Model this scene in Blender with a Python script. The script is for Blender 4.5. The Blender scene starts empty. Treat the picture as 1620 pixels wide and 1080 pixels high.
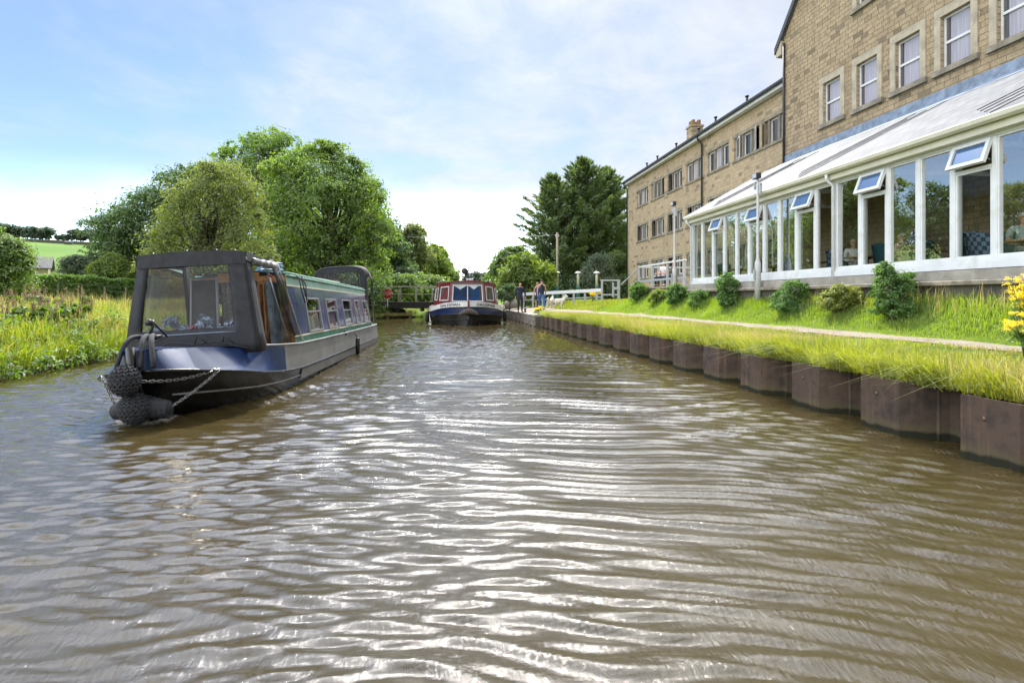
import bpy, bmesh, math, random
import numpy as np
from mathutils import Vector, Matrix
R = math.radians
random.seed(7)
SC = bpy.context.scene
COL = SC.collection

# ------------------------------------------------------------------ helpers
class MB:
    """collects shapes, then links them as ONE mesh object"""
    def __init__(s):
        s.v, s.f, s.m, s.sm = [], [], [], []
        s.mi = 0; s.smooth = False
    def add(s, vs, fs, smooth=None):
        o = len(s.v)
        s.v.extend([tuple(v) for v in vs])
        for f in fs:
            s.f.append([i + o for i in f]); s.m.append(s.mi)
            s.sm.append(s.smooth if smooth is None else smooth)
        return s
    def box(s, c, d, rz=0.0, M=None):
        x, y, z = d[0] / 2, d[1] / 2, d[2] / 2
        vs = [Vector((a * x, b * y, e * z)) for e in (-1, 1) for a, b in ((-1, -1), (1, -1), (1, 1), (-1, 1))]
        if rz: vs = [Matrix.Rotation(rz, 3, 'Z') @ v for v in vs]
        if M is not None: vs = [M @ v for v in vs]
        vs = [v + Vector(c) for v in vs]
        return s.add(vs, [(3, 2, 1, 0), (4, 5, 6, 7), (0, 1, 5, 4), (1, 2, 6, 5), (2, 3, 7, 6), (3, 0, 4, 7)], False)
    def bx(s, x0, x1, y0, y1, z0, z1):
        return s.box(((x0 + x1) / 2, (y0 + y1) / 2, (z0 + z1) / 2), (abs(x1 - x0), abs(y1 - y0), abs(z1 - z0)))
    def quad(s, a, b, c, d): return s.add([a, b, c, d], [(0, 1, 2, 3)])
    def bar(s, p, q, w, h=None, up=(0, 0, 1)):
        h = w if h is None else h
        p, q = Vector(p), Vector(q); t = (q - p).normalized(); u = Vector(up)
        if abs(t.dot(u)) > .95: u = Vector((1, 0, 0))
        a = t.cross(u).normalized(); b = a.cross(t).normalized()
        vs = [e + a * (i * w / 2) + b * (j * h / 2) for e in (p, q) for i, j in ((-1, -1), (1, -1), (1, 1), (-1, 1))]
        return s.add(vs, [(3, 2, 1, 0), (4, 5, 6, 7), (0, 1, 5, 4), (1, 2, 6, 5), (2, 3, 7, 6), (3, 0, 4, 7)], False)
    def tube(s, pts, r, n=8, cap=True):
        P = [Vector(p) for p in pts]; k = len(P)
        rs = list(r) if hasattr(r, '__len__') else [r] * k
        vs = []; a = None
        for i in range(k):
            t = (P[min(i + 1, k - 1)] - P[max(i - 1, 0)]).normalized()
            if a is None:
                u = Vector((0, 0, 1)) if abs(t.z) < .9 else Vector((1, 0, 0))
                a = t.cross(u).normalized()
            else:
                a = (a - t * a.dot(t)).normalized()
            b = t.cross(a)
            vs += [P[i] + (a * math.cos(2 * math.pi * j / n) + b * math.sin(2 * math.pi * j / n)) * rs[i] for j in range(n)]
        fs = [(i * n + j, i * n + (j + 1) % n, (i + 1) * n + (j + 1) % n, (i + 1) * n + j) for i in range(k - 1) for j in range(n)]
        s.add(vs, fs, True)
        if cap:
            o = len(s.v) - len(vs)
            s.f.append([o + j for j in range(n)][::-1]); s.m.append(s.mi); s.sm.append(False)
            s.f.append([o + (k - 1) * n + j for j in range(n)]); s.m.append(s.mi); s.sm.append(False)
        return s
    def lathe(s, prof, c=(0, 0, 0), n=16, axis=None, cap=True):
        c = Vector(c); vs = []
        for r, z in prof:
            for j in range(n):
                v = Vector((r * math.cos(2 * math.pi * j / n), r * math.sin(2 * math.pi * j / n), z))
                vs.append(c + (axis @ v if axis is not None else v))
        k = len(prof)
        fs = [(i * n + j, i * n + (j + 1) % n, (i + 1) * n + (j + 1) % n, (i + 1) * n + j) for i in range(k - 1) for j in range(n)]
        if cap: fs.append(tuple(range(n))[::-1]); fs.append(tuple((k - 1) * n + j for j in range(n)))
        return s.add(vs, fs, True)
    def ball(s, c, r, n=10, m=7):
        r = r if hasattr(r, '__len__') else (r, r, r)
        vs = []; c = Vector(c)
        for i in range(m + 1):
            t = math.pi * i / m
            for j in range(n):
                p = 2 * math.pi * j / n
                vs.append((c.x + r[0] * math.sin(t) * math.cos(p), c.y + r[1] * math.sin(t) * math.sin(p), c.z + r[2] * math.cos(t)))
        fs = [((i + 1) * n + j, (i + 1) * n + (j + 1) % n, i * n + (j + 1) % n, i * n + j) for i in range(m) for j in range(n)]
        return s.add(vs, fs, True)
    def loft(s, rings, closed=False, smooth=True):
        n = len(rings[0]); vs = [p for r in rings for p in r]; fs = []
        for i in range(len(rings) - 1):
            for j in range(n if closed else n - 1):
                fs.append((i * n + j, i * n + (j + 1) % n, (i + 1) * n + (j + 1) % n, (i + 1) * n + j))
        return s.add(vs, fs, smooth)
    def prism(s, poly, ax, a0, a1):
        """poly = list of 2D points; ax = extrusion axis"""
        def P(p, a): return {0: (a, p[0], p[1]), 1: (p[0], a, p[1]), 2: (p[0], p[1], a)}[ax]
        n = len(poly)
        vs = [P(p, a0) for p in poly] + [P(p, a1) for p in poly]
        fs = [tuple(range(n))[::-1], tuple(range(n, 2 * n))] + [(i, (i + 1) % n, n + (i + 1) % n, n + i) for i in range(n)]
        return s.add(vs, fs, False)
    def mesh(s, name, mats):
        me = bpy.data.meshes.new(name)
        me.from_pydata(s.v, [], s.f)
        for m in (mats if isinstance(mats, (list, tuple)) else [mats]): me.materials.append(m)
        me.polygons.foreach_set('material_index', s.m)
        me.polygons.foreach_set('use_smooth', s.sm)
        bm = bmesh.new(); bm.from_mesh(me)
        bmesh.ops.recalc_face_normals(bm, faces=bm.faces)
        bm.to_mesh(me); bm.free()
        me.update()
        return me
    def build(s, name, mats, parent=None, bevel=0.0, loc=None, rz=0.0, subsurf=0):
        return link(name, s.mesh(name, mats), parent, bevel, loc, rz, subsurf)

def link(name, me, parent=None, bevel=0.0, loc=None, rz=0.0, subsurf=0):
    o = bpy.data.objects.new(name, me); COL.objects.link(o)
    if parent is not None: o.parent = parent
    if loc is not None: o.location = loc
    o.rotation_euler.z = rz
    if bevel:
        b = o.modifiers.new('Bevel', 'BEVEL'); b.width = bevel; b.segments = 2; b.limit_method = 'ANGLE'; b.angle_limit = R(40)
    if subsurf:
        b = o.modifiers.new('Sub', 'SUBSURF'); b.levels = subsurf; b.render_levels = subsurf
    return o

def npmesh(name, V, F, mat, k=4, smooth=False, attr=None):
    """fast mesh of equal-sided faces from numpy arrays"""
    me = bpy.data.meshes.new(name)
    me.vertices.add(len(V)); me.vertices.foreach_set('co', np.ascontiguousarray(V, dtype=np.float32).ravel())
    me.loops.add(F.size); me.loops.foreach_set('vertex_index', np.ascontiguousarray(F, dtype=np.int32).ravel())
    me.polygons.add(len(F))
    me.polygons.foreach_set('loop_start', np.arange(0, F.size, F.shape[1], dtype=np.int32))
    me.polygons.foreach_set('loop_total', np.full(len(F), F.shape[1], dtype=np.int32))
    me.polygons.foreach_set('use_smooth', np.full(len(F), smooth))
    me.materials.append(mat)
    me.update(calc_edges=True); me.validate()
    return me

def tag(o, label=None, cat=None, group=None, kind=None):
    if label: o['label'] = label
    if cat: o['category'] = cat
    if group: o['group'] = group
    if kind: o['kind'] = kind
    return o
def thing(name, label, cat, loc=(0, 0, 0), rz=0.0, group=None):
    o = bpy.data.objects.new(name, None); COL.objects.link(o)
    o.empty_display_size = .2
    o.location = loc; o.rotation_euler.z = rz
    return tag(o, label, cat, group)
def copy_tree(o, parent=None):
    c = o.copy(); COL.objects.link(c)
    if parent is not None: c.parent = parent
    for ch in list(o.children): copy_tree(ch, c)
    return c
def cprop(o, label, loc=None, rz=None):
    o['label'] = label
    if loc is not None: o.location = loc
    if rz is not None: o.rotation_euler.z = rz
    return o

# ------------------------------------------------------------------ materials
def nmat(name):
    m = bpy.data.materials.new(name); m.use_nodes = True
    nt = m.node_tree; nt.nodes.clear()
    return m, nt, nt.nodes.new('ShaderNodeOutputMaterial')
def N(nt, t, **kw):
    n = nt.nodes.new(t)
    for k, v in kw.items():
        if k in ('operation', 'blend_type', 'data_type', 'interpolation', 'noise_dimensions', 'wave_type', 'bands_direction', 'musgrave_type', 'feature', 'offset', 'offset_frequency', 'squash', 'squash_frequency', 'attribute_name', 'clamp', 'use_clamp'):
            setattr(n, k, v)
        else:
            n.inputs[k].default_value = v
    return n
def L(nt, a, ao, b, bi): nt.links.new(a.outputs[ao], b.inputs[bi])
def ramp(nt, stops, interp='LINEAR'):
    r = nt.nodes.new('ShaderNodeValToRGB'); cr = r.color_ramp; cr.interpolation = interp
    while len(cr.elements) > 1: cr.elements.remove(cr.elements[-1])
    cr.elements[0].position = stops[0][0]; c = stops[0][1]; cr.elements[0].color = (*c, 1) if len(c) == 3 else c
    for p, c in stops[1:]:
        e = cr.elements.new(p); e.color = (*c, 1) if len(c) == 3 else c
    return r
def mixc(nt, mode='MIX'):
    n = nt.nodes.new('ShaderNodeMix'); n.data_type = 'RGBA'; n.blend_type = mode; n.clamp_factor = True
    return n   # inputs 0 fac, 6 A, 7 B ; output 2

def pm(name, col, rough=.6, var=.12, vs=3.0, bump=0.0, bs=40.0, metallic=0.0, coat=0.0, dirt=None, dirt_amt=.0, dscale=2.0, spec=.5):
    """painted / plain surface with procedural wear"""
    m, nt, out = nmat(name)
    p = nt.nodes.new('ShaderNodeBsdfPrincipled'); L(nt, p, 0, out, 0)
    tc = nt.nodes.new('ShaderNodeTexCoord')
    n1 = N(nt, 'ShaderNodeTexNoise', Scale=vs, Detail=6.0, Roughness=.6); L(nt, tc, 'Object', n1, 'Vector')
    lo = tuple(max(0, c * (1 - var * 1.6)) for c in col); hi = tuple(c * (1 + var) for c in col)
    r = ramp(nt, [(.3, lo), (.7, hi)]); L(nt, n1, 'Fac', r, 'Fac')
    last = r, 0
    if dirt is not None:
        n2 = N(nt, 'ShaderNodeTexNoise', Scale=dscale, Detail=8.0, Roughness=.7, Distortion=.6); L(nt, tc, 'Object', n2, 'Vector')
        rr = ramp(nt, [(.5, (0, 0, 0)), (.72, (1, 1, 1))]); L(nt, n2, 'Fac', rr, 'Fac')
        mm = N(nt, 'ShaderNodeMath', operation='MULTIPLY'); mm.inputs[1].default_value = dirt_amt; L(nt, rr, 0, mm, 0)
        mx = mixc(nt); L(nt, mm, 0, mx, 0); L(nt, r, 0, mx, 6); mx.inputs[7].default_value = (*dirt, 1)
        last = mx, 2
    L(nt, last[0], last[1], p, 'Base Color')
    n3 = N(nt, 'ShaderNodeTexNoise', Scale=vs * 4, Detail=4.0); L(nt, tc, 'Object', n3, 'Vector')
    mr = N(nt, 'ShaderNodeMapRange'); mr.inputs[3].default_value = max(.02, rough * .75); mr.inputs[4].default_value = min(1, rough * 1.25)
    L(nt, n3, 'Fac', mr, 0); L(nt, mr, 0, p, 'Roughness')
    p.inputs['Metallic'].default_value = metallic; p.inputs['Coat Weight'].default_value = coat
    p.inputs['Coat Roughness'].default_value = .12
    p.inputs['Specular IOR Level'].default_value = spec
    if bump:
        n4 = N(nt, 'ShaderNodeTexNoise', Scale=bs, Detail=5.0, Roughness=.6); L(nt, tc, 'Object', n4, 'Vector')
        b = N(nt, 'ShaderNodeBump', Strength=bump, Distance=.02); L(nt, n4, 'Fac', b, 'Height'); L(nt, b, 0, p, 'Normal')
    return m

def leafmat(name, dark, light, trans=.45, rough=.55, ns=.35, gloss=.06):
    """leaf / blade: colour varies leaf by leaf and in big soft patches; light also comes through"""
    m, nt, out = nmat(name)
    ge = nt.nodes.new('ShaderNodeNewGeometry'); tc = nt.nodes.new('ShaderNodeTexCoord')
    n1 = N(nt, 'ShaderNodeTexNoise', Scale=ns, Detail=3.0, Roughness=.6); L(nt, tc, 'Object', n1, 'Vector')
    a = N(nt, 'ShaderNodeMath', operation='MULTIPLY_ADD'); L(nt, ge, 'Random Per Island', a, 0); a.inputs[1].default_value = .34; a.inputs[2].default_value = -.17
    b = N(nt, 'ShaderNodeMath', operation='ADD'); L(nt, a, 0, b, 0); L(nt, n1, 'Fac', b, 1)
    mid = tuple((x + y) / 2 for x, y in zip(dark, light))
    r = ramp(nt, [(.2, dark), (.5, mid), (.82, light)]); L(nt, b, 0, r, 'Fac')
    d = nt.nodes.new('ShaderNodeBsdfDiffuse'); L(nt, r, 0, d, 0)
    t = nt.nodes.new('ShaderNodeBsdfTranslucent')
    hs = N(nt, 'ShaderNodeHueSaturation', Hue=.485, Saturation=1.12, Value=1.95); L(nt, r, 0, hs, 'Color'); L(nt, hs, 0, t, 0)
    mx = nt.nodes.new('ShaderNodeMixShader'); mx.inputs[0].default_value = trans; L(nt, d, 0, mx, 1); L(nt, t, 0, mx, 2)
    g = N(nt, 'ShaderNodeBsdfGlossy', Roughness=rough); g.inputs[0].default_value = (.9, .95, .9, 1)
    m2 = nt.nodes.new('ShaderNodeMixShader'); m2.inputs[0].default_value = gloss; L(nt, mx, 0, m2, 1); L(nt, g, 0, m2, 2)
    L(nt, m2, 0, out, 0)
    return m

def glassmat(name, tint=(.93, .97, .95), rough=0.0, ior=1.5, haze=None, kf=.7):
    """thin clear pane: see-through, mirror-like by Fresnel"""
    m, nt, out = nmat(name)
    t = nt.nodes.new('ShaderNodeBsdfTransparent'); t.inputs[0].default_value = (*tint, 1)
    g = N(nt, 'ShaderNodeBsdfGlossy', Roughness=rough)
    f = N(nt, 'ShaderNodeFresnel', IOR=ior)
    k = N(nt, 'ShaderNodeMath', operation='MULTIPLY', use_clamp=True); L(nt, f, 0, k, 0); k.inputs[1].default_value = kf
    mx = nt.nodes.new('ShaderNodeMixShader'); L(nt, k, 0, mx, 0); L(nt, t, 0, mx, 1); L(nt, g, 0, mx, 2)
    if haze is None: L(nt, mx, 0, out, 0)
    else:
        d = nt.nodes.new('ShaderNodeBsdfDiffuse'); d.inputs[0].default_value = (.6, .62, .63, 1)
        m2 = nt.nodes.new('ShaderNodeMixShader'); m2.inputs[0].default_value = haze; L(nt, mx, 0, m2, 1); L(nt, d, 0, m2, 2); L(nt, m2, 0, out, 0)
    return m

def stonemat(name, axis_u, base, dark, light, mortar, bw=.52, rh=.19, bump=.9):
    """coursed stone; axis_u = 0 or 1, the horizontal axis that runs along the wall"""
    m, nt, out = nmat(name)
    p = nt.nodes.new('ShaderNodeBsdfPrincipled'); L(nt, p, 0, out, 0); p.inputs['Roughness'].default_value = .9
    p.inputs['Specular IOR Level'].default_value = .2
    tc = nt.nodes.new('ShaderNodeTexCoord'); sp = nt.nodes.new('ShaderNodeSeparateXYZ'); L(nt, tc, 'Object', sp, 0)
    cb = nt.nodes.new('ShaderNodeCombineXYZ'); L(nt, sp, axis_u, cb, 0); L(nt, sp, 2, cb, 1)
    wn = N(nt, 'ShaderNodeTexNoise', Scale=1.6, Detail=2.0); L(nt, cb, 0, wn, 'Vector')
    wo = N(nt, 'ShaderNodeVectorMath', operation='MULTIPLY_ADD'); L(nt, wn, 'Color', wo, 0); wo.inputs[1].default_value = (.05, .03, 0); L(nt, cb, 0, wo, 2)
    br = N(nt, 'ShaderNodeTexBrick', offset=.43, offset_frequency=2, squash=.68, squash_frequency=3)
    br.inputs['Scale'].default_value = 1.0; br.inputs['Mortar Size'].default_value = .009; br.inputs['Mortar Smooth'].default_value = .35
    br.inputs['Bias'].default_value = 0.0; br.inputs['Brick Width'].default_value = bw; br.inputs['Row Height'].default_value = rh
    br.inputs['Color1'].default_value = (0, 0, 0, 1); br.inputs['Color2'].default_value = (1, 1, 1, 1); br.inputs['Mortar'].default_value = (.5, .5, .5, 1)
    L(nt, wo, 0, br, 'Vector')
    r = ramp(nt, [(0.0, dark), (.12, base), (.45, tuple((a + b) / 2 for a, b in zip(base, light))), (.7, base), (.92, light), (1.0, tuple(c * .75 for c in base))])
    L(nt, br, 'Color', r, 'Fac')
    n1 = N(nt, 'ShaderNodeTexNoise', Scale=7.0, Detail=8.0, Roughness=.68); L(nt, tc, 'Object', n1, 'Vector')
    r1 = ramp(nt, [(.25, (.55, .55, .55)), (.5, (.95, .95, .95)), (.75, (1.2, 1.2, 1.2))]); L(nt, n1, 'Fac', r1, 'Fac')
    mu = mixc(nt, 'MULTIPLY'); mu.inputs[0].default_value = .85; L(nt, r, 0, mu, 6); L(nt, r1, 0, mu, 7)
    n2 = N(nt, 'ShaderNodeTexNoise', Scale=.55, Detail=6.0, Roughness=.7); L(nt, tc, 'Object', n2, 'Vector')
    r2 = ramp(nt, [(.50, (0, 0, 0)), (.72, (1, 1, 1))]); L(nt, n2, 'Fac', r2, 'Fac')
    stm = nt.nodes.new('ShaderNodeMapping'); stm.inputs['Scale'].default_value = (1.7, 1.7, .22); L(nt, tc, 'Object', stm, 0); sn_ = N(nt, 'ShaderNodeTexNoise', Scale=1.0, Detail=5.0, Roughness=.65); L(nt, stm, 0, sn_, 'Vector'); sr_ = ramp(nt, [(.52, (0, 0, 0)), (.74, (.9, .9, .9))]); L(nt, sn_, 'Fac', sr_, 'Fac')
    sm_ = N(nt, 'ShaderNodeMath', operation='MAXIMUM'); L(nt, r2, 0, sm_, 0); L(nt, sr_, 0, sm_, 1)
    k = N(nt, 'ShaderNodeMath', operation='MULTIPLY'); L(nt, sm_, 0, k, 0); k.inputs[1].default_value = .60
    m1 = mixc(nt); L(nt, k, 0, m1, 0); L(nt, mu, 2, m1, 6); m1.inputs[7].default_value = (dark[0] * .9, dark[1] * .9, dark[2] * .95, 1)
    m2 = mixc(nt); L(nt, br, 'Fac', m2, 0); L(nt, m1, 2, m2, 6); m2.inputs[7].default_value = (*mortar, 1)
    L(nt, m2, 2, p, 'Base Color')
    n3 = N(nt, 'ShaderNodeTexNoise', Scale=16.0, Detail=6.0, Roughness=.7); L(nt, tc, 'Object', n3, 'Vector')
    inv = N(nt, 'ShaderNodeMath', operation='MULTIPLY_ADD'); L(nt, br, 'Fac', inv, 0); inv.inputs[1].default_value = -1.2; L(nt, n3, 'Fac', inv, 2)
    a2 = N(nt, 'ShaderNodeMath', operation='MULTIPLY_ADD'); L(nt, br, 'Color', a2, 0); a2.inputs[1].default_value = .5; L(nt, inv, 0, a2, 2)
    b = N(nt, 'ShaderNodeBump', Strength=bump, Distance=.03); L(nt, a2, 0, b, 'Height'); L(nt, b, 0, p, 'Normal')
    return m

M = {}
M['white'] = pm('white_paint', (.62, .64, .65), .4, .06, 2, dirt=(.36, .36, .31), dirt_amt=.5)
M['cream'] = pm('cream_paint', (.60, .58, .48), .4, .06, 2, dirt=(.35, .34, .2), dirt_amt=.45, dscale=1.2)
M['greymetal'] = pm('galvanised_grey', (.42, .44, .47), .45, .1, 4, metallic=.3)
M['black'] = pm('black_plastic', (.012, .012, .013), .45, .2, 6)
M['blackiron'] = pm('black_iron', (.02, .02, .022), .5, .3, 6)
M['steel'] = pm('bare_steel', (.30, .30, .30), .35, .15, 10, metallic=.9)
M['alu'] = pm('window_aluminium', (.62, .63, .65), .3, .08, 8, metallic=.6)
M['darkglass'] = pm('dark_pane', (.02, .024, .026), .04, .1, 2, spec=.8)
M['glass'] = glassmat('clear_glass', kf=.5)
M['pvc'] = glassmat('clear_pvc', (.66, .68, .70), .05, 1.45, .012, .4)
M['wood'] = pm('varnished_wood', (.33, .15, .045), .4, .3, 6, coat=.3)
M['oldwood'] = pm('weathered_wood', (.20, .175, .14), .85, .25, 5, bump=.4, bs=20)
M['concrete'] = pm('concrete', (.30, .28, .24), .9, .2, 2, bump=.5, bs=25, dirt=(.09, .085, .07), dirt_amt=.6, dscale=1.2)
M['darkstone'] = pm('dark_damp_stone', (.085, .078, .065), .95, .3, 3, bump=.8, bs=12, dirt=(.03, .032, .025), dirt_amt=.6)
M['lead'] = pm('lead_flashing', (.20, .25, .33), .6, .25, 5, bump=.6, bs=8, metallic=.2)
M['slate_dark'] = pm('dark_slate', (.05, .05, .055), .6, .25, 4, bump=.4, bs=12)
# ------------------------------------------------------------------ camera, sky, sun
CAMZ = 1.45
cam = bpy.data.cameras.new('camera'); co = bpy.data.objects.new('camera', cam); COL.objects.link(co)
co.location = (0, 0, CAMZ); YAW = math.atan(106 / 900)
co.rotation_euler = (R(90), 0, -YAW)
cam.sensor_width = 36; cam.lens = 36 * 900 / 1620; cam.shift_y = -68 / 1620
cam.clip_start = .05; cam.clip_end = 5000
SC.camera = co
SUN_EL, SUN_AZ = R(50), R(2)      # azimuth from +Y towards +X
sd = bpy.data.lights.new('sun', 'SUN'); sd.energy = 3.0; sd.angle = R(.53); sd.color = (1, .94, .85)
so = bpy.data.objects.new('sun', sd); COL.objects.link(so)
sdir = Vector((math.sin(SUN_AZ) * math.cos(SUN_EL), math.cos(SUN_AZ) * math.cos(SUN_EL), math.sin(SUN_EL)))
so.rotation_euler = sdir.to_track_quat('Z', 'Y').to_euler(); so.location = (0, 20, 40)

w = bpy.data.worlds.new('World'); SC.world = w; w.use_nodes = True
nt = w.node_tree; nt.nodes.clear()
wo = nt.nodes.new('ShaderNodeOutputWorld'); bg = nt.nodes.new('ShaderNodeBackground'); L(nt, bg, 0, wo, 0)
bg.inputs['Strength'].default_value = .056
sky = nt.nodes.new('ShaderNodeTexSky'); sky.sky_type = 'NISHITA'; sky.sun_disc = False
sky.sun_elevation = SUN_EL; sky.sun_rotation = SUN_AZ; sky.air_density = 1.0; sky.dust_density = .25; sky.ozone_density = 3.0; sky.altitude = 0
tc = nt.nodes.new('ShaderNodeTexCoord')
sp = nt.nodes.new('ShaderNodeSeparateXYZ'); L(nt, tc, 'Generated', sp, 0)
# clouds lie on a high flat layer: direction / (height + small)
zz = N(nt, 'ShaderNodeMath', operation='MAXIMUM'); L(nt, sp, 2, zz, 0); zz.inputs[1].default_value = 0.0
za = N(nt, 'ShaderNodeMath', operation='ADD'); L(nt, zz, 0, za, 0); za.inputs[1].default_value = .16
px = N(nt, 'ShaderNodeMath', operation='DIVIDE'); L(nt, sp, 0, px, 0); L(nt, za, 0, px, 1)
py = N(nt, 'ShaderNodeMath', operation='DIVIDE'); L(nt, sp, 1, py, 0); L(nt, za, 0, py, 1)
cb = nt.nodes.new('ShaderNodeCombineXYZ'); L(nt, px, 0, cb, 0); L(nt, py, 0, cb, 1)
n1 = N(nt, 'ShaderNodeTexNoise', Scale=.95, Detail=9.0, Roughness=.58, Distortion=.7); L(nt, cb, 0, n1, 'Vector')
n2 = N(nt, 'ShaderNodeTexNoise', Scale=3.2, Detail=8.0, Roughness=.62, Distortion=.5); L(nt, cb, 0, n2, 'Vector')
# more cloud towards +X / the sun, thinner high on the left
dx = N(nt, 'ShaderNodeMath', operation='MULTIPLY_ADD'); L(nt, sp, 0, dx, 0); dx.inputs[1].default_value = .42; dx.inputs[2].default_value = .17
dz = N(nt, 'ShaderNodeMath', operation='MULTIPLY_ADD'); L(nt, sp, 2, dz, 0); dz.inputs[1].default_value = -.30; L(nt, dx, 0, dz, 2)
dm = N(nt, 'ShaderNodeMath', operation='MAXIMUM'); L(nt, dz, 0, dm, 0); dm.inputs[1].default_value = -.12
s1 = N(nt, 'ShaderNodeMath', operation='MULTIPLY_ADD'); L(nt, n2, 'Fac', s1, 0); s1.inputs[1].default_value = .35; L(nt, n1, 'Fac', s1, 2)
s2 = N(nt, 'ShaderNodeMath', operation='ADD'); L(nt, s1, 0, s2, 0); L(nt, dm, 0, s2, 1)
hc = N(nt, 'ShaderNodeMapRange'); L(nt, sp, 2, hc, 0); hc.inputs[1].default_value = .47; hc.inputs[2].default_value = .66; hc.inputs[3].default_value = 0.0; hc.inputs[4].default_value = .26; hc.interpolation_type = 'SMOOTHSTEP'
s3 = N(nt, 'ShaderNodeMath', operation='ADD'); L(nt, s2, 0, s3, 0); L(nt, hc, 0, s3, 1); s2 = s3
bd = N(nt, 'ShaderNodeVectorMath', operation='DOT_PRODUCT'); L(nt, tc, 'Generated', bd, 0); bd.inputs[1].default_value = (-.82, -.57, 0)
bc = N(nt, 'ShaderNodeMapRange'); L(nt, bd, 'Value', bc, 0); bc.inputs[1].default_value = .28; bc.inputs[2].default_value = .75; bc.inputs[3].default_value = 0.0; bc.inputs[4].default_value = .5; bc.interpolation_type = 'SMOOTHSTEP'  # unseen cloud added behind-left so the fill is whiter
s4 = N(nt, 'ShaderNodeMath', operation='ADD'); L(nt, s2, 0, s4, 0); L(nt, bc, 0, s4, 1); s2 = s4
rc = ramp(nt, [(.48, (.10, .10, .10)), (.68, (.36, .36, .36)), (.86, (.74, .74, .74)), (1.0, (.95, .95, .95))]); L(nt, s2, 0, rc, 'Fac')
# glow of thin cloud around the sun
vn = N(nt, 'ShaderNodeVectorMath', operation='DOT_PRODUCT'); L(nt, tc, 'Generated', vn, 0); vn.inputs[1].default_value = sdir
pw = N(nt, 'ShaderNodeMath', operation='POWER', use_clamp=True); L(nt, vn, 'Value', pw, 0); pw.inputs[1].default_value = 14.0
gl = N(nt, 'ShaderNodeMath', operation='MULTIPLY_ADD'); L(nt, pw, 0, gl, 0); gl.inputs[1].default_value = 3.0; gl.inputs[2].default_value = 5.7
cc = N(nt, 'ShaderNodeVectorMath', operation='SCALE'); cc.inputs[0].default_value = (.97, .985, 1.0); nv_ = N(nt, 'ShaderNodeMapRange'); L(nt, n2, 'Fac', nv_, 0); nv_.inputs[1].default_value = .3; nv_.inputs[2].default_value = .7; nv_.inputs[3].default_value = .92; nv_.inputs[4].default_value = 1.10
gm = N(nt, 'ShaderNodeMath', operation='MULTIPLY'); L(nt, gl, 0, gm, 0); L(nt, nv_, 0, gm, 1); L(nt, gm, 0, cc, 'Scale')
mx = mixc(nt); L(nt, rc, 0, mx, 0); sg = N(nt, 'ShaderNodeVectorMath', operation='MULTIPLY'); L(nt, sky, 0, sg, 0); sg.inputs[1].default_value = (.96, 1.02, 1.12); L(nt, sg, 0, mx, 6); L(nt, cc, 0, mx, 7)
# unseen sky behind-left is brightened, added fill for facade and trees; low sky under the sun is bright haze
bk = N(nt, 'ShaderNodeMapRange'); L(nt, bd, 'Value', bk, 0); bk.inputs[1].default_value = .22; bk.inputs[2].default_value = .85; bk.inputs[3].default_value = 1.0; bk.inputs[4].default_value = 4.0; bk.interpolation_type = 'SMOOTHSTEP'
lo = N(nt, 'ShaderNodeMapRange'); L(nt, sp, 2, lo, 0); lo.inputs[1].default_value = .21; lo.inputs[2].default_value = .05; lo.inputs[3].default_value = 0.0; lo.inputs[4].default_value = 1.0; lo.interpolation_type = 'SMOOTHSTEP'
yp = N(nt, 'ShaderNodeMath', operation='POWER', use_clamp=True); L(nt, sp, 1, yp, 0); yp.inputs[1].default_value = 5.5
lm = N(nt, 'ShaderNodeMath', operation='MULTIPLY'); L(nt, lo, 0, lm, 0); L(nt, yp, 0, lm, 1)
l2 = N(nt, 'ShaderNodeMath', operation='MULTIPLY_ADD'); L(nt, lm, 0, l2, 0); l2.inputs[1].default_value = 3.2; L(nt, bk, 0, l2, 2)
hi = N(nt, 'ShaderNodeMapRange'); L(nt, sp, 2, hi, 0); hi.inputs[1].default_value = .47; hi.inputs[2].default_value = .66; hi.inputs[3].default_value = 0.0; hi.inputs[4].default_value = 5.0; hi.interpolation_type = 'SMOOTHSTEP'  # unseen high sky brightened so the waves reflect more white
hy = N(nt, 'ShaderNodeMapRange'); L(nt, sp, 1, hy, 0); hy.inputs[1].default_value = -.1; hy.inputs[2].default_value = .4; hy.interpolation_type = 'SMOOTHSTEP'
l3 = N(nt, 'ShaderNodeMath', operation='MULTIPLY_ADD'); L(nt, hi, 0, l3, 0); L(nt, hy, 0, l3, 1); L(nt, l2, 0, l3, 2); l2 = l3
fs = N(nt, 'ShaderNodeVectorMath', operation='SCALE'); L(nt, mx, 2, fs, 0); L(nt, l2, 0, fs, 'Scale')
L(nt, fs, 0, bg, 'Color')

SC.render.engine = 'CYCLES'
cy = SC.cycles
cy.max_bounces = 7; cy.diffuse_bounces = 3; cy.glossy_bounces = 3; cy.transmission_bounces = 3; cy.transparent_max_bounces = 10
cy.sample_clamp_indirect = 4.0; cy.sample_clamp_direct = 30.0; cy.use_denoising = True; cy.caustics_reflective = False; cy.caustics_refractive = False
try: cy.denoiser = 'OPENIMAGEDENOISE'
except Exception: pass
SC.view_settings.view_transform = 'Standard'; SC.view_settings.look = 'None'
SC.view_settings.exposure = 1.5; SC.view_settings.gamma = 1.0

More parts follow.
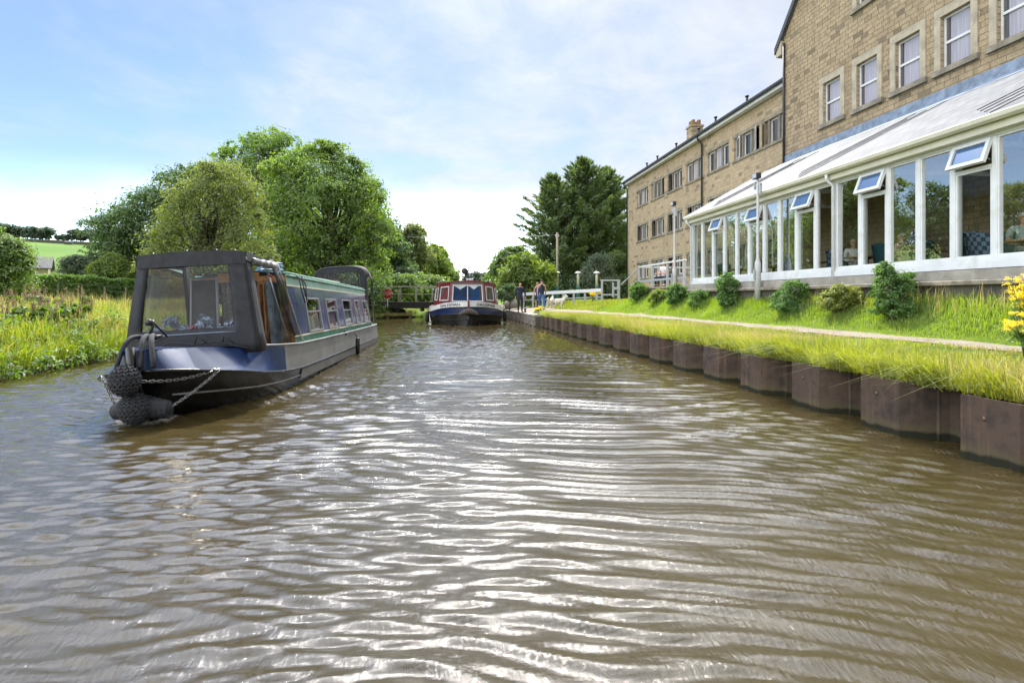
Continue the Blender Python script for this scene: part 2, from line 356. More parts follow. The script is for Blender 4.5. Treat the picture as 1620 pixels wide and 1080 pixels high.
# ------------------------------------------------------------------ terrain
def sst(a, b, x):
    t = np.clip((np.asarray(x, float) - a) / (b - a), 0, 1); return t * t * (3 - 2 * t)
def lerp(a, b, t): return a + (b - a) * t
XE = 4.95                                   # steel-piled canal edge
def xr(y): return XE - .45 * sst(28.6, 29.0, y)
def xl(y): return -7.85 + .25 * np.sin(np.asarray(y, float) * .35) * .6 + 6.2 * sst(37, 46, y)
def xpath(y): return lerp(8.1, 6.3, sst(22, 36, y)) - .6 * sst(36, 50, y)
def h_right(x, y):
    x = np.asarray(x, float); y = np.asarray(y, float)
    e = x - xr(y); xp = xpath(y); pe = np.maximum(xp - .9 - xr(y), .2)
    a = .56 + .17 * np.clip(e / pe, 0, 1)
    up = lerp(.63, .50, sst(26, 40, y))
    b = up * sst(0, 1, (x - (xp + .55)) / lerp(1.45, 4.0, sst(24, 34, y)))
    return a + b + .02 * np.sin(x * 2.1 + y * .9) * np.clip((x - xp - .8), 0, 1) * (x < 9.6)
def h_left(x, y):
    x = np.asarray(x, float); y = np.asarray(y, float)
    e = xl(y) - x
    a = .12 + .55 * sst(0, .9, e) + .35 * sst(.8, 5, e) + .40 * sst(5, 22, e)
    r = np.hypot(x, y); th = np.degrees(np.arctan2(-x, np.maximum(y, 1)))
    hill = 48 * np.clip((r - 90) / 510, 0, 1) * sst(12, 27, th)
    return a + hill + .05 * np.sin(x * .9 + y * .6) * sst(1, 4, e)
def ground_h(x, y): return h_right(x, y) if x > 0 else h_left(x, y)

def grass_ground(name, c1, c2, c3, sc=.6):
    m, nt, out = nmat(name)
    p = nt.nodes.new('ShaderNodeBsdfPrincipled'); L(nt, p, 0, out, 0); p.inputs['Roughness'].default_value = .95; p.inputs['Specular IOR Level'].default_value = .1
    tc = nt.nodes.new('ShaderNodeTexCoord')
    a = N(nt, 'ShaderNodeTexNoise', Scale=sc, Detail=8.0, Roughness=.7); L(nt, tc, 'Object', a, 'Vector')
    r = ramp(nt, [(.3, c1), (.5, c2), (.7, c3)]); L(nt, a, 'Fac', r, 'Fac'); L(nt, r, 0, p, 'Base Color')
    b = N(nt, 'ShaderNodeTexNoise', Scale=14.0, Detail=6.0, Roughness=.8); L(nt, tc, 'Object', b, 'Vector')
    bp = N(nt, 'ShaderNodeBump', Strength=.8, Distance=.08); L(nt, b, 'Fac', bp, 'Height'); L(nt, bp, 0, p, 'Normal')
    return m
M['lawn'] = grass_ground('lawn_turf', (.055, .085, .012), (.10, .15, .018), (.16, .21, .035))
def hillmat():
    m, nt, out = nmat('hill_pasture')
    p = nt.nodes.new('ShaderNodeBsdfPrincipled'); L(nt, p, 0, out, 0); p.inputs['Roughness'].default_value = .95; p.inputs['Specular IOR Level'].default_value = .1
    tc = nt.nodes.new('ShaderNodeTexCoord'); sp = nt.nodes.new('ShaderNodeSeparateXYZ'); L(nt, tc, 'Object', sp, 0)
    a = N(nt, 'ShaderNodeTexNoise', Scale=.5, Detail=8.0, Roughness=.7); L(nt, tc, 'Object', a, 'Vector')
    near = ramp(nt, [(.3, (.09, .12, .02)), (.5, (.14, .17, .03)), (.7, (.22, .23, .06))]); L(nt, a, 'Fac', near, 'Fac')
    b = N(nt, 'ShaderNodeTexNoise', Scale=.012, Detail=6.0, Roughness=.6); L(nt, tc, 'Object', b, 'Vector')
    far = ramp(nt, [(.35, (.06, .125, .022)), (.5, (.085, .155, .03)), (.62, (.11, .175, .04))]); L(nt, b, 'Fac', far, 'Fac')
    mr = N(nt, 'ShaderNodeMapRange'); L(nt, sp, 2, mr, 0); mr.inputs[1].default_value = 1.6; mr.inputs[2].default_value = 4.0
    mx = mixc(nt); L(nt, mr, 0, mx, 0); L(nt, near, 0, mx, 6); L(nt, far, 0, mx, 7)
    # upper fields beyond the boundary wall are paler
    m2 = N(nt, 'ShaderNodeMapRange'); L(nt, sp, 2, m2, 0); m2.inputs[1].default_value = 41.0; m2.inputs[2].default_value = 41.6
    mx2 = mixc(nt); L(nt, m2, 0, mx2, 0); L(nt, mx, 2, mx2, 6); mx2.inputs[7].default_value = (.12, .19, .055, 1)
    L(nt, mx2, 2, p, 'Base Color')
    return m
M['meadow'] = hillmat()
M['mud'] = pm('canal_bed_mud', (.05, .035, .018), .9, .3, 2)

def strip_mesh(name, ys, offs, fx, fh, mat, smooth=True):
    """grid: rows over y, columns at x = fx(y, off)"""
    Y = np.repeat(np.array(ys)[:, None], len(offs), 1); X = np.array([[fx(y, o) for o in offs] for y in ys]); Z = fh(X, Y)
    V = np.stack([X, Y, Z], -1).reshape(-1, 3); n = len(offs); i = np.arange(len(ys) - 1)[:, None] * n + np.arange(n - 1)[None]
    F = np.stack([i, i + 1, i + n + 1, i + n], -1).reshape(-1, 4)
    if X[0, 0] > X[0, -1]: F = F[:, ::-1]
    return link(name, npmesh(name, V, F, mat, smooth=smooth))
ysR = np.concatenate([np.arange(-40, 0, 4), np.arange(0, 60, .5), np.arange(60, 200, 8), np.geomspace(200, 1500, 14)])
offR = np.concatenate([np.arange(0, 7, .25), np.arange(7, 20, 1.5), np.geomspace(20, 1500, 18)])
g = strip_mesh('ground', ysR, offR, lambda y, o: xr(y) + o + .02, h_right, M['lawn']); tag(g, kind='structure')
ysL = np.concatenate([np.arange(-40, 0, 4), np.arange(0, 60, .5), np.arange(60, 200, 6), np.arange(200, 700, 14), np.geomspace(700, 2200, 10)])
offL = np.concatenate([np.arange(0, 3, .15), np.arange(3, 24, .8), np.arange(24, 200, 6), np.arange(200, 600, 14), np.geomspace(600, 2200, 10)])
g = strip_mesh('meadow', ysL, offL, lambda y, o: xl(y) - o, h_left, M['meadow']); tag(g, kind='structure')
b = MB(); b.quad((-60, -60, -1.1), (60, -60, -1.1), (60, 400, -1.1), (-60, 400, -1.1)); tag(b.build('canal_bed', M['mud']), kind='structure')
# earth face of the left bank below the plants
ysb = np.arange(-40, 200, .6)
b = MB(); rings = [[(float(xl(y)) + .05, y, -1.1), (float(xl(y)) + .02, y, .0), (float(xl(y)) - .02, y, .14)] for y in ysb]
b.loft(rings); M['earth'] = pm('bank_earth', (.07, .045, .025), .95, .35, 4, bump=.8, bs=10)
tag(b.build('left_bank_edge', M['earth']), kind='structure').name = 'bank_earth'
# towpath
def gravelmat():
    m, nt, out = nmat('path_gravel')
    p = nt.nodes.new('ShaderNodeBsdfPrincipled'); L(nt, p, 0, out, 0); p.inputs['Roughness'].default_value = .95
    tc = nt.nodes.new('ShaderNodeTexCoord')
    a = N(nt, 'ShaderNodeTexNoise', Scale=2.2, Detail=8.0, Roughness=.75); L(nt, tc, 'Object', a, 'Vector')
    r = ramp(nt, [(.3, (.16, .13, .095)), (.55, (.29, .245, .19)), (.75, (.38, .335, .27))]); L(nt, a, 'Fac', r, 'Fac')
    v = N(nt, 'ShaderNodeTexVoronoi', Scale=45.0); L(nt, tc, 'Object', v, 'Vector')
    mx = mixc(nt, 'MULTIPLY'); mx.inputs[0].default_value = .45; L(nt, r, 0, mx, 6); L(nt, v, 'Color', mx, 7)
    L(nt, mx, 2, p, 'Base Color')
    b = N(nt, 'ShaderNodeBump', Strength=.6, Distance=.015); L(nt, v, 'Distance', b, 'Height'); L(nt, b, 0, p, 'Normal')
    return m
M['gravel'] = gravelmat()
rngp = np.random.default_rng(3)
ysp = np.arange(-20, 70, .35); jl = rngp.normal(0, .12, len(ysp)); jr = rngp.normal(0, .12, len(ysp)); jl = np.convolve(jl, [.15, .35, .6, .35, .15], 'same'); jr = np.convolve(jr, [.15, .35, .6, .35, .15], 'same')
def path_x(y, o):
    i = int(np.clip((y + 20) / .35, 0, len(ysp) - 1)); wd = .55 + .5 * sst(22, 32, y)
    lo = xpath(y) - wd + jl[i]; hi = xpath(y) + wd + jr[i]
    lo = lerp(lo, float(xr(y)) + .30, sst(29.5, 33, y))
    return lerp(lo, hi, o)
pth = strip_mesh('towpath', ysp, np.linspace(0, 1, 9), path_x, lambda X, Y: h_right(X, Y) + .012, M['gravel']); tag(pth, kind='structure')

# ------------------------------------------------------------------ water
def watermat():
    m, nt, out = nmat('canal_water')
    tc = nt.nodes.new('ShaderNodeTexCoord')
    mp = nt.nodes.new('ShaderNodeMapping'); mp.inputs['Scale'].default_value = (1.0, 2.6, 1); mp.inputs['Rotation'].default_value = (0, 0, R(12)); L(nt, tc, 'Object', mp, 0)
    a = N(nt, 'ShaderNodeTexNoise', Scale=4.2, Detail=6.0, Roughness=.62, Distortion=.5); L(nt, mp, 0, a, 'Vector')
    b1 = N(nt, 'ShaderNodeBump', Strength=.12, Distance=.03); L(nt, a, 'Fac', b1, 'Height')
    mp2 = nt.nodes.new('ShaderNodeMapping'); mp2.inputs['Scale'].default_value = (2.3, .75, 1); mp2.inputs['Rotation'].default_value = (0, 0, R(-14)); L(nt, tc, 'Object', mp2, 0)
    c = N(nt, 'ShaderNodeTexNoise', Scale=16.0, Detail=6.0, Roughness=.65, Distortion=.9); L(nt, mp2, 0, c, 'Vector')
    b2 = N(nt, 'ShaderNodeBump', Strength=.34, Distance=.011); L(nt, c, 'Fac', b2, 'Height'); L(nt, b1, 0, b2, 'Normal')
    # silt-brown body of the water
    n = N(nt, 'ShaderNodeTexNoise', Scale=.35, Detail=4.0); L(nt, tc, 'Object', n, 'Vector')
    r = ramp(nt, [(.3, (.030, .023, .009)), (.7, (.046, .035, .013))]); L(nt, n, 'Fac', r, 'Fac')
    p = nt.nodes.new('ShaderNodeBsdfPrincipled'); p.inputs['Roughness'].default_value = .05; p.inputs['IOR'].default_value = 1.333
    p.inputs['Specular IOR Level'].default_value = 1.0
    L(nt, r, 0, p, 'Base Color'); L(nt, b2, 0, p, 'Normal')
    # froth thrown up round the moving bows
    at = nt.nodes.new('ShaderNodeAttribute'); at.attribute_name = 'froth'
    f1 = N(nt, 'ShaderNodeTexNoise', Scale=16.0, Detail=8.0, Roughness=.75, Distortion=.8); L(nt, mp, 0, f1, 'Vector')
    su = N(nt, 'ShaderNodeMath', operation='ADD'); L(nt, f1, 'Fac', su, 0); L(nt, at, 'Fac', su, 1)
    rf = ramp(nt, [(1.02, (0, 0, 0)), (1.22, (1, 1, 1))]); 
    mr = N(nt, 'ShaderNodeMapRange'); L(nt, su, 0, mr, 0); mr.inputs[1].default_value = 1.0; mr.inputs[2].default_value = 1.25
    d = nt.nodes.new('ShaderNodeBsdfDiffuse'); d.inputs[0].default_value = (.62, .60, .55, 1)
    ms = nt.nodes.new('ShaderNodeMixShader'); L(nt, mr, 0, ms, 0); L(nt, p, 0, ms, 1); L(nt, d, 0, ms, 2)
    L(nt, ms, 0, out, 0)
    return m
M['water'] = watermat()
yw = [-14.0]
while yw[-1] < 75:
    y = yw[-1]; yw.append(y + (max(.022, .0052 * y) if y > .6 else (.35 if y < -1 else .05)))
yw = np.array(yw + [80, 100, 140, 250, 400]); xw = np.arange(-9.2, 5.6, .034)
X, Y = np.meshgrid(xw, yw)
def vnoise(x, y, s, seed):
    """smooth value noise"""
    rg = np.random.default_rng(seed); T = rg.random((256, 256)); x = x / s + 37.3; y = y / s + 11.7
    i = np.floor(x).astype(int); j = np.floor(y).astype(int); u = x - i; v = y - j; u = u * u * (3 - 2 * u); v = v * v * (3 - 2 * v)
    g = lambda a, b: T[a % 256, b % 256]
    return (g(i, j) * (1 - u) + g(i + 1, j) * u) * (1 - v) + (g(i, j + 1) * (1 - u) + g(i + 1, j + 1) * u) * v - .5
Z = np.zeros_like(X)
wx = X + .45 * vnoise(X, Y, 1.3, 5) + .9 * vnoise(X, Y, 3.5, 6); wy = Y + .22 * vnoise(X, Y, .9, 7) + .5 * vnoise(X, Y, 2.6, 8) + .05 * vnoise(X, Y, .3, 9)
fan = .38 * sst(-1, 4, X)                    # crests swing round towards the right bank
waves = [(.02, 1.05, .0022), (.20, .66, .0026), (-.12, .50, .0034), (.28, .41, .0038), (.05, .33, .0040), (-.18, .27, .0032), (.36, .225, .0030), (.10, .185, .0025), (-.14, .155, .0019), (.24, .13, .0015), (-.02, .112, .0011)]
for k, (an, lam, am) in enumerate(waves):
    a = an + fan
    lam *= .60; am *= .66
    ph = 2 * math.pi * (wx * np.sin(a) + wy * np.cos(a)) / lam + k * 1.7
    amp = 1.35 * am * (.62 + 1.25 * np.clip(vnoise(X * .6, Y, 1.1 + .1 * k, 20 + k) + .5, 0, 1) ** 1.5)
    s = np.sin(ph); Z += amp * (np.exp(1.15 * s) - 1.36) * .85        # peaked crests
Z += .0028 * vnoise(X, Y * 1.8, .16, 41) + .0018 * vnoise(X, Y * 1.8, .08, 42)
Z *= 1 - .45 * sst(20, 50, Y)
# bow wave of the narrowboat (stem at BX,BY): ridges that trail back on both sides, and a froth attribute
BX, BY = -3.50, 7.15
froth = np.zeros_like(X)
for sx in (-1, 1):
    yy = Y - BY; w_ = .62 * np.clip(yy + .35, 0, 9) ** .62 * (1.0 if sx > 0 else .95)
    dist = sx * (X - BX - .035 * yy) - w_
    on = sst(-.45, .1, yy) * (1 - sst(.4, 4.0, yy))
    Z += .055 * np.exp(-(dist / .17) ** 2) * on - .03 * np.exp(-((dist - .35) / .22) ** 2) * on
    froth += .34 * np.exp(-((dist + .02) / .13) ** 2) * sst(-.4, .0, yy) * (1 - sst(.2, 2.2, yy))
froth += .5 * np.exp(-(((X - BX) / .45) ** 2 + ((Y - BY + .12) / .24) ** 2))
tx, ty = 1.3, 31.2                            # trip boat
froth += .5 * np.exp(-(((X - tx) / 2.3) ** 2)) * np.exp(-((Y - ty + .1 - .35 * np.abs(X - tx)) / .35) ** 2)
Z += .02 * froth * vnoise(X, Y, .16, 50)
V = np.stack([X, Y, Z], -1).reshape(-1, 3); n = len(xw); i = np.arange(len(yw) - 1)[:, None] * n + np.arange(n - 1)[None]
F = np.stack([i, i + 1, i + n + 1, i + n], -1).reshape(-1, 4)
me = npmesh('water', V, F, M['water'], smooth=True)
at = me.attributes.new('froth', 'FLOAT', 'POINT'); at.data.foreach_set('value', np.ascontiguousarray(froth.ravel(), dtype=np.float32))
wa = link('water', me); tag(wa, kind='structure')

# ------------------------------------------------------------------ steel piling along the right bank
def rustmat():
    m, nt, out = nmat('rusty_piling_steel')
    p = nt.nodes.new('ShaderNodeBsdfPrincipled'); L(nt, p, 0, out, 0); p.inputs['Roughness'].default_value = .8; p.inputs['Specular IOR Level'].default_value = .3
    tc = nt.nodes.new('ShaderNodeTexCoord'); sp = nt.nodes.new('ShaderNodeSeparateXYZ'); L(nt, tc, 'Object', sp, 0)
    a = N(nt, 'ShaderNodeTexNoise', Scale=3.0, Detail=8.0, Roughness=.7); L(nt, tc, 'Object', a, 'Vector')
    r = ramp(nt, [(.25, (.026, .022, .021)), (.42, (.062, .046, .038)), (.55, (.100, .068, .052)), (.65, (.064, .047, .039)), (.78, (.17, .095, .058))]); L(nt, a, 'Fac', r, 'Fac')
    # tide line: weed and wet just above the water
    n2 = N(nt, 'ShaderNodeTexNoise', Scale=5.0, Detail=5.0); L(nt, tc, 'Object', n2, 'Vector')
    ad = N(nt, 'ShaderNodeMath', operation='MULTIPLY_ADD'); L(nt, n2, 'Fac', ad, 0); ad.inputs[1].default_value = -.10; L(nt, sp, 2, ad, 2)
    rz = ramp(nt, [(0.0, (0, 0, 0)), (.005, (.15, .15, .15)), (.03, (1, 1, 1))]); L(nt, ad, 0, rz, 'Fac')
    mx = mixc(nt); L(nt, rz, 0, mx, 0); mx.inputs[6].default_value = (.016, .017, .008, 1); L(nt, r, 0, mx, 7)
    r3 = ramp(nt, [(.05, (1, 1, 1)), (.12, (0, 0, 0))]); L(nt, ad, 0, r3, 'Fac')
    k3 = N(nt, 'ShaderNodeMath', operation='MULTIPLY'); L(nt, r3, 0, k3, 0); L(nt, rz, 0, k3, 1)
    k4 = N(nt, 'ShaderNodeMath', operation='MULTIPLY'); L(nt, k3, 0, k4, 0); k4.inputs[1].default_value = .7
    mx2 = mixc(nt); L(nt, k4, 0, mx2, 0); L(nt, mx, 2, mx2, 6); mx2.inputs[7].default_value = (.10, .085, .045, 1)
    # pale rusty vertical runs
    st = nt.nodes.new('ShaderNodeMapping'); st.inputs['Scale'].default_value = (14, 14, .8); L(nt, tc, 'Object', st, 0)
    sn = N(nt, 'ShaderNodeTexNoise', Scale=1.0, Detail=3.0); L(nt, st, 0, sn, 'Vector')
    rs = ramp(nt, [(.55, (.8, .8, .8)), (.72, (1.5, 1.35, 1.25))]); L(nt, sn, 'Fac', rs, 'Fac')
    mu = mixc(nt, 'MULTIPLY'); mu.inputs[0].default_value = .7; L(nt, mx2, 2, mu, 6); L(nt, rs, 0, mu, 7)
    L(nt, mu, 2, p, 'Base Color')
    b = N(nt, 'ShaderNodeBump', Strength=.4, Distance=.01); L(nt, a, 'Fac', b, 'Height'); L(nt, b, 0, p, 'Normal')
    return m
M['rust'] = rustmat()
PILES = [4.77, 6.04, 7.35, 8.72, 10.04, 11.47, 12.85, 14.28, 15.74, 17.24, 18.78, 20.2, 21.6, 23.1, 24.5, 25.8, 27.0, 28.1]
PILES = [-.35, .95, 2.2, 3.5] + PILES
rt = thing('sheet_piling', 'rusty corrugated steel piling holding up the grassy right bank of the canal', 'piling', (XE + .18, 0, 0))
for i in range(len(PILES) - 1):
    y0, y1 = PILES[i], PILES[i + 1]; P = y1 - y0; d = .38
    # outward pan (towards the water), web, inner pan, web; x is relative to the edge line
    prof = [(-.02, 0), (-d + .30 + -.30, .0), (-d, .40 * P), (-.02, .50 * P), (0, .54 * P), (.0, .93 * P), (-.02, .97 * P)]
    prof = [(0.0, -.02), (0.0, .38 * P), (-.07, .41 * P), (-.07, .44 * P), (-d, .555 * P), (-d, P - .015), (-.02, P - .008)]
    t = .018; top = .575 + random.uniform(-.012, .02)
    b = MB()
    rings = []
    for (x, y) in prof: rings.append([(x, y0 + y, -1.0), (x, y0 + y, top), (x + t * 2, y0 + y + .004, top), (x + t * 2, y0 + y + .004, -1.0)])
    b.loft(rings, smooth=False)
    # interlock rib and a lifting hole
    b.tube([(-.075, y0 + .425 * P, -1), (-.075, y0 + .425 * P, top - .01)], .022, 6)
    if i % 1 == 0:
        b.lathe([(.0, 0), (.022, 0), (.022, .004), (0, .004)], (-d - .002, y0 + .80 * P, top - .18), 8, Matrix.Rotation(R(-90), 3, 'Y'))
    b.build('pile', M['rust'], rt)
# wharf beyond the piling
b = thing('wharf_edge', 'timber faced landing stage with a pale concrete edge beside the red and white boat', 'landing stage', (4.5, 28.6, 0))
q = MB(); q.bx(.0, .42, .0, 24, .52, .62); q.build('coping', M['concrete'], b, .012)
q = MB(); q.bx(.03, .10, .03, 24, .30, .515); q.bx(.035, .10, .03, 24, .05, .27); q.build('fascia', M['oldwood'], b, .006)
for k in range(16):
    q = MB(); q.bx(-.04, .06, .3 + k * 1.5, .46 + k * 1.5, -1, .29); q.build('timber_post', M['oldwood'], b, .01)
q = MB(); q.bx(.10, .35, .0, 24, -1, .51); q.build('backing', M['darkstone'], b)
bo = thing('mooring_bollard', 'small dark mooring bollard on the landing stage by the man in navy', 'bollard', (4.72, 33.4, .62))
q = MB(); q.lathe([(.09, 0), (.09, .02), (.055, .04), (.05, .16), (.085, .18), (.085, .23), (.05, .25)], (0, 0, 0), 12); q.build('post', M['blackiron'], bo)
# ------------------------------------------------------------------ leaves, grass, trees
def leaf_quads(C, nrm, size, rng, fold=.25):
    """rhombic leaf faces at C with normal nrm"""
    n = len(C); a = rng.normal(size=(n, 3)); a -= nrm * np.sum(a * nrm, 1, keepdims=True); a /= np.linalg.norm(a, axis=1, keepdims=True) + 1e-9
    b = np.cross(nrm, a); s = size * rng.uniform(.6, 1.35, (n, 1))
    V = np.empty((n, 4, 3)); V[:, 0] = C - a * s; V[:, 1] = C + b * s * .5 + nrm * s * fold; V[:, 2] = C + a * s; V[:, 3] = C - b * s * .5 + nrm * s * fold * .5
    F = np.arange(n * 4).reshape(n, 4)
    return V.reshape(-1, 3), F
def unit(v): return v / (np.linalg.norm(v, axis=1, keepdims=True) + 1e-9)
def crown_points(blobs, n, rng, nclump=26, spread=.30, shell=.55, droop=0.0):
    """blobs: (cx,cy,cz,rx,ry,rz). points gathered in twig clumps near each blob's surface"""
    B = np.array(blobs, float); wts = (B[:, 3] * B[:, 4] + B[:, 4] * B[:, 5] + B[:, 3] * B[:, 5]); wts /= wts.sum()
    P, Nn = [], []
    for k in range(len(B)):
        m = max(20, int(n * wts[k])); cl = max(6, int(nclump * (B[k, 3:6].mean()) ** 1.2))
        d = unit(rng.normal(size=(cl, 3))); d[:, 2] = np.where(d[:, 2] < -.45, -d[:, 2], d[:, 2]); rad = rng.uniform(shell, .96, (cl, 1)) ** .8
        cc = B[k, :3] + d * rad * B[k, 3:6]
        w_ = rng.uniform(.5, 1.6, cl); w_ /= w_.sum()
        idx = rng.choice(cl, m, p=w_)
        sg = spread * B[k, 3:6].mean() * rng.uniform(.55, 1.25, (cl, 1))
        off = np.clip(rng.normal(size=(m, 3)), -1.5, 1.5) * sg[idx] * np.array([1, 1, .72])
        p = cc[idx] + off
        if droop: p[:, 2] -= droop * np.abs(rng.normal(size=m)) * sg[idx, 0]
        o = unit(unit((p - B[k, :3]) / B[k, 3:6]) * .7 + off / (np.linalg.norm(off, axis=1, keepdims=True) + 1e-6) * .8)
        P.append(p); Nn.append(o)
    return np.concatenate(P), np.concatenate(Nn)
def leaf_mesh(name, blobs, n, size, mat, seed, up=.5, jit=.42, **kw):
    rng = np.random.default_rng(seed); P, O = crown_points(blobs, n, rng, **kw)
    nr = unit(O * .8 + np.array([0, 0, up]) + rng.normal(size=P.shape) * jit)
    V, F = leaf_quads(P, nr, size, rng)
    return npmesh(name, V, F, mat)
def limbs(b, base, h, r, targets, rng, bend=.12, n=8, fork=.35):
    """tapered trunk and limbs that reach to the targets"""
    bx_, by_, bz_ = base
    top = (bx_ + rng.normal() * .04 * h, by_ + rng.normal() * .04 * h, bz_ + h)
    pts = [(bx_, by_, bz_ - .3), (bx_, by_, bz_ + .05 * h)] + [(lerp(bx_, top[0], t) + rng.normal() * .012 * h, lerp(by_, top[1], t) + rng.normal() * .012 * h, bz_ + h * t) for t in (.3, .6, .85, 1)]
    b.tube(pts, [r * 1.5, r * 1.08, r * .85, r * .6, r * .35, r * .12], n)
    for (tx_, ty_, tz_) in targets:
        t = np.clip((tz_ - bz_) / h * rng.uniform(.35, .7), fork * .6, .85)
        s0 = Vector((lerp(bx_, top[0], t), lerp(by_, top[1], t), bz_ + h * t)); e = Vector((tx_, ty_, tz_)); mid = (s0 + e) / 2 + Vector((rng.normal(), rng.normal(), rng.uniform(-.2, 1))) * bend * (e - s0).length
        rr = r * (1 - t) * .55 + .01
        b.tube([s0, mid, e], [rr, rr * .6, rr * .15], 6)
def tree(name, label, base, blobs, n, size, mat, bark, seed, h, r, cat='tree', group=None, cull=None, **kw):
    """blobs are relative to base"""
    rng = np.random.default_rng(seed + 1000)
    t = thing(name, label, cat, base, 0, group)
    if len(blobs) > 6 and h > 3:          # break the outline: small boughs that stick out, some further than others
        ex = []
        for bl in blobs:
            for _ in range(4):
                d = unit(rng.normal(size=(1, 3)))[0]; d[2] = abs(d[2]) * .9 - .15; f = rng.uniform(.22, .40); o_ = rng.uniform(.72, 1.0)
                ex.append((bl[0] + d[0] * bl[3] * o_, bl[1] + d[1] * bl[4] * o_, bl[2] + d[2] * bl[5] * o_, bl[3] * f, bl[4] * f, bl[5] * f * .8))
        blobs = [(q[0], q[1], q[2], q[3] * .93, q[4] * .93, q[5] * .93) for q in blobs] + ex
    link('crown', leaf_mesh(name + '_crown', blobs, n, size, mat, seed, **kw), t)
    b = MB(); tg = []
    for bl in blobs[:14]:
        tg.append((bl[0] * .85, bl[1] * .85, bl[2] * .95))
        for _ in range(3):
            d = unit(rng.normal(size=(1, 3)))[0]; tg.append((bl[0] + d[0] * bl[3] * .7, bl[1] + d[1] * bl[4] * .7, bl[2] + abs(d[2]) * bl[5] * .6))
    limbs(b, (0, 0, 0), h, r, tg, rng); b.build('trunk', bark, t)
    return t
def rand_blobs(rng, c, rad, n, rr=(.35, .6), zmin=None):
    """irregular crown: a core and lumps around it"""
    out = [(c[0], c[1], c[2], rad[0] * .72, rad[1] * .72, rad[2] * .78)]
    for i in range(n):
        d = unit(rng.normal(size=(1, 3)))[0]; k = rng.uniform(*rr)
        z = c[2] + d[2] * rad[2] * (1 - k) * 1.02
        out.append((c[0] + d[0] * rad[0] * (1 - k * .9), c[1] + d[1] * rad[1] * (1 - k * .9), z, rad[0] * k, rad[1] * k, rad[2] * k))
    return out
def place(u, v, d):
    """world x, y on the line of sight of picture column u at distance d (used once, to survey the site)"""
    a = (u - 810) / 900; s, c = math.sin(YAW), math.cos(YAW)
    return d * (s + a * c), d * (c - a * s), CAMZ + (472 - v) / 900 * d

M['bark'] = pm('bark', (.06, .05, .038), .95, .3, 6, bump=.8, bs=18)
M['leaf_ash'] = leafmat('ash_leaves', (.060, .128, .018), (.17, .26, .048), .54)
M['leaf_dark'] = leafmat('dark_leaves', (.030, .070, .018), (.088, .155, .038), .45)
M['leaf_haw'] = leafmat('hawthorn_leaves', (.064, .100, .018), (.18, .225, .052), .48)
M['leaf_lime'] = leafmat('bright_leaves', (.075, .14, .010), (.19, .27, .025), .5)
M['leaf_mid'] = leafmat('mid_leaves', (.045, .105, .016), (.155, .24, .042), .48)
M['leaf_far'] = leafmat('far_leaves', (.035, .065, .035), (.075, .115, .055), .3, ns=.05)
M['leaf_con'] = leafmat('conifer_sprays', (.034, .072, .015), (.10, .155, .03), .42)
M['leaf_hedge'] = leafmat('hedge_leaves', (.05, .13, .012), (.16, .27, .04), .5, ns=1.2)
M['leaf_box'] = leafmat('bush_leaves', (.028, .095, .008), (.12, .24, .024), .45, ns=2.0)
M['leaf_grey'] = leafmat('grey_leaves', (.05, .085, .045), (.13, .175, .085), .4)
M['leaf_weed'] = leafmat('weed_leaves', (.035, .095, .010), (.13, .22, .030), .45, ns=.9)
M['blade'] = leafmat('grass_blades', (.085, .122, .012), (.25, .29, .04), .5, ns=.8)
M['blade_lush'] = leafmat('lawn_blades', (.085, .165, .008), (.21, .31, .022), .5, ns=.7)
M['blade_dry'] = leafmat('dry_grass_blades', (.17, .16, .035), (.42, .36, .14), .45, ns=1.1)
M['blade_meadow'] = leafmat('meadow_blades', (.075, .13, .012), (.23, .28, .038), .5, ns=.5)
M['yellow'] = leafmat('yellow_petals', (.62, .46, .01), (.85, .72, .03), .4, ns=3)
M['seed'] = leafmat('brown_seed_heads', (.13, .09, .04), (.30, .22, .11), .3, ns=2)

def blades(name, P, hgt, wid, lean, mat, rng, leandir=None):
    """bent grass blades rooted at P (n,3)"""
    n = len(P); h = hgt * rng.uniform(.55, 1.3, (n, 1)); th = rng.uniform(0, 2 * np.pi, n)
    s = np.stack([np.cos(th), np.sin(th), np.zeros(n)], 1); w_ = wid * rng.uniform(.6, 1.3, (n, 1))
    ph = rng.uniform(0, 2 * np.pi, n); ld = np.stack([np.cos(ph), np.sin(ph), np.zeros(n)], 1)
    if leandir is not None: ld = unit(ld * .7 + np.array(leandir))
    ln = np.abs(rng.normal(0, lean, (n, 1))) * h
    z = np.array([0, 0, 1.0])
    m1 = P + z * h * .55 + ld * ln * .28; tp = P + z * h * (1 - .25 * (ln / h)) + ld * ln
    V = np.empty((n, 5, 3)); V[:, 0] = P - s * w_ * .5; V[:, 1] = P + s * w_ * .5; V[:, 2] = m1 + s * w_ * .42; V[:, 3] = m1 - s * w_ * .42; V[:, 4] = tp
    o = np.arange(n)[:, None] * 5
    T = np.concatenate([o + np.array([[0, 1, 2]]), o + np.array([[0, 2, 3]]), o + np.array([[3, 2, 4]])], 0)
    return npmesh(name, V.reshape(-1, 3), T, mat)
def clump(P0, k, sg, rng):
    P = np.repeat(P0, k, 0); P[:, :2] += rng.normal(0, sg, (len(P), 2)); return P
rng = np.random.default_rng(11)
def right_pts(n, y0, y1, e0, e1, dens_pow=1.0):
    y = y0 + (y1 - y0) * rng.random(n) ** dens_pow
    e = e0 + (e1 - e0) * rng.random(n)
    return y, e
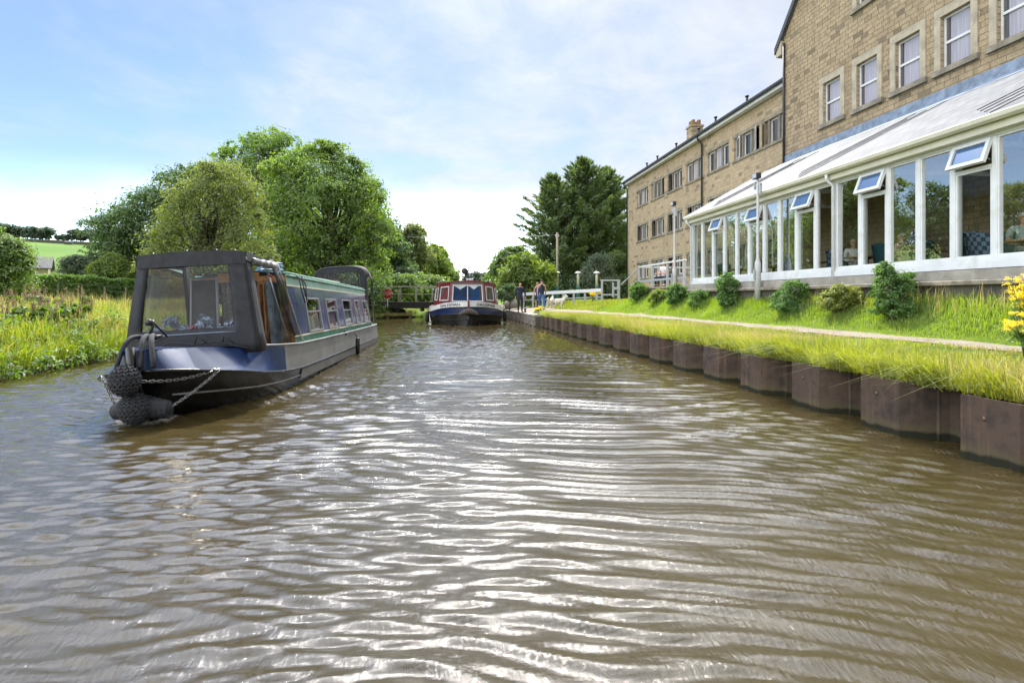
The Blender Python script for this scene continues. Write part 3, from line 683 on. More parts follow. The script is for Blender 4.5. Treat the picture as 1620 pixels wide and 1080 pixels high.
# verge between the piling and the path: tall yellow-green, overhanging
def verge(n, y0, y1, pw):
    y, t = right_pts(n, y0, y1, 0, 1, pw)
    lo = XE - .04; hi = path_edge = xpath(y) - .42
    x = lo + (hi - lo) * t ** 1.1
    return np.stack([x, y, h_right(x, y) - .01], 1)
P = verge(3600, 1.5, 28.5, 1.25); P = clump(P, 13, .075, rng); P[:, 0] = np.maximum(P[:, 0], XE - .10); P[:, 2] = h_right(P[:, 0], P[:, 1]) - .01
keep = vnoise(P[:, 0], P[:, 1], .9, 60) > -.38
P = P[keep]; dry = (vnoise(P[:, 0], P[:, 1], 1.6, 61) + rng.normal(0, .18, len(P))) > .06
fe = np.clip((P[:, 0] - XE) / (xpath(P[:, 1]) - .6 - XE), 0, 1); hh = (.15 + .17 * np.clip(vnoise(P[:, 0], P[:, 1], 1.3, 62) + .5, 0, 1)) * (1 - .78 * sst(.05, .85, fe))
a = P[~dry]; g1 = link('verge_grass', blades('verge_grass', a, hh[~dry][:, None], .011, .55, M['blade'], rng, (-.25, 0, 0)))
tag(g1, 'tall yellow green grass growing between the steel piling and the path', 'grass', kind='stuff')
a = P[dry]; g1 = link('dry_grass', blades('dry_grass', a, hh[dry][:, None] * 1.15, .009, .7, M['blade_dry'], rng, (-.3, 0, 0)))
tag(g1, 'straw coloured dry grass tufts along the top of the steel piling', 'grass', kind='stuff')
# long tufts hanging over the piles
ty = np.concatenate([rng.uniform(3.5, 28.4, 190), rng.normal(8.0, .35, 22), rng.normal(6.35, .2, 12), rng.normal(5.3, .25, 10)])
P = np.stack([XE - .03 + 0 * ty, ty, .57 + 0 * ty], 1); P = clump(P, 26, .06, rng); P[:, 2] = .56
g1 = link('overhanging_grass', blades('overhanging_grass', P, .36, .009, 1.25, M['blade'], rng, (-1.2, 0, 0)))
tag(g1, 'long grass tufts drooping over the edge of the steel piling', 'grass', kind='stuff')
# lawn between path and wall
n = 42000; y, t = right_pts(n, 4, 30, 0, 1, 1.15); x = xpath(y) + .40 + (9.95 - xpath(y) - .40) * t; P = np.stack([x, y, h_right(x, y) - .01], 1)
fl = (x - xpath(y) - .5) / (9.95 - xpath(y) - .5); hh = (.07 + .15 * np.clip(vnoise(x, y, .8, 63) + .35, 0, 1)) * (.35 + .65 * sst(0, .4, fl)) + .14 * sst(9.2, 9.9, x)
g1 = link('lawn_grass', blades('lawn_grass', P, hh[:, None], .013, .5, M['blade_lush'], rng)); tag(g1, 'bright green rough lawn between the path and the glazed dining room', 'grass', kind='stuff')
n = 15000; y, t = right_pts(n, 30, 46, 0, 1, 1); x = xpath(y) + 1.0 + (14 - xpath(y)) * t; P = np.stack([x, y, h_right(x, y) - .01], 1)
g1 = link('far_lawn_grass', blades('far_lawn_grass', P, .17, .03, .4, M['blade'], rng)); tag(g1, 'rough grass around the white rail beyond the path', 'grass', kind='stuff')
# tall dry stems on the lawn
y, t = right_pts(900, 5, 26, 0, 1, 1.1); x = np.where(rng.random(900) < .5, xpath(y) + .7 + 1.6 * t, XE + .2 + 1.9 * t); P = np.stack([x, y, h_right(x, y)], 1); P = clump(P[:90], 4, .12, rng); P[:, 2] = h_right(P[:, 0], P[:, 1])
g1 = link('seeding_grass', blades('seeding_grass', P, .38, .008, .3, M['blade_dry'], rng)); tag(g1, 'thin pale seeding grass stems standing above the lawn', 'grass', kind='stuff')
# left bank: weeds and meadow
def left_pts(n, y0, y1, e0, e1, pe=1.0, py=1.0):
    y = y0 + (y1 - y0) * rng.random(n) ** py; e = e0 + (e1 - e0) * rng.random(n) ** pe; x = xl(y) - e
    return np.stack([x, y, h_left(x, y) - .01], 1)
P = left_pts(5200, 5, 37, .1, 22, 1.5, 1.0); P = clump(P, 12, .14, rng); e = xl(P[:, 1]) - P[:, 0]; P = P[e > .0]; P[:, 2] = h_left(P[:, 0], P[:, 1]) - .01
hh = .24 + .32 * np.clip(vnoise(P[:, 0], P[:, 1], 2.2, 64) + .4, 0, 1) * (1 - .7 * sst(6, 18, xl(P[:, 1]) - P[:, 0]))
dry = vnoise(P[:, 0], P[:, 1], 3.0, 65) + rng.normal(0, .15, len(P)) > .16
g1 = link('meadow_grass', blades('meadow_grass', P[~dry], hh[~dry][:, None], .022, .4, M['blade_meadow'], rng)); tag(g1, 'yellow green meadow grass on the left bank', 'grass', kind='stuff')
g1 = link('dry_meadow_grass', blades('dry_meadow_grass', P[dry], hh[dry][:, None] * 1.1, .02, .4, M['blade_dry'], rng)); tag(g1, 'pale dry grass among the green meadow grass on the left bank', 'grass', kind='stuff')
# broad-leaved weeds hanging over the left edge
P = left_pts(330, 4, 46, -.30, .9, 1.2); rr = rng.uniform(.16, .42, len(P))
bl = [(p[0], p[1], p[2] + .45 * r_ - (.16 if xl(p[1]) - p[0] < .22 else 0), r_, r_, r_ * rng.uniform(.7, 1.3)) for p, r_ in zip(P, rr)]
g1 = link('bank_weeds', leaf_mesh('bank_weeds', bl, 26000, .042, M['leaf_weed'], 21, up=.7, nclump=30, spread=.4, shell=.3)); tag(g1, 'leafy nettles and brambles leaning over the left water edge', 'weeds', kind='stuff')
P = left_pts(420, 4, 40, -.02, .35); P = clump(P, 12, .09, rng); P[:, 2] = h_left(P[:, 0], P[:, 1]) - .02
g1 = link('waterside_grass', blades('waterside_grass', P, .50, .016, .8, M['blade_meadow'], rng, (1.0, 0, 0))); tag(g1, 'long grass leaning out over the water along the left bank', 'grass', kind='stuff')
P = left_pts(380, 5, 34, .3, 7, 1.3); P = clump(P, 9, .10, rng); e = xl(P[:, 1]) - P[:, 0]; P = P[e > .1]; P[:, 2] = h_left(P[:, 0], P[:, 1]) - .01
g1 = link('seeding_meadow_grass', blades('seeding_meadow_grass', P, .62, .010, .25, M['blade_dry'], rng)); tag(g1, 'fine pale seeding grass standing above the weeds of the left bank', 'grass', kind='stuff')
# brown dock stalks with seed heads
def stalk(label, x, y, h, seed):
    rg = np.random.default_rng(seed); z = float(h_left(x, y)); t = thing('dock_plant', label, 'weed', (x, y, z), 0, 'brown dock stalks on the left bank')
    b = MB(); tops = []
    for k in range(4):
        a = rg.uniform(0, 6.28); l = rg.uniform(.05, .22) * h; hh = h * rg.uniform(.7, 1.05)
        b.tube([(0, 0, -.05), (l * .4 * math.cos(a), l * .4 * math.sin(a), hh * .5), (l * math.cos(a), l * math.sin(a), hh)], [.011, .008, .004], 5)
        tops.append((l * math.cos(a), l * math.sin(a), hh))
    b.build('stem', M['oldwood'], t)
    bl = [(q[0] * (.75 + .12 * j), q[1] * (.75 + .12 * j), q[2] * (.62 + .13 * j), .045, .045, .12) for q in tops for j in range(4)]
    link('seed_head', leaf_mesh('seed_head', bl, 260, .018, M['seed'], seed, nclump=40, shell=.2), t)
    bl = [(rg.normal() * .1, rg.normal() * .1, .12 + .1 * j, .16, .16, .1) for j in range(4)]
    link('leaves', leaf_mesh('dock_leaves', bl, 150, .085, M['leaf_weed'], seed + 1, nclump=30, shell=.2), t)
DOCK = [(30, 13.0, 1.25), (72, 14.5, 1.1), (58, 13.2, 1.3), (95, 15.5, 1.2), (110, 16.5, 1.3), (22, 16.5, 1.2), (128, 18.0, 1.2), (84, 13.8, .95), (45, 18.5, 1.3), (8, 12.5, 1.1), (66, 17.0, 1.35), (140, 16.0, 1.0), (120, 14.2, .9)]
for k, (u, d, h) in enumerate(DOCK):
    x, y, _ = place(u, 0, d)
    stalk('brown dock stalks standing in the weeds on the left bank', x, y, h * .62, 300 + k)

# --- trees on the left
def T(name, label, u, d, ubot, blobs, *a, **k):
    x, y, _ = place(u, 0, d); z = float(ground_h(x, y)) if not (x > 0 and y > 46) else 1.0
    return tree(name, label, (x, y, z), blobs, *a, **k)
def profile(d, u0, items):
    """items in picture units (u, v, ru, rv) at distance d -> blobs relative to the foot of the tree"""
    x0, y0, _ = place(u0, 0, d); z0 = float(ground_h(x0, y0)); c, s = math.cos(YAW), math.sin(YAW); out = []
    for (u, v, ru, rv, *dd) in items:
        e = dd[0] if dd else 0.0
        x, y, z = place(u, v, d + e); out.append((x - x0, y - y0, z - z0, ru * (d + e) / 900, max(ru, rv) * (d + e) / 900 * .85, rv * (d + e) / 900))
    return out
B = profile(37, 275, [(240, 370, 95, 70), (175, 408, 40, 42), (195, 372, 42, 38), (235, 330, 48, 38), (285, 305, 55, 42), (320, 290, 45, 36), (290, 370, 80, 80), (210, 425, 60, 45), (165, 430, 32, 34), (330, 350, 60, 70), (205, 400, 50, 55), (155, 445, 26, 24), (255, 345, 60, 55)])
T('broadleaf_tree', 'dark green rounded tree at the left end of the tree row, behind the yellowish one', 275, 37, 470, B, 36000, .098, M['leaf_dark'], M['bark'], 31, 7.5, .3, nclump=26, spread=.18)
B = profile(27, 335, [(335, 350, 70, 75), (290, 370, 48, 62), (268, 395, 40, 55), (310, 310, 50, 42), (350, 285, 48, 38), (385, 320, 40, 50), (395, 375, 42, 60), (335, 420, 90, 50), (415, 415, 28, 45), (262, 430, 38, 40), (330, 285, 34, 30)])
T('hawthorn_tree', 'olive and straw tinted hawthorn bush tree rising directly behind the canopy of the blue boat', 335, 27, 470, B, 36000, .060, M['leaf_haw'], M['bark'], 32, 5.2, .22, nclump=34, spread=.2, droop=.5)
B = profile(44, 425, [(425, 250, 55, 45), (425, 218, 26, 22), (400, 232, 30, 22), (360, 250, 28, 24), (455, 245, 36, 36), (405, 300, 70, 60), (440, 330, 80, 90), (375, 290, 40, 40), (470, 380, 90, 80), (350, 245, 18, 14)])
T('tall_tree', 'tallest green tree at the back of the left row, its top against the sky', 425, 44, 470, B, 28000, .115, M['leaf_ash'], M['bark'], 33, 12, .4, nclump=22, spread=.19)
B = profile(36, 520, [(515, 345, 92, 100), (490, 262, 42, 36), (530, 252, 30, 28), (562, 290, 38, 38), (455, 290, 45, 55), (585, 335, 36, 48), (600, 385, 27, 50), (450, 370, 45, 70), (540, 400, 75, 60), (575, 425, 50, 42), (470, 425, 55, 45), (510, 238, 26, 18), (548, 268, 30, 30)])
T('ash_tree', 'broad bright green ash tree with a rounded crown above the stern of the blue boat', 520, 36, 470, B, 56000, .092, M['leaf_ash'], M['bark'], 34, 9.5, .38, nclump=28, spread=.185)
B = profile(62, 585, [(580, 310, 26, 30), (590, 300, 16, 16), (600, 370, 34, 40), (575, 360, 36, 60), (600, 420, 30, 40)])
T('broadleaf_tree', 'tree of which only a rounded dark edge shows to the right of the ash tree', 585, 62, 470, B, 8000, .2, M['leaf_dark'], M['bark'], 35, 11, .35, nclump=12, spread=.26)
row = [('tree with a pale domed top just right of the ash tree, above the swing bridge', 648, 68, [(645, 385, 24, 28), (655, 375, 20, 20), (640, 420, 30, 40), (660, 412, 24, 34)], 'leaf_haw', 9000),
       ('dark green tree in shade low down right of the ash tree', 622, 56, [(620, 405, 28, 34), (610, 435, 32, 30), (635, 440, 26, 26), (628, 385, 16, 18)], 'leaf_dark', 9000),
       ('bright green tree on the canal bank behind the rail of the swing bridge', 668, 76, [(672, 420, 28, 30), (665, 438, 26, 28), (690, 432, 20, 22), (680, 402, 18, 20)], 'leaf_lime', 9000),
       ('tree with sunlit sloping side second from the end of the left row', 690, 92, [(690, 415, 18, 22), (700, 432, 18, 22), (682, 445, 24, 24), (694, 400, 10, 12)], 'leaf_mid', 7000),
       ('smallest tree at the far right end of the left row, against the white sky', 708, 110, [(706, 440, 16, 18), (716, 450, 10, 14), (700, 452, 18, 18), (708, 426, 8, 8)], 'leaf_lime', 6000)]
for k, (lb, u, d, it, mt, n_) in enumerate(row):
    T('broadleaf_tree', lb, u, d, 470, profile(d, u, it), n_, .0031 * d, M[mt], M['bark'], 40 + k, 5.5, .25, nclump=9, spread=.27, group='trees along the left bank')
for k, (lb, u, d, it, mt) in enumerate([
        ('hazy small tree far down the canal just right of the lamp on the red boat', 748, 180, [(746, 446, 16, 16), (757, 452, 12, 14), (738, 456, 12, 10)], 'leaf_far'),
        ('pale rounded tree far down the canal in the gap between the rows', 764, 190, [(764, 442, 9, 14), (760, 455, 12, 12)], 'leaf_far'),
        ('narrow dark tree far off at the left end of the right row', 781, 150, [(782, 432, 10, 20), (776, 448, 10, 16), (790, 450, 12, 18)], 'leaf_mid'),
        ('low distant tree filling the end of the canal behind the red boat', 730, 200, [(728, 458, 14, 12), (716, 460, 12, 10)], 'leaf_far')]):
    T('far_tree', lb, u, d, 470, profile(d, u, it), 3600, .55, M[mt], M['bark'], 60 + k, 5, .3, nclump=4, spread=.28, group='trees at the end of the canal')
for k, (u, d, hv) in enumerate([(330, 85, 330), (400, 95, 330), (470, 90, 335), (520, 105, 345), (560, 120, 360), (290, 78, 345), (250, 72, 360)]):
    T('broadleaf_tree', 'tree deep behind the front row on the left, seen only through its gaps', u, d, 470, profile(d, u, [(u, hv + 60, 34, 60), (u - 25, hv + 80, 26, 46), (u + 26, hv + 76, 26, 48), (u, 445, 46, 34)]), 7000, .0034 * d, M['leaf_mid'], M['bark'], 180 + k, 8, .35, nclump=6, spread=.26, group='trees behind the left row')
for k, (lb, u, d, it, mt) in enumerate([
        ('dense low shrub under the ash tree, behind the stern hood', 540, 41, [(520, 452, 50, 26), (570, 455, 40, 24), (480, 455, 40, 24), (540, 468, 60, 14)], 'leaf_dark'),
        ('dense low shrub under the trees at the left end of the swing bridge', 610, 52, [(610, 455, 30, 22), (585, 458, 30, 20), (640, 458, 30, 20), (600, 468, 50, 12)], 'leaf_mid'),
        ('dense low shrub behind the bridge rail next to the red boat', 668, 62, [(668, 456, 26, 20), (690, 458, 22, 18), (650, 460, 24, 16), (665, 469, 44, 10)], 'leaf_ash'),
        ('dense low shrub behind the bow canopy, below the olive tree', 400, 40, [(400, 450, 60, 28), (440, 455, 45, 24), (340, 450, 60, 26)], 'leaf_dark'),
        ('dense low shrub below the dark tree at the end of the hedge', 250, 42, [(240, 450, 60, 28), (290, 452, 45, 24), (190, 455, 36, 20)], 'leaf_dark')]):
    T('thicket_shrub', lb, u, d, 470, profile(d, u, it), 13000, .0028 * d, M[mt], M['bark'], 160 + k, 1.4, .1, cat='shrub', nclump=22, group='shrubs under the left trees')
# --- trees on the right
def conifer(name, label, u, d, h, spread_, seed, n, lean=0.0, group=None):
    x, y, _ = place(u, 0, d); z = 1.0; rg = np.random.default_rng(seed)
    t = thing(name, label, 'tree', (x, y, z), 0, group)
    b = MB(); b.tube([(0, 0, -.3), (0, 0, h * .5), (lean * .5, 0, h)], [.34, .2, .02], 8)
    P, O = [], []
    nb = 230
    for k in range(nb):
        f = (k + .5) / nb; zb = h * (.05 + .93 * f); ln = spread_ * (1 - f) ** .85 * rg.uniform(.55, 1.25) + .22; a = k * 2.399 + rg.normal() * .3
        rise = lerp(.16, .95, f) + rg.normal() * .1
        e = np.array([math.cos(a) * ln + lean * f * .5, math.sin(a) * ln, zb + rise * ln]); s0 = np.array([lean * f * .5, 0, zb])
        b.tube([tuple(s0), tuple((s0 + e) / 2 - np.array([0, 0, .06 * ln])), tuple(e)], [.05 * (1 - f) + .015, .03 * (1 - f) + .01, .004], 4)
        m = int(n / nb * (.4 + 1.2 * ln / spread_)); tt = rg.uniform(.18, 1.05, (m, 1)) ** .8
        wd = ln * .15 * (1.12 - tt) ** 1.2 + .045
        p = s0 + (e - s0) * tt + rg.normal(size=(m, 3)) * wd * np.array([1, 1, .55]); P.append(p)
        O.append(np.tile((e - s0) / (np.linalg.norm(e - s0) + 1e-6), (m, 1)))
    P = np.concatenate(P); O = np.concatenate(O)
    # spray: long axis follows the branch
    nr = unit(rg.normal(size=P.shape) * .8 + np.array([0, 0, .7])); a_ = unit(O + rg.normal(size=P.shape) * .38 + np.array([0, 0, .15])); a_ -= nr * np.sum(a_ * nr, 1, keepdims=True); a_ = unit(a_); b_ = np.cross(nr, a_)
    s = .22 * rg.uniform(.6, 1.4, (len(P), 1)); V = np.empty((len(P), 4, 3)); V[:, 0] = P - a_ * s; V[:, 1] = P + b_ * s * .22; V[:, 2] = P + a_ * s * 1.3; V[:, 3] = P - b_ * s * .22
    link('crown', npmesh(name + '_crown', V.reshape(-1, 3), np.arange(len(P) * 4).reshape(-1, 4), M['leaf_con']), t)
    b.build('trunk', M['bark'], t); return t
G_ = 'dark conifers beside the hotel'
conifer('conifer', 'tall dark conifer with the highest tip in the clump left of the hotel', 922, 57, 14.6, 6.3, 71, 36000, 0, G_)
conifer('conifer', 'dark conifer second in height, touching the end of the hotel', 957, 59, 14.0, 5.9, 72, 30000, .3, G_)
conifer('conifer', 'thinner ragged conifer leaning out on the left of the dark clump', 880, 56, 12.7, 5.2, 73, 22000, -.8, G_)
conifer('conifer', 'dark conifer partly hidden behind the end wall of the hotel', 990, 64, 9.0, 4.2, 74, 9000, 0, G_)
B = profile(46, 828, [(822, 438, 28, 26), (806, 446, 22, 22), (846, 448, 26, 20), (838, 414, 16, 18), (798, 458, 18, 14), (862, 438, 16, 24), (815, 415, 12, 14), (825, 466, 34, 9)])
T('broadleaf_tree', 'bright yellow green tree behind the man in navy', 828, 46, 470, B, 15000, .12, M['leaf_lime'], M['bark'], 75, 3.2, .16, nclump=20)
B = profile(64, 800, [(800, 425, 22, 26), (790, 445, 20, 22), (815, 415, 20, 22)])
T('broadleaf_tree', 'dark green tree left of the yellow green one, above the side of the red boat', 800, 64, 470, B, 7000, .2, M['leaf_mid'], M['bark'], 76, 4, .2, nclump=12)
B = profile(50, 945, [(945, 430, 25, 28), (930, 445, 24, 22), (960, 445, 22, 22), (950, 412, 16, 18)])
T('willow_bush', 'grey green rounded willow in front of the dark conifers', 945, 50, 470, B, 12000, .085, M['leaf_grey'], M['bark'], 77, 2.4, .12, cat='shrub', nclump=22, droop=.4)
B = profile(41, 806, [(804, 462, 14, 12), (796, 470, 14, 10), (812, 470, 12, 10)])
T('bush', 'small dark bush on the bank beside the stern of the red boat', 806, 41, 470, B, 3500, .07, M['leaf_dark'], M['bark'], 78, .7, .05, cat='shrub', nclump=26)
B = profile(52, 905, [(900, 452, 50, 18), (850, 455, 40, 16), (960, 455, 40, 16), (990, 452, 24, 20), (860, 468, 60, 10), (940, 467, 60, 10), (815, 468, 30, 9)])
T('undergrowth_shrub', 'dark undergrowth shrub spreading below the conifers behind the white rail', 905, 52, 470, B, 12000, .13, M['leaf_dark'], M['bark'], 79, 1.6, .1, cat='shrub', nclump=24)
# --- left edge, hedge, bushes
B = profile(24, 12, [(5, 410, 34, 36), (25, 400, 20, 22), (15, 440, 30, 30), (-15, 420, 40, 40), (-20, 380, 25, 20), (34, 425, 14, 22)])
T('small_tree', 'yellowing small tree cut off by the left photo edge, before the cottage', 12, 24, 470, B, 15000, .065, M['leaf_mid'], M['bark'], 81, 1.9, .1, nclump=30)
B = profile(35, 125, [(125, 423, 22, 20), (112, 430, 14, 14), (140, 430, 14, 14)])
T('bush', 'rounded dark bush with whitish leaves left of the bright lime bush, behind the hedge', 125, 35, 470, B, 9000, .065, M['leaf_grey'], M['bark'], 82, 2.2, .1, cat='shrub', nclump=26)
B = profile(34, 175, [(175, 424, 22, 20), (160, 428, 14, 16), (192, 428, 16, 18), (178, 412, 14, 10)])
T('bush', 'bright lime coloured bush showing above the hedge next to the blue boat', 175, 34, 470, B, 11000, .065, M['leaf_lime'], M['bark'], 83, 2.2, .1, cat='shrub', nclump=26)
B = profile(60, 86, [(84, 436, 18, 10), (96, 437, 12, 8)])
T('bush', 'low brownish bush between the cottage and the pale bush', 86, 60, 470, B, 4000, .12, M['leaf_haw'], M['bark'], 84, 1.5, .1, cat='shrub', nclump=20)
# clipped hedge
h0 = place(-60, 0, 27.5); h1 = place(290, 0, 36)
rg = np.random.default_rng(85); n = 26000; tt = rg.random(n); side = rg.random(n)
ax = Vector((h1[0] - h0[0], h1[1] - h0[1], 0)); ln = ax.length; ax.normalize(); nv = np.array([ax.y, -ax.x, 0])
u_ = np.where(side < .5, 1.0, np.where(side < .8, rg.uniform(-1, 1, n), -1.0)) * .5; zt = np.where((side >= .5) & (side < .8), 1.0, rg.random(n))
hx = h0[0] + ax.x * ln * tt; hy = h0[1] + ax.y * ln * tt; base = h_left(hx, hy)
P = np.stack([hx, hy, base + zt * (1.42 + .05 * np.sin(tt * 40))], 1) + nv * (u_ + rg.normal(0, .07, n))[:, None]; P[:, 2] += rg.normal(0, .035, n)
O = unit(nv * u_[:, None] * 2 + np.array([0, 0, 1]) * (zt > .97)[:, None] + rg.normal(size=P.shape) * .6)
V, F = leaf_quads(P, O, .085, rg); hd = thing('hedge', 'long clipped green hedge along the back of the left meadow', 'hedge', (0, 0, 0))
link('foliage', npmesh('hedge_foliage', V, F, M['leaf_hedge']), hd)
b = MB(); a0 = Vector((h0[0], h0[1], 0)); a1 = Vector((h1[0], h1[1], 0))
for k in range(24):
    q = a0.lerp(a1, (k + .5) / 24); zb = float(h_left(q.x, q.y)); b.tube([(q.x, q.y, zb - .2), (q.x + .05, q.y, zb + .6), (q.x - .08, q.y, zb + 1.25)], [.05, .035, .01], 5)
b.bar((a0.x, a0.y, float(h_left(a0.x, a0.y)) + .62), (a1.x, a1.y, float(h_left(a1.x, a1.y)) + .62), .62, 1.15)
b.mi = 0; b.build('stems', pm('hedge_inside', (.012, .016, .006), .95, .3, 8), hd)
# post and wire fence in front of the hedge
fn = thing('wire_fence', 'thin post and wire fence in front of the clipped hedge', 'fence', (0, 0, 0))
f0, f1 = Vector(place(-40, 0, 24)[:2] + (0,)), Vector(place(260, 0, 31)[:2] + (0,)); pts = []
for k in range(9):
    q = f0.lerp(f1, k / 8); zb = float(h_left(q.x, q.y)); b = MB(); b.bar((q.x, q.y, zb - .3), (q.x + .02, q.y, zb + .95), .06, .06); b.build('post', M['oldwood'], fn, .01); pts.append((q.x, q.y, zb))
b = MB()
for hgt in (.45, .75, 1.0): b.tube([(p[0], p[1] - .05, p[2] + hgt) for p in pts], .003, 4)
b.build('wire', M['oldwood'], fn)
# ridge trees and field wall on the hill
for k, (lb, u, w_, hh) in enumerate([('wooded clump on the ridge at the left edge of the photo', 8, 26, 17), ('long dark wooded clump on the ridge, second from the left', 38, 17, 14), ('rounded dark clump on the ridge above the boundary wall', 72, 20, 15), ('low gappy clump on the ridge between the two rounded ones', 100, 10, 8), ('dark rounded clump on the ridge nearest the big dark tree', 124, 15, 14), ('ridge clump mostly hidden by the big dark tree', 152, 16, 15)]):
    x, y, _ = place(u, 0, 462); z = float(h_left(x, y)) - 1
    bl = [(rg.uniform(-1, 1) * w_ * .36, rg.normal() * 3, hh * .34 * rg.uniform(.8, 1.35), w_ * .2, w_ * .2, hh * .36) for _ in range(9)]
    t = thing('ridge_trees', lb, 'tree', (x, y, z), 0, 'trees on the ridge')
    link('crown', leaf_mesh('ridge_crown', bl, 2600, 1.15, M['leaf_far'], 90 + k, nclump=2, spread=.25), t)
    b = MB()
    for q in bl[:5]: b.tube([(q[0], q[1], -1), (q[0], q[1], q[2])], [.4, .15], 5)
    b.build('trunk', M['bark'], t)
# ------------------------------------------------------------------ hotel
M['stone'] = stonemat('tan_coursed_stone', 1, (.37, .285, .18), (.19, .15, .10), (.43, .335, .215), (.25, .20, .135), .45, .165, bump=1.3)
M['stone_wing'] = stonemat('pale_coursed_stone', 1, (.39, .305, .195), (.21, .17, .115), (.45, .36, .24), (.29, .235, .165), .46, .17, .7)
M['dressed'] = pm('dressed_stone', (.38, .33, .245), .85, .18, 2.5, bump=.3, bs=25, dirt=(.12, .105, .085), dirt_amt=.6)
M['sillstone'] = pm('weathered_sill_stone', (.24, .21, .16), .9, .3, 3, bump=.4, bs=20, dirt=(.06, .055, .045), dirt_amt=.7)
M['mullion'] = pm('stone_mullion', (.19, .165, .13), .85, .2, 3, dirt=(.10, .09, .07), dirt_amt=.5)
M['frame_bronze'] = pm('bronze_window_frame', (.06, .045, .035), .4, .2, 6)
def curtainpane(name, c0, c1, mixv):
    """pane with a net curtain close behind it"""
    m, nt, out = nmat(name)
    tc = nt.nodes.new('ShaderNodeTexCoord'); mp = nt.nodes.new('ShaderNodeMapping'); mp.inputs['Scale'].default_value = (1, 9, .4); L(nt, tc, 'Object', mp, 0)
    n = N(nt, 'ShaderNodeTexNoise', Scale=2.0, Detail=3.0); L(nt, mp, 0, n, 'Vector')
    r = ramp(nt, [(.3, c0), (.7, c1)]); L(nt, n, 'Fac', r, 'Fac')
    p = nt.nodes.new('ShaderNodeBsdfPrincipled'); p.inputs['Roughness'].default_value = .03; p.inputs['Specular IOR Level'].default_value = .9; L(nt, r, 0, p, 'Base Color')
    L(nt, p, 0, out, 0); return m
M['net'] = curtainpane('net_curtain_pane', (.27, .25, .29), (.38, .36, .40), .5)
M['netdark'] = curtainpane('half_drawn_curtain_pane', (.025, .025, .028), (.12, .115, .12), .5)

def wall_grid(b, x, ys, zs, holes, rev):
    """wall in the plane X = x facing -X with rectangular holes (y0,y1,z0,z1) and reveals of depth rev"""
    Y = sorted(set([ys[0], ys[1]] + [h[i] for h in holes for i in (0, 1)])); Zs = sorted(set([zs[0], zs[1]] + [h[i] for h in holes for i in (2, 3)]))
    for i in range(len(Y) - 1):
        for j in range(len(Zs) - 1):
            cy_, cz_ = (Y[i] + Y[i + 1]) / 2, (Zs[j] + Zs[j + 1]) / 2
            if any(h[0] < cy_ < h[1] and h[2] < cz_ < h[3] for h in holes): continue
            b.quad((x, Y[i], Zs[j]), (x, Y[i], Zs[j + 1]), (x, Y[i + 1], Zs[j + 1]), (x, Y[i + 1], Zs[j]))
    for (a, c, d, e) in holes:
        b.quad((x, a, d), (x + rev, a, d), (x + rev, a, e), (x, a, e)); b.quad((x, c, d), (x, c, e), (x + rev, c, e), (x + rev, c, d))
        b.quad((x, a, d), (x, c, d), (x + rev, c, d), (x + rev, a, d)); b.quad((x, a, e), (x + rev, a, e), (x + rev, c, e), (x, c, e))

XG, XW = 14.0, 14.3
# ---- wing
WCOL = [40.1, 37.13, 34.26, 31.35, 28.55, 25.72, 22.85 + .15]
WROW = [(2.95, 4.04), (5.72, 6.80), (8.30, 9.38)]
wing = thing('hotel_wing', 'long three storey stone hotel wing with rows of three light windows and a chimney', 'hotel', (XW, 22.2, 1.3))
ox, oy, oz = XW, 22.2, 1.3
holes = [(yc - 1.16 - oy, yc + 1.16 - oy, z0 - oz, z1 - oz) for yc in WCOL for (z0, z1) in WROW if yc - 1.16 > 22.25 or True]
holes = [(max(h[0], .06), h[1], h[2], h[3]) for h in holes]
b = MB(); wall_grid(b, 0, (0, 21.3), (-1.5, 9.25), holes, .24)
b.quad((0, 21.3, -1.5), (0, 21.3, 9.25), (9, 21.3, 9.25), (9, 21.3, -1.5)); b.add([(0, 21.3, 9.25), (9, 21.3, 9.25), (4.5, 21.3, 11.9)], [(0, 1, 2)])
b.build('wall', M['stone_wing'], wing)
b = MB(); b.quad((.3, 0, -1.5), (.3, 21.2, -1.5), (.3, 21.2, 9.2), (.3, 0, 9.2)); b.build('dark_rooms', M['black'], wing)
b = MB(); rs = math.tan(R(30))
b.add([(-.42, -.1, 9.30), (-.42, 21.6, 9.30), (4.5, 21.6, 9.30 + 4.92 * rs), (4.5, -.1, 9.30 + 4.92 * rs), (9.4, 21.6, 9.30), (9.4, -.1, 9.30)], [(0, 1, 2, 3), (3, 2, 4, 5)])
ro = b.build('roof', M['slate_dark'], wing)
for k in range(7):
    q = MB(); yy = 1.2 + 2.9 * k + (k % 3) * .4; xx = .6; zz_ = 9.30 + (xx + .42) * rs; q.tube([(xx, yy, zz_ - .1), (xx, yy, zz_ + .28)], .06, 8); q.lathe([(.10, 0), (.10, .06), (.02, .1)], (xx, yy, zz_ + .26), 8); q.build('roof_vent', M['black'], ro)
b = MB(); b.bx(-.30, -.02, -.05, 21.5, 9.02, 9.22); b.build('fascia', M['white'], wing)
b = MB(); b.bx(-.44, -.31, -.08, 21.6, 9.16, 9.29); b.build('gutter', M['blackiron'], wing, .02)
for yy in (8.05, 21.15):
    b = MB(); b.tube([(-.36, yy, 9.16), (-.34, yy, 9.0), (-.09, yy, 8.75), (-.09, yy, -.2)], .052, 8); b.build('downpipe', M['blackiron'], wing)
b = MB(); b.bx(2.0, 2.8, 14.0, 14.8, 9.6, 11.6); b.bx(1.94, 2.86, 13.94, 14.86, 11.6, 11.73); ch = b.build('chimney', M['stone_wing'], ro, .01)
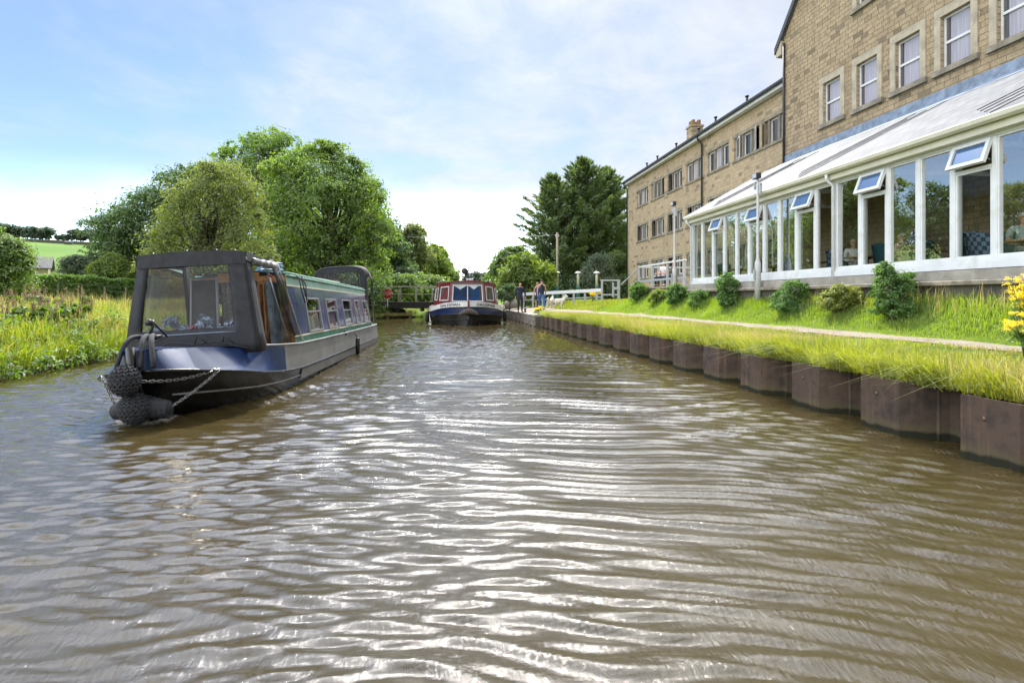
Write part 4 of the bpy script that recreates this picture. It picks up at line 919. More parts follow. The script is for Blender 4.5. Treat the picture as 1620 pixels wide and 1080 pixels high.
for dx in (-.2, .2):
    for dy in (-.2, .2):
        q = MB(); q.lathe([(.13, 0), (.11, .30), (.13, .31), (.13, .36), (.09, .36)], (2.40 + dx, 14.40 + dy, 11.73), 10); q.build('chimney_pot', pm('chimney_clay', (.34, .22, .13), .8), ch)
def win3(variant):
    """three light casement: origin at centre of sill line on the wall face; W 2.32, H 1.08"""
    Wd, Hh = 2.32, 1.08
    root = MB()
    for yy in (-.39, .39): root.bx(.03, .235, yy - .075, yy + .075, .002, Hh - .002)
    fr = root.mesh('window', M['mullion'])
    parts = []
    q = MB(); q.bx(-.06, .10, -Wd / 2 - .1, Wd / 2 + .1, -.13, -.003); q.bx(-.012, .05, -Wd / 2 - .08, Wd / 2 + .08, Hh + .003, Hh + .17); parts.append(('sill', q.mesh('sill', M['sillstone']), None))
    for k, yc in enumerate((-.81, 0, .81)):
        hw = .335 if k == 1 else .34
        f = MB(); g = MB(); t = .068
        op = {0: R(0), 1: R(0), 2: R(0)}[k]
        if variant == 1 and k == 0: op = R(24)
        if variant == 1 and k == 2: op = R(16)
        if variant == 2 and k == 2: op = R(30)
        if variant == 3 and k == 0: op = R(14)
        def P(y, z, x):     # hinge on the far jamb (y = +hw) and swing out towards -x
            yy = y - hw; c, s = math.cos(op), math.sin(op)
            return (.15 - s * (-yy) + x * c if op else .15 + x, yc + hw + yy * c + (x * s if op else 0), z)
        for (y0, y1, z0, z1) in ((-hw, -hw + t, .01, Hh - .01), (hw - t, hw, .01, Hh - .01), (-hw + t, hw - t, .01, .01 + t), (-hw + t, hw - t, Hh - .01 - t, Hh - .01)):
            vs = [P(y, z, x) for z in (z0, z1) for (x, y) in ((-.03, y0), (.03, y0), (.03, y1), (-.03, y1))]
            f.add(vs, [(3, 2, 1, 0), (4, 5, 6, 7), (0, 1, 5, 4), (1, 2, 6, 5), (2, 3, 7, 6), (3, 0, 4, 7)], False)
        g.quad(P(-hw + t, .01 + t, 0), P(hw - t, .01 + t, 0), P(hw - t, Hh - .01 - t, 0), P(-hw + t, Hh - .01 - t, 0))
        parts.append(('casement', f.mesh('casement', M['white']), None)); parts.append(('pane', g.mesh('pane', M['net'] if (k + variant) % 3 == 1 else (M['netdark'] if (k + variant) % 2 else M['darkglass'])), None))
    return fr, parts
W3 = [win3(v) for v in range(4)]
for i, yc in enumerate(WCOL):
    for j, (z0, z1) in enumerate(WROW):
        fr, parts = W3[(i * 3 + j * 2 + (i * j)) % 4]
        if i == 6: yc = 23.40 + .06
        wo_ = link('window', fr, wing, loc=(0, yc - oy, z0 - oz))
        for nm, me, _ in parts: link(nm, me, wo_)
# ---- gable block
gb = thing('hotel_block', 'tall gabled stone hotel block with single sash windows above the glazed dining room', 'hotel', (XG, 22.2, 1.3))
GC = [19.22, 17.48, 15.80, 14.16, 12.50, 10.85, 9.2]; HWn = .47
gh = [(yc - HWn - oy, yc + HWn - oy, 7.93 - oz, 9.42 - oz) for yc in GC] + [(yc - HWn - oy, yc + HWn - oy, 11.38 - oz, 12.85 - oz) for yc in GC[1:]]
b = MB(); wall_grid(b, 0, (-19.5, 0), (-1.5, 12.7 - oz), gh[:7], .22)
# upper part under the 47 degree verge
def verge_y(z): return -(z - (12.2 - oz)) / 1.12
zt = 19.0 - oz
hs = gh[7:]
Ys = sorted(set([-19.5, verge_y(12.7 - oz)] + [h[k] for h in hs for k in (0, 1)])); z0_ = 12.7 - oz
def top_at(y): return min(zt, (12.2 - oz) + -y * 1.12)
b2 = MB()
# re-cut the band 11.2..12.7 with the upper windows
b = MB(); wall_grid(b, 0, (-19.5, 0), (-1.5, 11.2 - oz), gh[:7], .22)
hb = [(h[0], h[1], h[2], h[3]) for h in hs]
cols = sorted(set([-19.5, -1.7, 0] + [h[k] for h in hb for k in (0, 1)]))
for i in range(len(cols) - 1):
    a_, c_ = cols[i], cols[i + 1]; hh = [h for h in hb if h[0] < (a_ + c_) / 2 < h[1]]
    zs = [11.2 - oz]
    if hh: segs = [(11.2 - oz, 11.2 - oz, hh[0][2], hh[0][2]), (hh[0][3], hh[0][3], None, None)]
    else: segs = [(11.2 - oz, 11.2 - oz, None, None)]
    for (za, zb, zc, zd) in segs:
        zc = top_at(a_) if zc is None else zc; zd = top_at(c_) if zd is None else zd
        b.quad((0, a_, za), (0, a_, zc), (0, c_, zd), (0, c_, zb))
for (a, c, d, e) in hb:
    x, rev = 0, .22
    b.quad((x, a, d), (x + rev, a, d), (x + rev, a, e), (x, a, e)); b.quad((x, c, d), (x, c, e), (x + rev, c, e), (x + rev, c, d)); b.quad((x, a, d), (x, c, d), (x + rev, c, d), (x + rev, a, d)); b.quad((x, a, e), (x + rev, a, e), (x + rev, c, e), (x, c, e))
b.quad((0, 0, -1.5), (0, 0, 12.2 - oz), (10, 0, 12.2 - oz), (10, 0, -1.5))
b.build('wall', M['stone'], gb)
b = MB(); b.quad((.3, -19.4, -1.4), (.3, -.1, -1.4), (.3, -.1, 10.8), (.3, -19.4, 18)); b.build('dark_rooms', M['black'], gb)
b = MB(); th = .22
b.prism([(.42, 12.2 - oz - .47), (.42, 12.2 - oz - .20), (-6.4, 12.2 - oz + 6.4 * 1.12 + .05 + .2), (-6.4, 12.2 - oz + 6.4 * 1.12 + .05 - .05)], 0, -.16, 10); b.build('roof', M['slate_dark'], gb)
b = MB(); b.prism([(.36, 12.2 - oz - .62), (.36, 12.2 - oz - .44), (0.0, 12.2 - oz - .04), (-.0, 12.2 - oz - .62)], 0, -.12, .6); b.build('kneeler', M['dressed'], gb)
b = MB(); b.tube([(-.07, -.12, 12.0 - oz), (-.07, -.12, 6.9 - oz)], .05, 8); b.build('downpipe', M['blackiron'], gb)
def sash(variant):
    q = MB(); H_ = 1.49; s = .2
    q.bx(-.035, .06, -HWn - s, -HWn - .002, -.0, H_ + .0); q.bx(-.035, .06, HWn + .002, HWn + s, 0, H_); q.bx(-.035, .06, -HWn - s, HWn + s, H_ + .003, H_ + .25)
    fr = q.mesh('window', M['dressed']); parts = []
    q = MB(); q.bx(-.10, .12, -HWn - s - .05, HWn + s + .05, -.16, -.003); parts.append(('sill', q.mesh('sill', M['sillstone'])))
    q = MB(); t = .055
    q.bx(.10, .17, -HWn + .003, -HWn + t, .003, H_ - .003); q.bx(.10, .17, HWn - t, HWn - .003, .003, H_ - .003); q.bx(.10, .17, -HWn + t, HWn - t, .003, .003 + t); q.bx(.10, .17, -HWn + t, HWn - t, H_ - .003 - t, H_ - .003); q.bx(.095, .165, -HWn + t, HWn - t, H_ * .5 - .035, H_ * .5 + .035)
    parts.append(('frame', q.mesh('frame', M['white'])))
    q = MB(); q.quad((.14, -HWn + t, .05), (.14, HWn - t, .05), (.14, HWn - t, H_ * .5), (.14, -HWn + t, H_ * .5)); q.quad((.14, -HWn + t, H_ * .5), (.14, HWn - t, H_ * .5), (.14, HWn - t, H_ - .05), (.14, -HWn + t, H_ - .05))
    parts.append(('pane', q.mesh('pane', M['net'])))
    q = MB(); q.quad((.132, HWn - t - .13, .05), (.132, HWn - t, .05), (.132, HWn - t, H_ - .05), (.132, HWn - t - .13, H_ - .05)); parts.append(('curtain', q.mesh('curtain', M['netdark'])))
    if variant:
        q = MB(); 
        vs = [(.10, -HWn + .05, H_ - .03), (.10, HWn - .05, H_ - .03), (-.24, HWn - .05, H_ * .52), (-.24, -HWn + .05, H_ * .52)]
        for a, c in ((0, 1), (1, 2), (2, 3), (3, 0)): q.bar(vs[a], vs[c], .05, .05)
        parts.append(('vent', q.mesh('vent', M['white'])))
    return fr, parts
S0, S1 = sash(0), sash(1)
for k, h in enumerate(gh):
    fr, parts = S1 if k == 7 else S0
    wo_ = link('window', fr, gb, loc=(0, (h[0] + h[1]) / 2, h[2]))
    for nm, me in parts: link(nm, me, wo_)

# ---- glazed dining room
XC = 10.3
M['ventglass'] = pm('glass_painted_sky_blue', (.05, .11, .24), .04, .1, 1, spec=1.0)  # reflected blue sky is put into the base colour of the panes
CM = [8.83, 9.61, 10.49, 11.35, 12.23, 13.11, 14.02, 14.85, 15.72, 16.6, 17.45, 18.37, 19.22, 20.12, 21.01, 21.94, 22.86]
CM = [3.9, 4.75, 5.6, 6.4, 7.2, 8.0] + CM
VENT = {(9.61, 10.49), (12.23, 13.11), (14.85, 15.72), (17.45, 18.37), (20.12, 21.01), (7.2, 8.0)}
cs = thing('glazed_dining_room', 'white framed lean-to dining room with long sloping roof along the hotel', 'conservatory', (XC, 22.9, 1.3))
oy, oz = 22.9, 1.3
ZS, ZH = 2.25 - oz, 4.52 - oz
b = MB(); b.bx(0, .30, CM[0] - oy, -.0, -1, 2.02 - oz); b.bx(.3, 3.7, -.3, 0, -1, 2.02 - oz); b.build('wall', M['concrete'], cs, .01)
b = MB(); b.bx(-.05, .16, CM[0] - oy, .05, 2.025 - oz, ZS - .08); b.bx(-.02, .14, CM[0] - oy, .03, ZS - .078, ZS); b.bx(.16, 3.69, -.16, .05, 2.025 - oz, ZS); b.build('sill', M['white'], cs, .008)
b = MB(); b.bx(.0, .14, CM[0] - oy, .02, ZH, ZH + .20); b.bx(.14, 3.69, -.12, .02, ZH, ZH + .2); b.build('head_beam', M['white'], cs, .006)
for k, yy in enumerate(CM):
    wd = .10 if abs(yy - 14.02) > .01 else .20
    if k == len(CM) - 1: wd = .16
    b = MB(); b.bx(.005, .135, yy - wd / 2 - oy, yy + wd / 2 - oy, ZS + .002, ZH - .002); b.build('mullion', M['white'], cs, .006)
for k in range(len(CM) - 1):
    y0, y1 = CM[k] + .05 - oy, CM[k + 1] - .05 - oy; vent = (CM[k], CM[k + 1]) in VENT
    zt_ = ZH - .56 if vent else ZH
    f = MB(); t = .04
    f.bx(.02, .10, y0 + .002, y0 + t, ZS + .003, zt_ - .003); f.bx(.02, .10, y1 - t, y1 - .002, ZS + .003, zt_ - .003); f.bx(.02, .10, y0 + t, y1 - t, ZS + .003, ZS + t); f.bx(.02, .10, y0 + t, y1 - t, zt_ - t, zt_ - .003)
    fo = f.build('window_frame', M['white'], cs)
    g = MB(); g.quad((.06, y0 + t, ZS + t), (.06, y1 - t, ZS + t), (.06, y1 - t, zt_ - t), (.06, y0 + t, zt_ - t)); g.build('pane', M['glass'], fo)
    if vent:
        # top-hung light pushed out
        v = MB(); an = R(21); lh = .50
        v.bx(.01, .12, y0, y1, zt_, zt_ + .05); v.build('transom', M['white'], cs)
        def Q(y, s, x): return (.0 - math.sin(an) * s + x * math.cos(an), y, ZH - .02 - math.cos(an) * s - x * math.sin(an) * 1.0)
        v = MB()
        def seg(ya, yb, sa, sb):
            vs = [Q(y, s, x) for s in (sa, sb) for (x, y) in ((-.035, ya), (.035, ya), (.035, yb), (-.035, yb))]
            v.add(vs, [(3, 2, 1, 0), (4, 5, 6, 7), (0, 1, 5, 4), (1, 2, 6, 5), (2, 3, 7, 6), (3, 0, 4, 7)], False)
        e = .075
        seg(y0 - .02, y0 - .02 + e, 0, lh); seg(y1 + .02 - e, y1 + .02, 0, lh); seg(y0 - .02 + e, y1 + .02 - e, 0, e); seg(y0 - .02 + e, y1 + .02 - e, lh - e, lh)
        vo = v.build('vent', M['white'], cs)
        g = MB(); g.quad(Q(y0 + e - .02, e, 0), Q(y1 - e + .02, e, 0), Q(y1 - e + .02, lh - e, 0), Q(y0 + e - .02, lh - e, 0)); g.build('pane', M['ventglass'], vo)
        g = MB()
        for yy in (y0 + .03, y1 - .03): g.bar((.04, yy, zt_ + .12), Q(yy, lh * .75, .03), .02, .02)
        g.build('stay', M['steel'], vo)
# end wall (far end) glazing
for k in range(4):
    x0, x1 = .16 + k * .88, .16 + (k + 1) * .88
    f = MB(); f.bx(x0, x0 + .06, -.09, .0, ZS, ZH); f.bx(x1 - .06, x1, -.09, 0, ZS, ZH); fo = f.build('window_frame', M['white'], cs)
    g = MB(); g.quad((x0 + .06, -.05, ZS), (x1 - .06, -.05, ZS), (x1 - .06, -.05, ZH), (x0 + .06, -.05, ZH)); g.build('pane', M['glass'], fo)
f = MB(); f.add([(.1, -.02, ZH + .2), (3.69, -.02, ZH + .2), (3.69, -.02, 7.0 - oz)], [(0, 1, 2)]); f.build('end_gable', M['white'], cs)
# fascia, gutter, roof
b = MB(); b.bx(-.16, -.0, CM[0] - oy, .10, ZH + .06, ZH + .30); b.build('fascia', M['cream'], cs, .008)
b = MB(); pr = [(-.33, ZH + .32), (-.31, ZH + .24), (-.25, ZH + .20), (-.19, ZH + .21), (-.165, ZH + .26), (-.165, ZH + .335), (-.19, ZH + .335), (-.2, ZH + .28), (-.25, ZH + .25), (-.3, ZH + .28), (-.31, ZH + .335)]
b.prism(pr, 1, CM[0] - oy, .12); b.build('gutter', M['cream'], cs)
for yy in (14.02, 22.8):
    b = MB(); b.tube([(-.25, yy - oy, ZH + .21), (-.25, yy - oy, ZH + .08), (-.06, yy - oy, ZH - .08), (-.06, yy - oy, -.1)], .04, 8); b.build('downpipe', M['white'], cs)
def roofmat():
    m, nt, out = nmat('pale_roof_slates')
    p = nt.nodes.new('ShaderNodeBsdfPrincipled'); L(nt, p, 0, out, 0); p.inputs['Roughness'].default_value = .65; p.inputs['Specular IOR Level'].default_value = .15
    tc = nt.nodes.new('ShaderNodeTexCoord'); sp = nt.nodes.new('ShaderNodeSeparateXYZ'); L(nt, tc, 'Object', sp, 0); cb = nt.nodes.new('ShaderNodeCombineXYZ'); L(nt, sp, 1, cb, 0); L(nt, sp, 0, cb, 1)
    br = N(nt, 'ShaderNodeTexBrick', offset=.5); br.inputs['Scale'].default_value = 1; br.inputs['Brick Width'].default_value = .3; br.inputs['Row Height'].default_value = .17; br.inputs['Mortar Size'].default_value = .010; br.inputs['Mortar Smooth'].default_value = .5
    br.inputs['Color1'].default_value = (.11, .12, .135, 1); br.inputs['Color2'].default_value = (.16, .17, .185, 1); br.inputs['Mortar'].default_value = (.09, .10, .115, 1); L(nt, cb, 0, br, 'Vector')
    n = N(nt, 'ShaderNodeTexNoise', Scale=1.5, Detail=6.0); L(nt, tc, 'Object', n, 'Vector'); r = ramp(nt, [(.3, (.75, .75, .78)), (.7, (1.1, 1.1, 1.1))]); L(nt, n, 'Fac', r, 'Fac')
    mu = mixc(nt, 'MULTIPLY'); mu.inputs[0].default_value = 1; L(nt, br, 'Color', mu, 6); L(nt, r, 0, mu, 7); L(nt, mu, 2, p, 'Base Color')
    b = N(nt, 'ShaderNodeBump', Strength=.5, Distance=.02); b.invert = True; L(nt, br, 'Fac', b, 'Height'); L(nt, b, 0, p, 'Normal')
    return m
RS = (7.08 - 4.86) / (3.7 + .28)
def rz_(x): return 4.86 - oz + (x + .28) * RS
b = MB(); b.add([(-.28, CM[0] - oy, rz_(-.28)), (-.28, .16, rz_(-.28)), (3.7, .16, rz_(3.7)), (3.7, CM[0] - oy, rz_(3.7)), (-.28, CM[0] - oy, rz_(-.28) - .1), (-.28, .16, rz_(-.28) - .1), (3.7, .16, rz_(3.7) - .1), (3.7, CM[0] - oy, rz_(3.7) - .1)], [(0, 1, 2, 3), (7, 6, 5, 4), (0, 4, 5, 1), (1, 5, 6, 2), (3, 7, 4, 0)])
ro = b.build('roof', roofmat(), cs)
b = MB(); b.add([(-.30, .13, rz_(-.30) + .012), (-.30, .24, rz_(-.30) + .012), (3.7, .24, rz_(3.7) + .012), (3.7, .13, rz_(3.7) + .012), (-.30, .24, rz_(-.30) - .16), (3.7, .24, rz_(3.7) - .16)], [(0, 1, 2, 3), (1, 4, 5, 2)]); b.build('verge', M['blackiron'], ro)
b = MB()
x0_, x1_ = 3.2, 3.66
b.quad((x0_, CM[0] - oy, rz_(x0_) + .014), (x0_, -.8, rz_(x0_) + .014), (x1_, -.8, rz_(x1_) + .014), (x1_, CM[0] - oy, rz_(x1_) + .014)); b.bx(3.65, 3.69, CM[0] - oy, -.8, rz_(3.66), rz_(3.66) + .28); b.build('flashing', M['lead'], ro)
for yb in (20.6, 15.3, 9.5):
    b = MB()
    for k, (dy, e) in enumerate(((0, 1.0), (.32, .93), (.62, .86), (.90, .97))):
        xa, xb = -.2 + .22 * k, -.2 + 3.35 * e
        p0 = (xa, yb + dy - oy, rz_(xa) + .012); p1 = (xb, yb + dy - oy - 1.45 * e, rz_(xb) + .012)
        b.bar(p0, p1, .022, .014)
    b.build('roof_seam', M['slate_dark'], ro)
# inside
b = MB(); b.bx(.31, 3.68, CM[0] - oy, -.31, 1.72 - oz, 1.80 - oz); b.build('floor', pm('carpet', (.16, .12, .09), .95, .3, 6), cs)
b = MB()
for yy in (21.0, 18.37, 15.72, 13.11, 10.49, 8.0):
    b.bar((.14, yy - oy, ZH + .12), (3.6, yy - oy, ZH + .12), .08, .10); b.bar((1.5, yy - oy, ZH + .15), (2.1, yy - oy, rz_(2.1) - .14), .06, .06); b.bar((2.7, yy - oy, ZH + .15), (2.1, yy - oy, rz_(2.1) - .14), .06, .06)
    b.bar((.16, yy - oy, ZH + .1), (.16, yy - oy, ZS), .06, .06)
b.build('roof_truss', M['white'], cs)
# low retaining wall with a projecting ledge in front
b = thing('retaining_wall', 'low dark stone wall with a stone ledge below the glazed dining room', 'wall', (9.95, 22.9, 1.2))
q = MB(); q.bx(0, .33, -17.5, .4, -.8, .50); q.build('wall', M['darkstone'], b, .01)
q = MB(); q.bx(-.10, .345, -17.5, .45, .503, .60); q.build('ledge', M['sillstone'], b, .02)
q = MB(); q.bx(.05, .345, -17.5, .4, .603, .80); q.build('plinth', M['concrete'], b, .01)

# ---- terrace beside the dining room
tr = thing('terrace', 'raised terrace with grey rails at the far end of the glazed dining room', 'terrace', (10.2, 23.1, 1.2))
q = MB(); q.bx(.0, 4.0, .05, 6.2, -.8, .72); q.build('wall', M['stone_wing'], tr, .01)
q = MB(); q.bx(-.08, 4.0, -.0, 6.3, .722, .82); q.build('deck', M['sillstone'], tr, .01)
for (x, y) in ((0.02, .35), (.02, 2.2), (.02, 4.1), (.02, 6.1), (2.0, 6.1), (3.8, 6.1)):
    q = MB(); q.bx(x - .05, x + .05, y - .05, y + .05, .82, 1.86); q.build('rail_post', M['greymetal'], tr, .008)
q = MB(); q.bar((.02, .2, 1.90), (.02, 6.2, 1.90), .12, .07); q.bar((-.04, 6.1, 1.90), (3.9, 6.1, 1.90), .12, .07); q.build('top_rail', M['white'], tr, .008)
q = MB(); q.bar((.02, .2, 1.15), (.02, 6.2, 1.15), .05, .10); q.bar((.0, 6.1, 1.15), (3.9, 6.1, 1.15), .05, .10); q.bar((.02, 6.1, 1.88), (-.5, 7.6, 1.0), .05, .05); q.build('lower_rail', M['greymetal'], tr, .006)
# ---- floodlight posts
M['postwhite'] = pm('dull_white_post', (.45, .46, .47), .5, .1, 3, dirt=(.25, .25, .2), dirt_amt=.5)
def lamp(label, x, y, z, h):
    t = thing('lamp_post', label, 'lamp post', (x, y, z), 0, 'white lamp posts by the dining room')
    q = MB(); q.lathe([(.095, -.4), (.095, .75), (.09, .80), (.045, .95), (.038, h - .1), (.034, h)], (0, 0, 0), 14); p = q.build('post', M['postwhite'], t)
    q = MB(); q.bx(-.012, .012, -.03, .03, .25, .6); q.build('hatch', M['greymetal'], t, loc=(-.13, 0, 0))
    q = MB(); q.bar((0, -.20, h - .22), (0, .20, h - .22), .03, .03); q.bar((0, -.2, h - .45), (0, .2, h - .45), .03, .03); q.bx(-.03, .03, -.2, -.14, h - .48, h - .16); q.bx(-.03, .03, .14, .2, h - .3, h - .1); q.build('bracket', M['greymetal'], t)
    q = MB(); q.bx(-.12, .04, -.14, .14, h - .0, h + .18); q.build('floodlight', M['blackiron'], t, .012)
    q = MB(); q.bx(-.124, -.122, -.11, .11, h + .02, h + .16); q.build('lens', M['alu'], t)
lamp('white lamp post standing in front of the dining room windows', 9.85, 17.0, 1.78, 3.45)
lamp('white lamp post standing by the terrace rail in front of the hotel wing', 10.1, 24.2, 1.95, 3.6)

# ---- furniture in the dining room
def tartan():
    m, nt, out = nmat('blue_check_fabric'); p = nt.nodes.new('ShaderNodeBsdfPrincipled'); L(nt, p, 0, out, 0); p.inputs['Roughness'].default_value = .9
    tc = nt.nodes.new('ShaderNodeTexCoord'); ck = N(nt, 'ShaderNodeTexChecker', Scale=11.0); ck.inputs[1].default_value = (.03, .06, .10, 1); ck.inputs[2].default_value = (.16, .22, .28, 1); L(nt, tc, 'Object', ck, 'Vector'); L(nt, ck, 0, p, 'Base Color'); return m
M['tartan'] = tartan(); M['teal'] = pm('teal_fabric', (.02, .09, .11), .9, .2, 8)
M['tablewood'] = pm('table_oak', (.33, .19, .08), .45, .2, 6)
FZ = 1.80
def chair(label, x, y, rz, mat):
    t = thing('dining_chair', label, 'chair', (x, y, FZ), rz, 'check and teal chairs in the dining room')
    q = MB(); q.bx(-.26, .26, -.25, .25, .36, .48); q.build('seat', mat, t, .04)
    q = MB(); ps = []
    rings = [[(-.27 + .54 * i / 8, .22 + .10 * (j / 5) + .06 * (1 - ((i - 4) / 4) ** 2) + d, .46 + .58 * j / 5 - .05 * ((i - 4) / 4) ** 2 * (j == 5)) for i in range(9)] for d, js in ((0, range(6)), (.07, range(5, -1, -1))) for j in js]
    q.loft(rings); q.build('backrest', mat, t)
    for sx in (-1, 1):
        for sy in (-1, 1):
            q = MB(); q.tube([(sx * .22, sy * .2, .37), (sx * .25, sy * .24, 0)], [.022, .014], 8); q.build('leg', M['tablewood'], t)
def table(label, x, y):
    t = thing('dining_table', label, 'table', (x, y, FZ), 0, 'wooden tables in the dining room')
    q = MB(); q.bx(-.40, .40, -.38, .38, .71, .75); q.build('tabletop', M['tablewood'], t, .008)
    q = MB(); q.lathe([(.30, 0), (.28, .03), (.05, .05), (.045, .66), (.12, .71)], (0, 0, 0), 14); q.build('pedestal', M['blackiron'], t)
def cup(label, x, y):
    t = thing('teacup', label, 'cup', (x, y, FZ + .75), 0, 'crockery on the dining tables')
    q = MB(); q.lathe([(.02, .005), (.03, .02), (.042, .075), (.038, .075), (.027, .02)], (0, 0, 0), 12); q.build('cup', M['white'], t)
    q = MB(); q.lathe([(.03, 0), (.075, .012), (.075, .016), (.03, .006)], (0, 0, 0), 14); q.build('saucer', M['white'], t)
tabs = [(10.95, 9.35), (11.0, 11.9), (11.0, 13.75), (11.0, 15.9), (11.0, 18.0), (11.0, 20.2)]
tl = ['wooden table in front of the man in the striped shirt, nearest on the right', 'wooden table behind the pane left of the widest pushed-out vent', 'wooden table where the pair of diners sit, just right of the downpipe', 'wooden table left of the downpipe with a white cup', 'wooden table behind the nearer lamp post', 'wooden table at the far end of the dining room']
for (x, y), lb in zip(tabs, tl):
    table(lb, x, y)
chs = [(10.85, 10.15, 0, 'blue checked chair with its back to the wide pushed-out vent pane', 0), (10.9, 12.75, 0, 'teal chair behind the pane right of the big bush', 1), (10.9, 11.1, math.pi, 'teal chair tucked behind the big rounded bush by the wall', 1), (10.95, 14.55, 0, 'blue checked chair just left of the white downpipe', 0), (10.95, 15.15, math.pi, 'blue checked chair under the roof brace', 0), (10.9, 16.65, 0, 'large blue checked chair at the pane right of the nearer lamp post', 0), (10.95, 17.2, math.pi, 'blue checked chair partly behind the nearer lamp post', 0), (10.95, 18.8, 0, 'teal chair left of the nearer lamp post', 1), (10.95, 19.4, math.pi, 'teal chair behind the pane beside the second pushed-out vent', 1), (10.95, 21.0, 0, 'teal chair in the farthest panes by the terrace', 1)]
for x, y, rz, lb, mt in chs: chair(lb, x, y, rz, M['teal'] if mt else M['tartan'])
cl = ['white cup in front of the man in the striped shirt', 'white cup on the table behind the big bush', 'white cup by the pair of diners', 'white cup on the table left of the downpipe']
for (x, y), lb in zip(tabs[:4], cl): cup(lb, x - .12, y + .1)
# cottage behind the hedge
x, y, _ = place(56, 0, 52); z = float(h_left(x, y))
ct = thing('cottage', 'small low stone cottage with a dark roof and white window behind the hedge', 'house', (x, y, z + .25), R(28))
q = MB(); q.bx(-3.4, 1.0, -1.4, 1.4, 0, 2.5); q.add([(1.0, -1.4, 2.5), (1.0, 1.4, 2.5), (1.0, 0, 3.4)], [(0, 1, 2)]); q.build('wall', M['dressed'], ct)
q = MB(); q.prism([(-1.75, 2.38), (-1.75, 2.48), (0, 3.58), (1.75, 2.48), (1.75, 2.38), (0, 3.44)], 0, -3.6, 1.3); q.build('roof', M['slate_dark'], ct)
q = MB(); q.bx(-1.6, .2, -1.46, -1.41, 1.1, 2.3); wf = q.build('window', M['white'], ct); q = MB(); q.bx(-1.5, -.75, -1.475, -1.462, 1.2, 2.2); q.bx(-.65, .1, -1.475, -1.462, 1.2, 2.2); q.build('pane', M['darkglass'], wf)
# boundary wall and barn on the hill
bw = thing('field_wall', 'long dark stone field wall crossing the hillside pasture', 'wall', (0, 0, 0)); q = MB(); pr = None
for k in range(26):
    x, y, _ = place(-40 + k * 9, 0, 345 + k * .6); z = float(h_left(x, y)); 
    if pr: q.bar((pr[0], pr[1], pr[2] + .6), (x, y, z + .6), 1.2, 2.6)
    pr = (x, y, z)
q.build('wall', M['darkstone'], bw)
x, y, _ = place(109, 0, 340); z = float(h_left(x, y)); bn = thing('field_barn', 'tiny grey stone barn on the hillside by the field wall', 'barn', (x, y, z - .5), R(20))
q = MB(); q.bx(-1.9, 1.9, -1.2, 1.2, 0, 1.9); q.build('wall', M['darkstone'], bn); q = MB(); q.prism([(-1.4, 1.85), (0, 2.9), (1.4, 1.85)], 0, -2.0, 2.0); q.build('roof', M['slate_dark'], bn)

# ---- shrubs under the dining room
def bush(name, label, x, y, h, rx, ry, mat, seed, n, size, lumps=9, tall=False, group='shrubs along the wall', up=.4):
    rg = np.random.default_rng(seed); z = float(h_right(x, y)); t = thing(name, label, 'bush', (x, y, z - .03), 0, group)
    bl = rand_blobs(rg, (0, 0, h * .46), (rx, ry, h * .54), lumps)
    if tall: bl += [(rg.normal() * rx * .2, rg.normal() * ry * .2, h * .85, rx * .4, ry * .4, h * .16)]
    bl += [(rx * .5 * math.cos(a), ry * .5 * math.sin(a), h * .16, rx * .5, ry * .5, h * .2) for a in (0, 1.3, 2.6, 3.9, 5.2)]
    link('foliage', leaf_mesh('bush_foliage', bl, n, size, mat, seed, up=up, nclump=70, spread=.22, shell=.5), t)
    b = MB()
    for k in range(7):
        a = rg.uniform(0, 6.28); b.tube([(0, 0, -.1), (rx * .3 * math.cos(a), ry * .3 * math.sin(a), h * .4), (rx * .6 * math.cos(a), ry * .6 * math.sin(a), h * .75)], [.03, .018, .006], 5)
    b.build('stem', M['bark'], t)
bush('round_bush', 'dark rounded bush at the foot of the terrace, leftmost of the wall shrubs', 9.7, 27.6, 1.15, .55, .55, M['leaf_box'], 101, 6500, .045)
bush('round_bush', 'rounded green bush below the terrace rail and right of the leftmost one', 9.55, 22.6, 1.0, .48, .5, M['leaf_box'], 102, 6500, .04)
bush('low_bush', 'low loose yellow green bush between the two round bushes below the terrace', 9.6, 24.8, .68, .5, .5, M['leaf_lime'], 103, 4500, .04)
bush('low_bush', 'low spreading green bush left of the upright bush at the dining room corner', 9.6, 20.6, .62, .5, .62, M['leaf_box'], 104, 5000, .036)
bush('upright_bush', 'narrow upright dense bush left of the nearer lamp post', 9.55, 18.35, 1.24, .44, .44, M['leaf_box'], 105, 9000, .034, 8, True)
bush('round_bush', 'broad round bush between the nearer lamp post and the olive clump', 9.4, 14.6, 1.02, .52, .54, M['leaf_box'], 106, 12000, .030)
bush('grassy_clump', 'loose olive grassy clump between the broad round bush and the big bush', 9.5, 12.75, .72, .5, .55, M['blade'], 107, 9000, .032, 9, False, 'shrubs along the wall', .9)
bush('round_bush', 'big dense bush with pale flowers, nearest of the wall shrubs', 9.35, 10.9, 1.20, .46, .47, M['leaf_box'], 108, 17000, .026, 10, True)
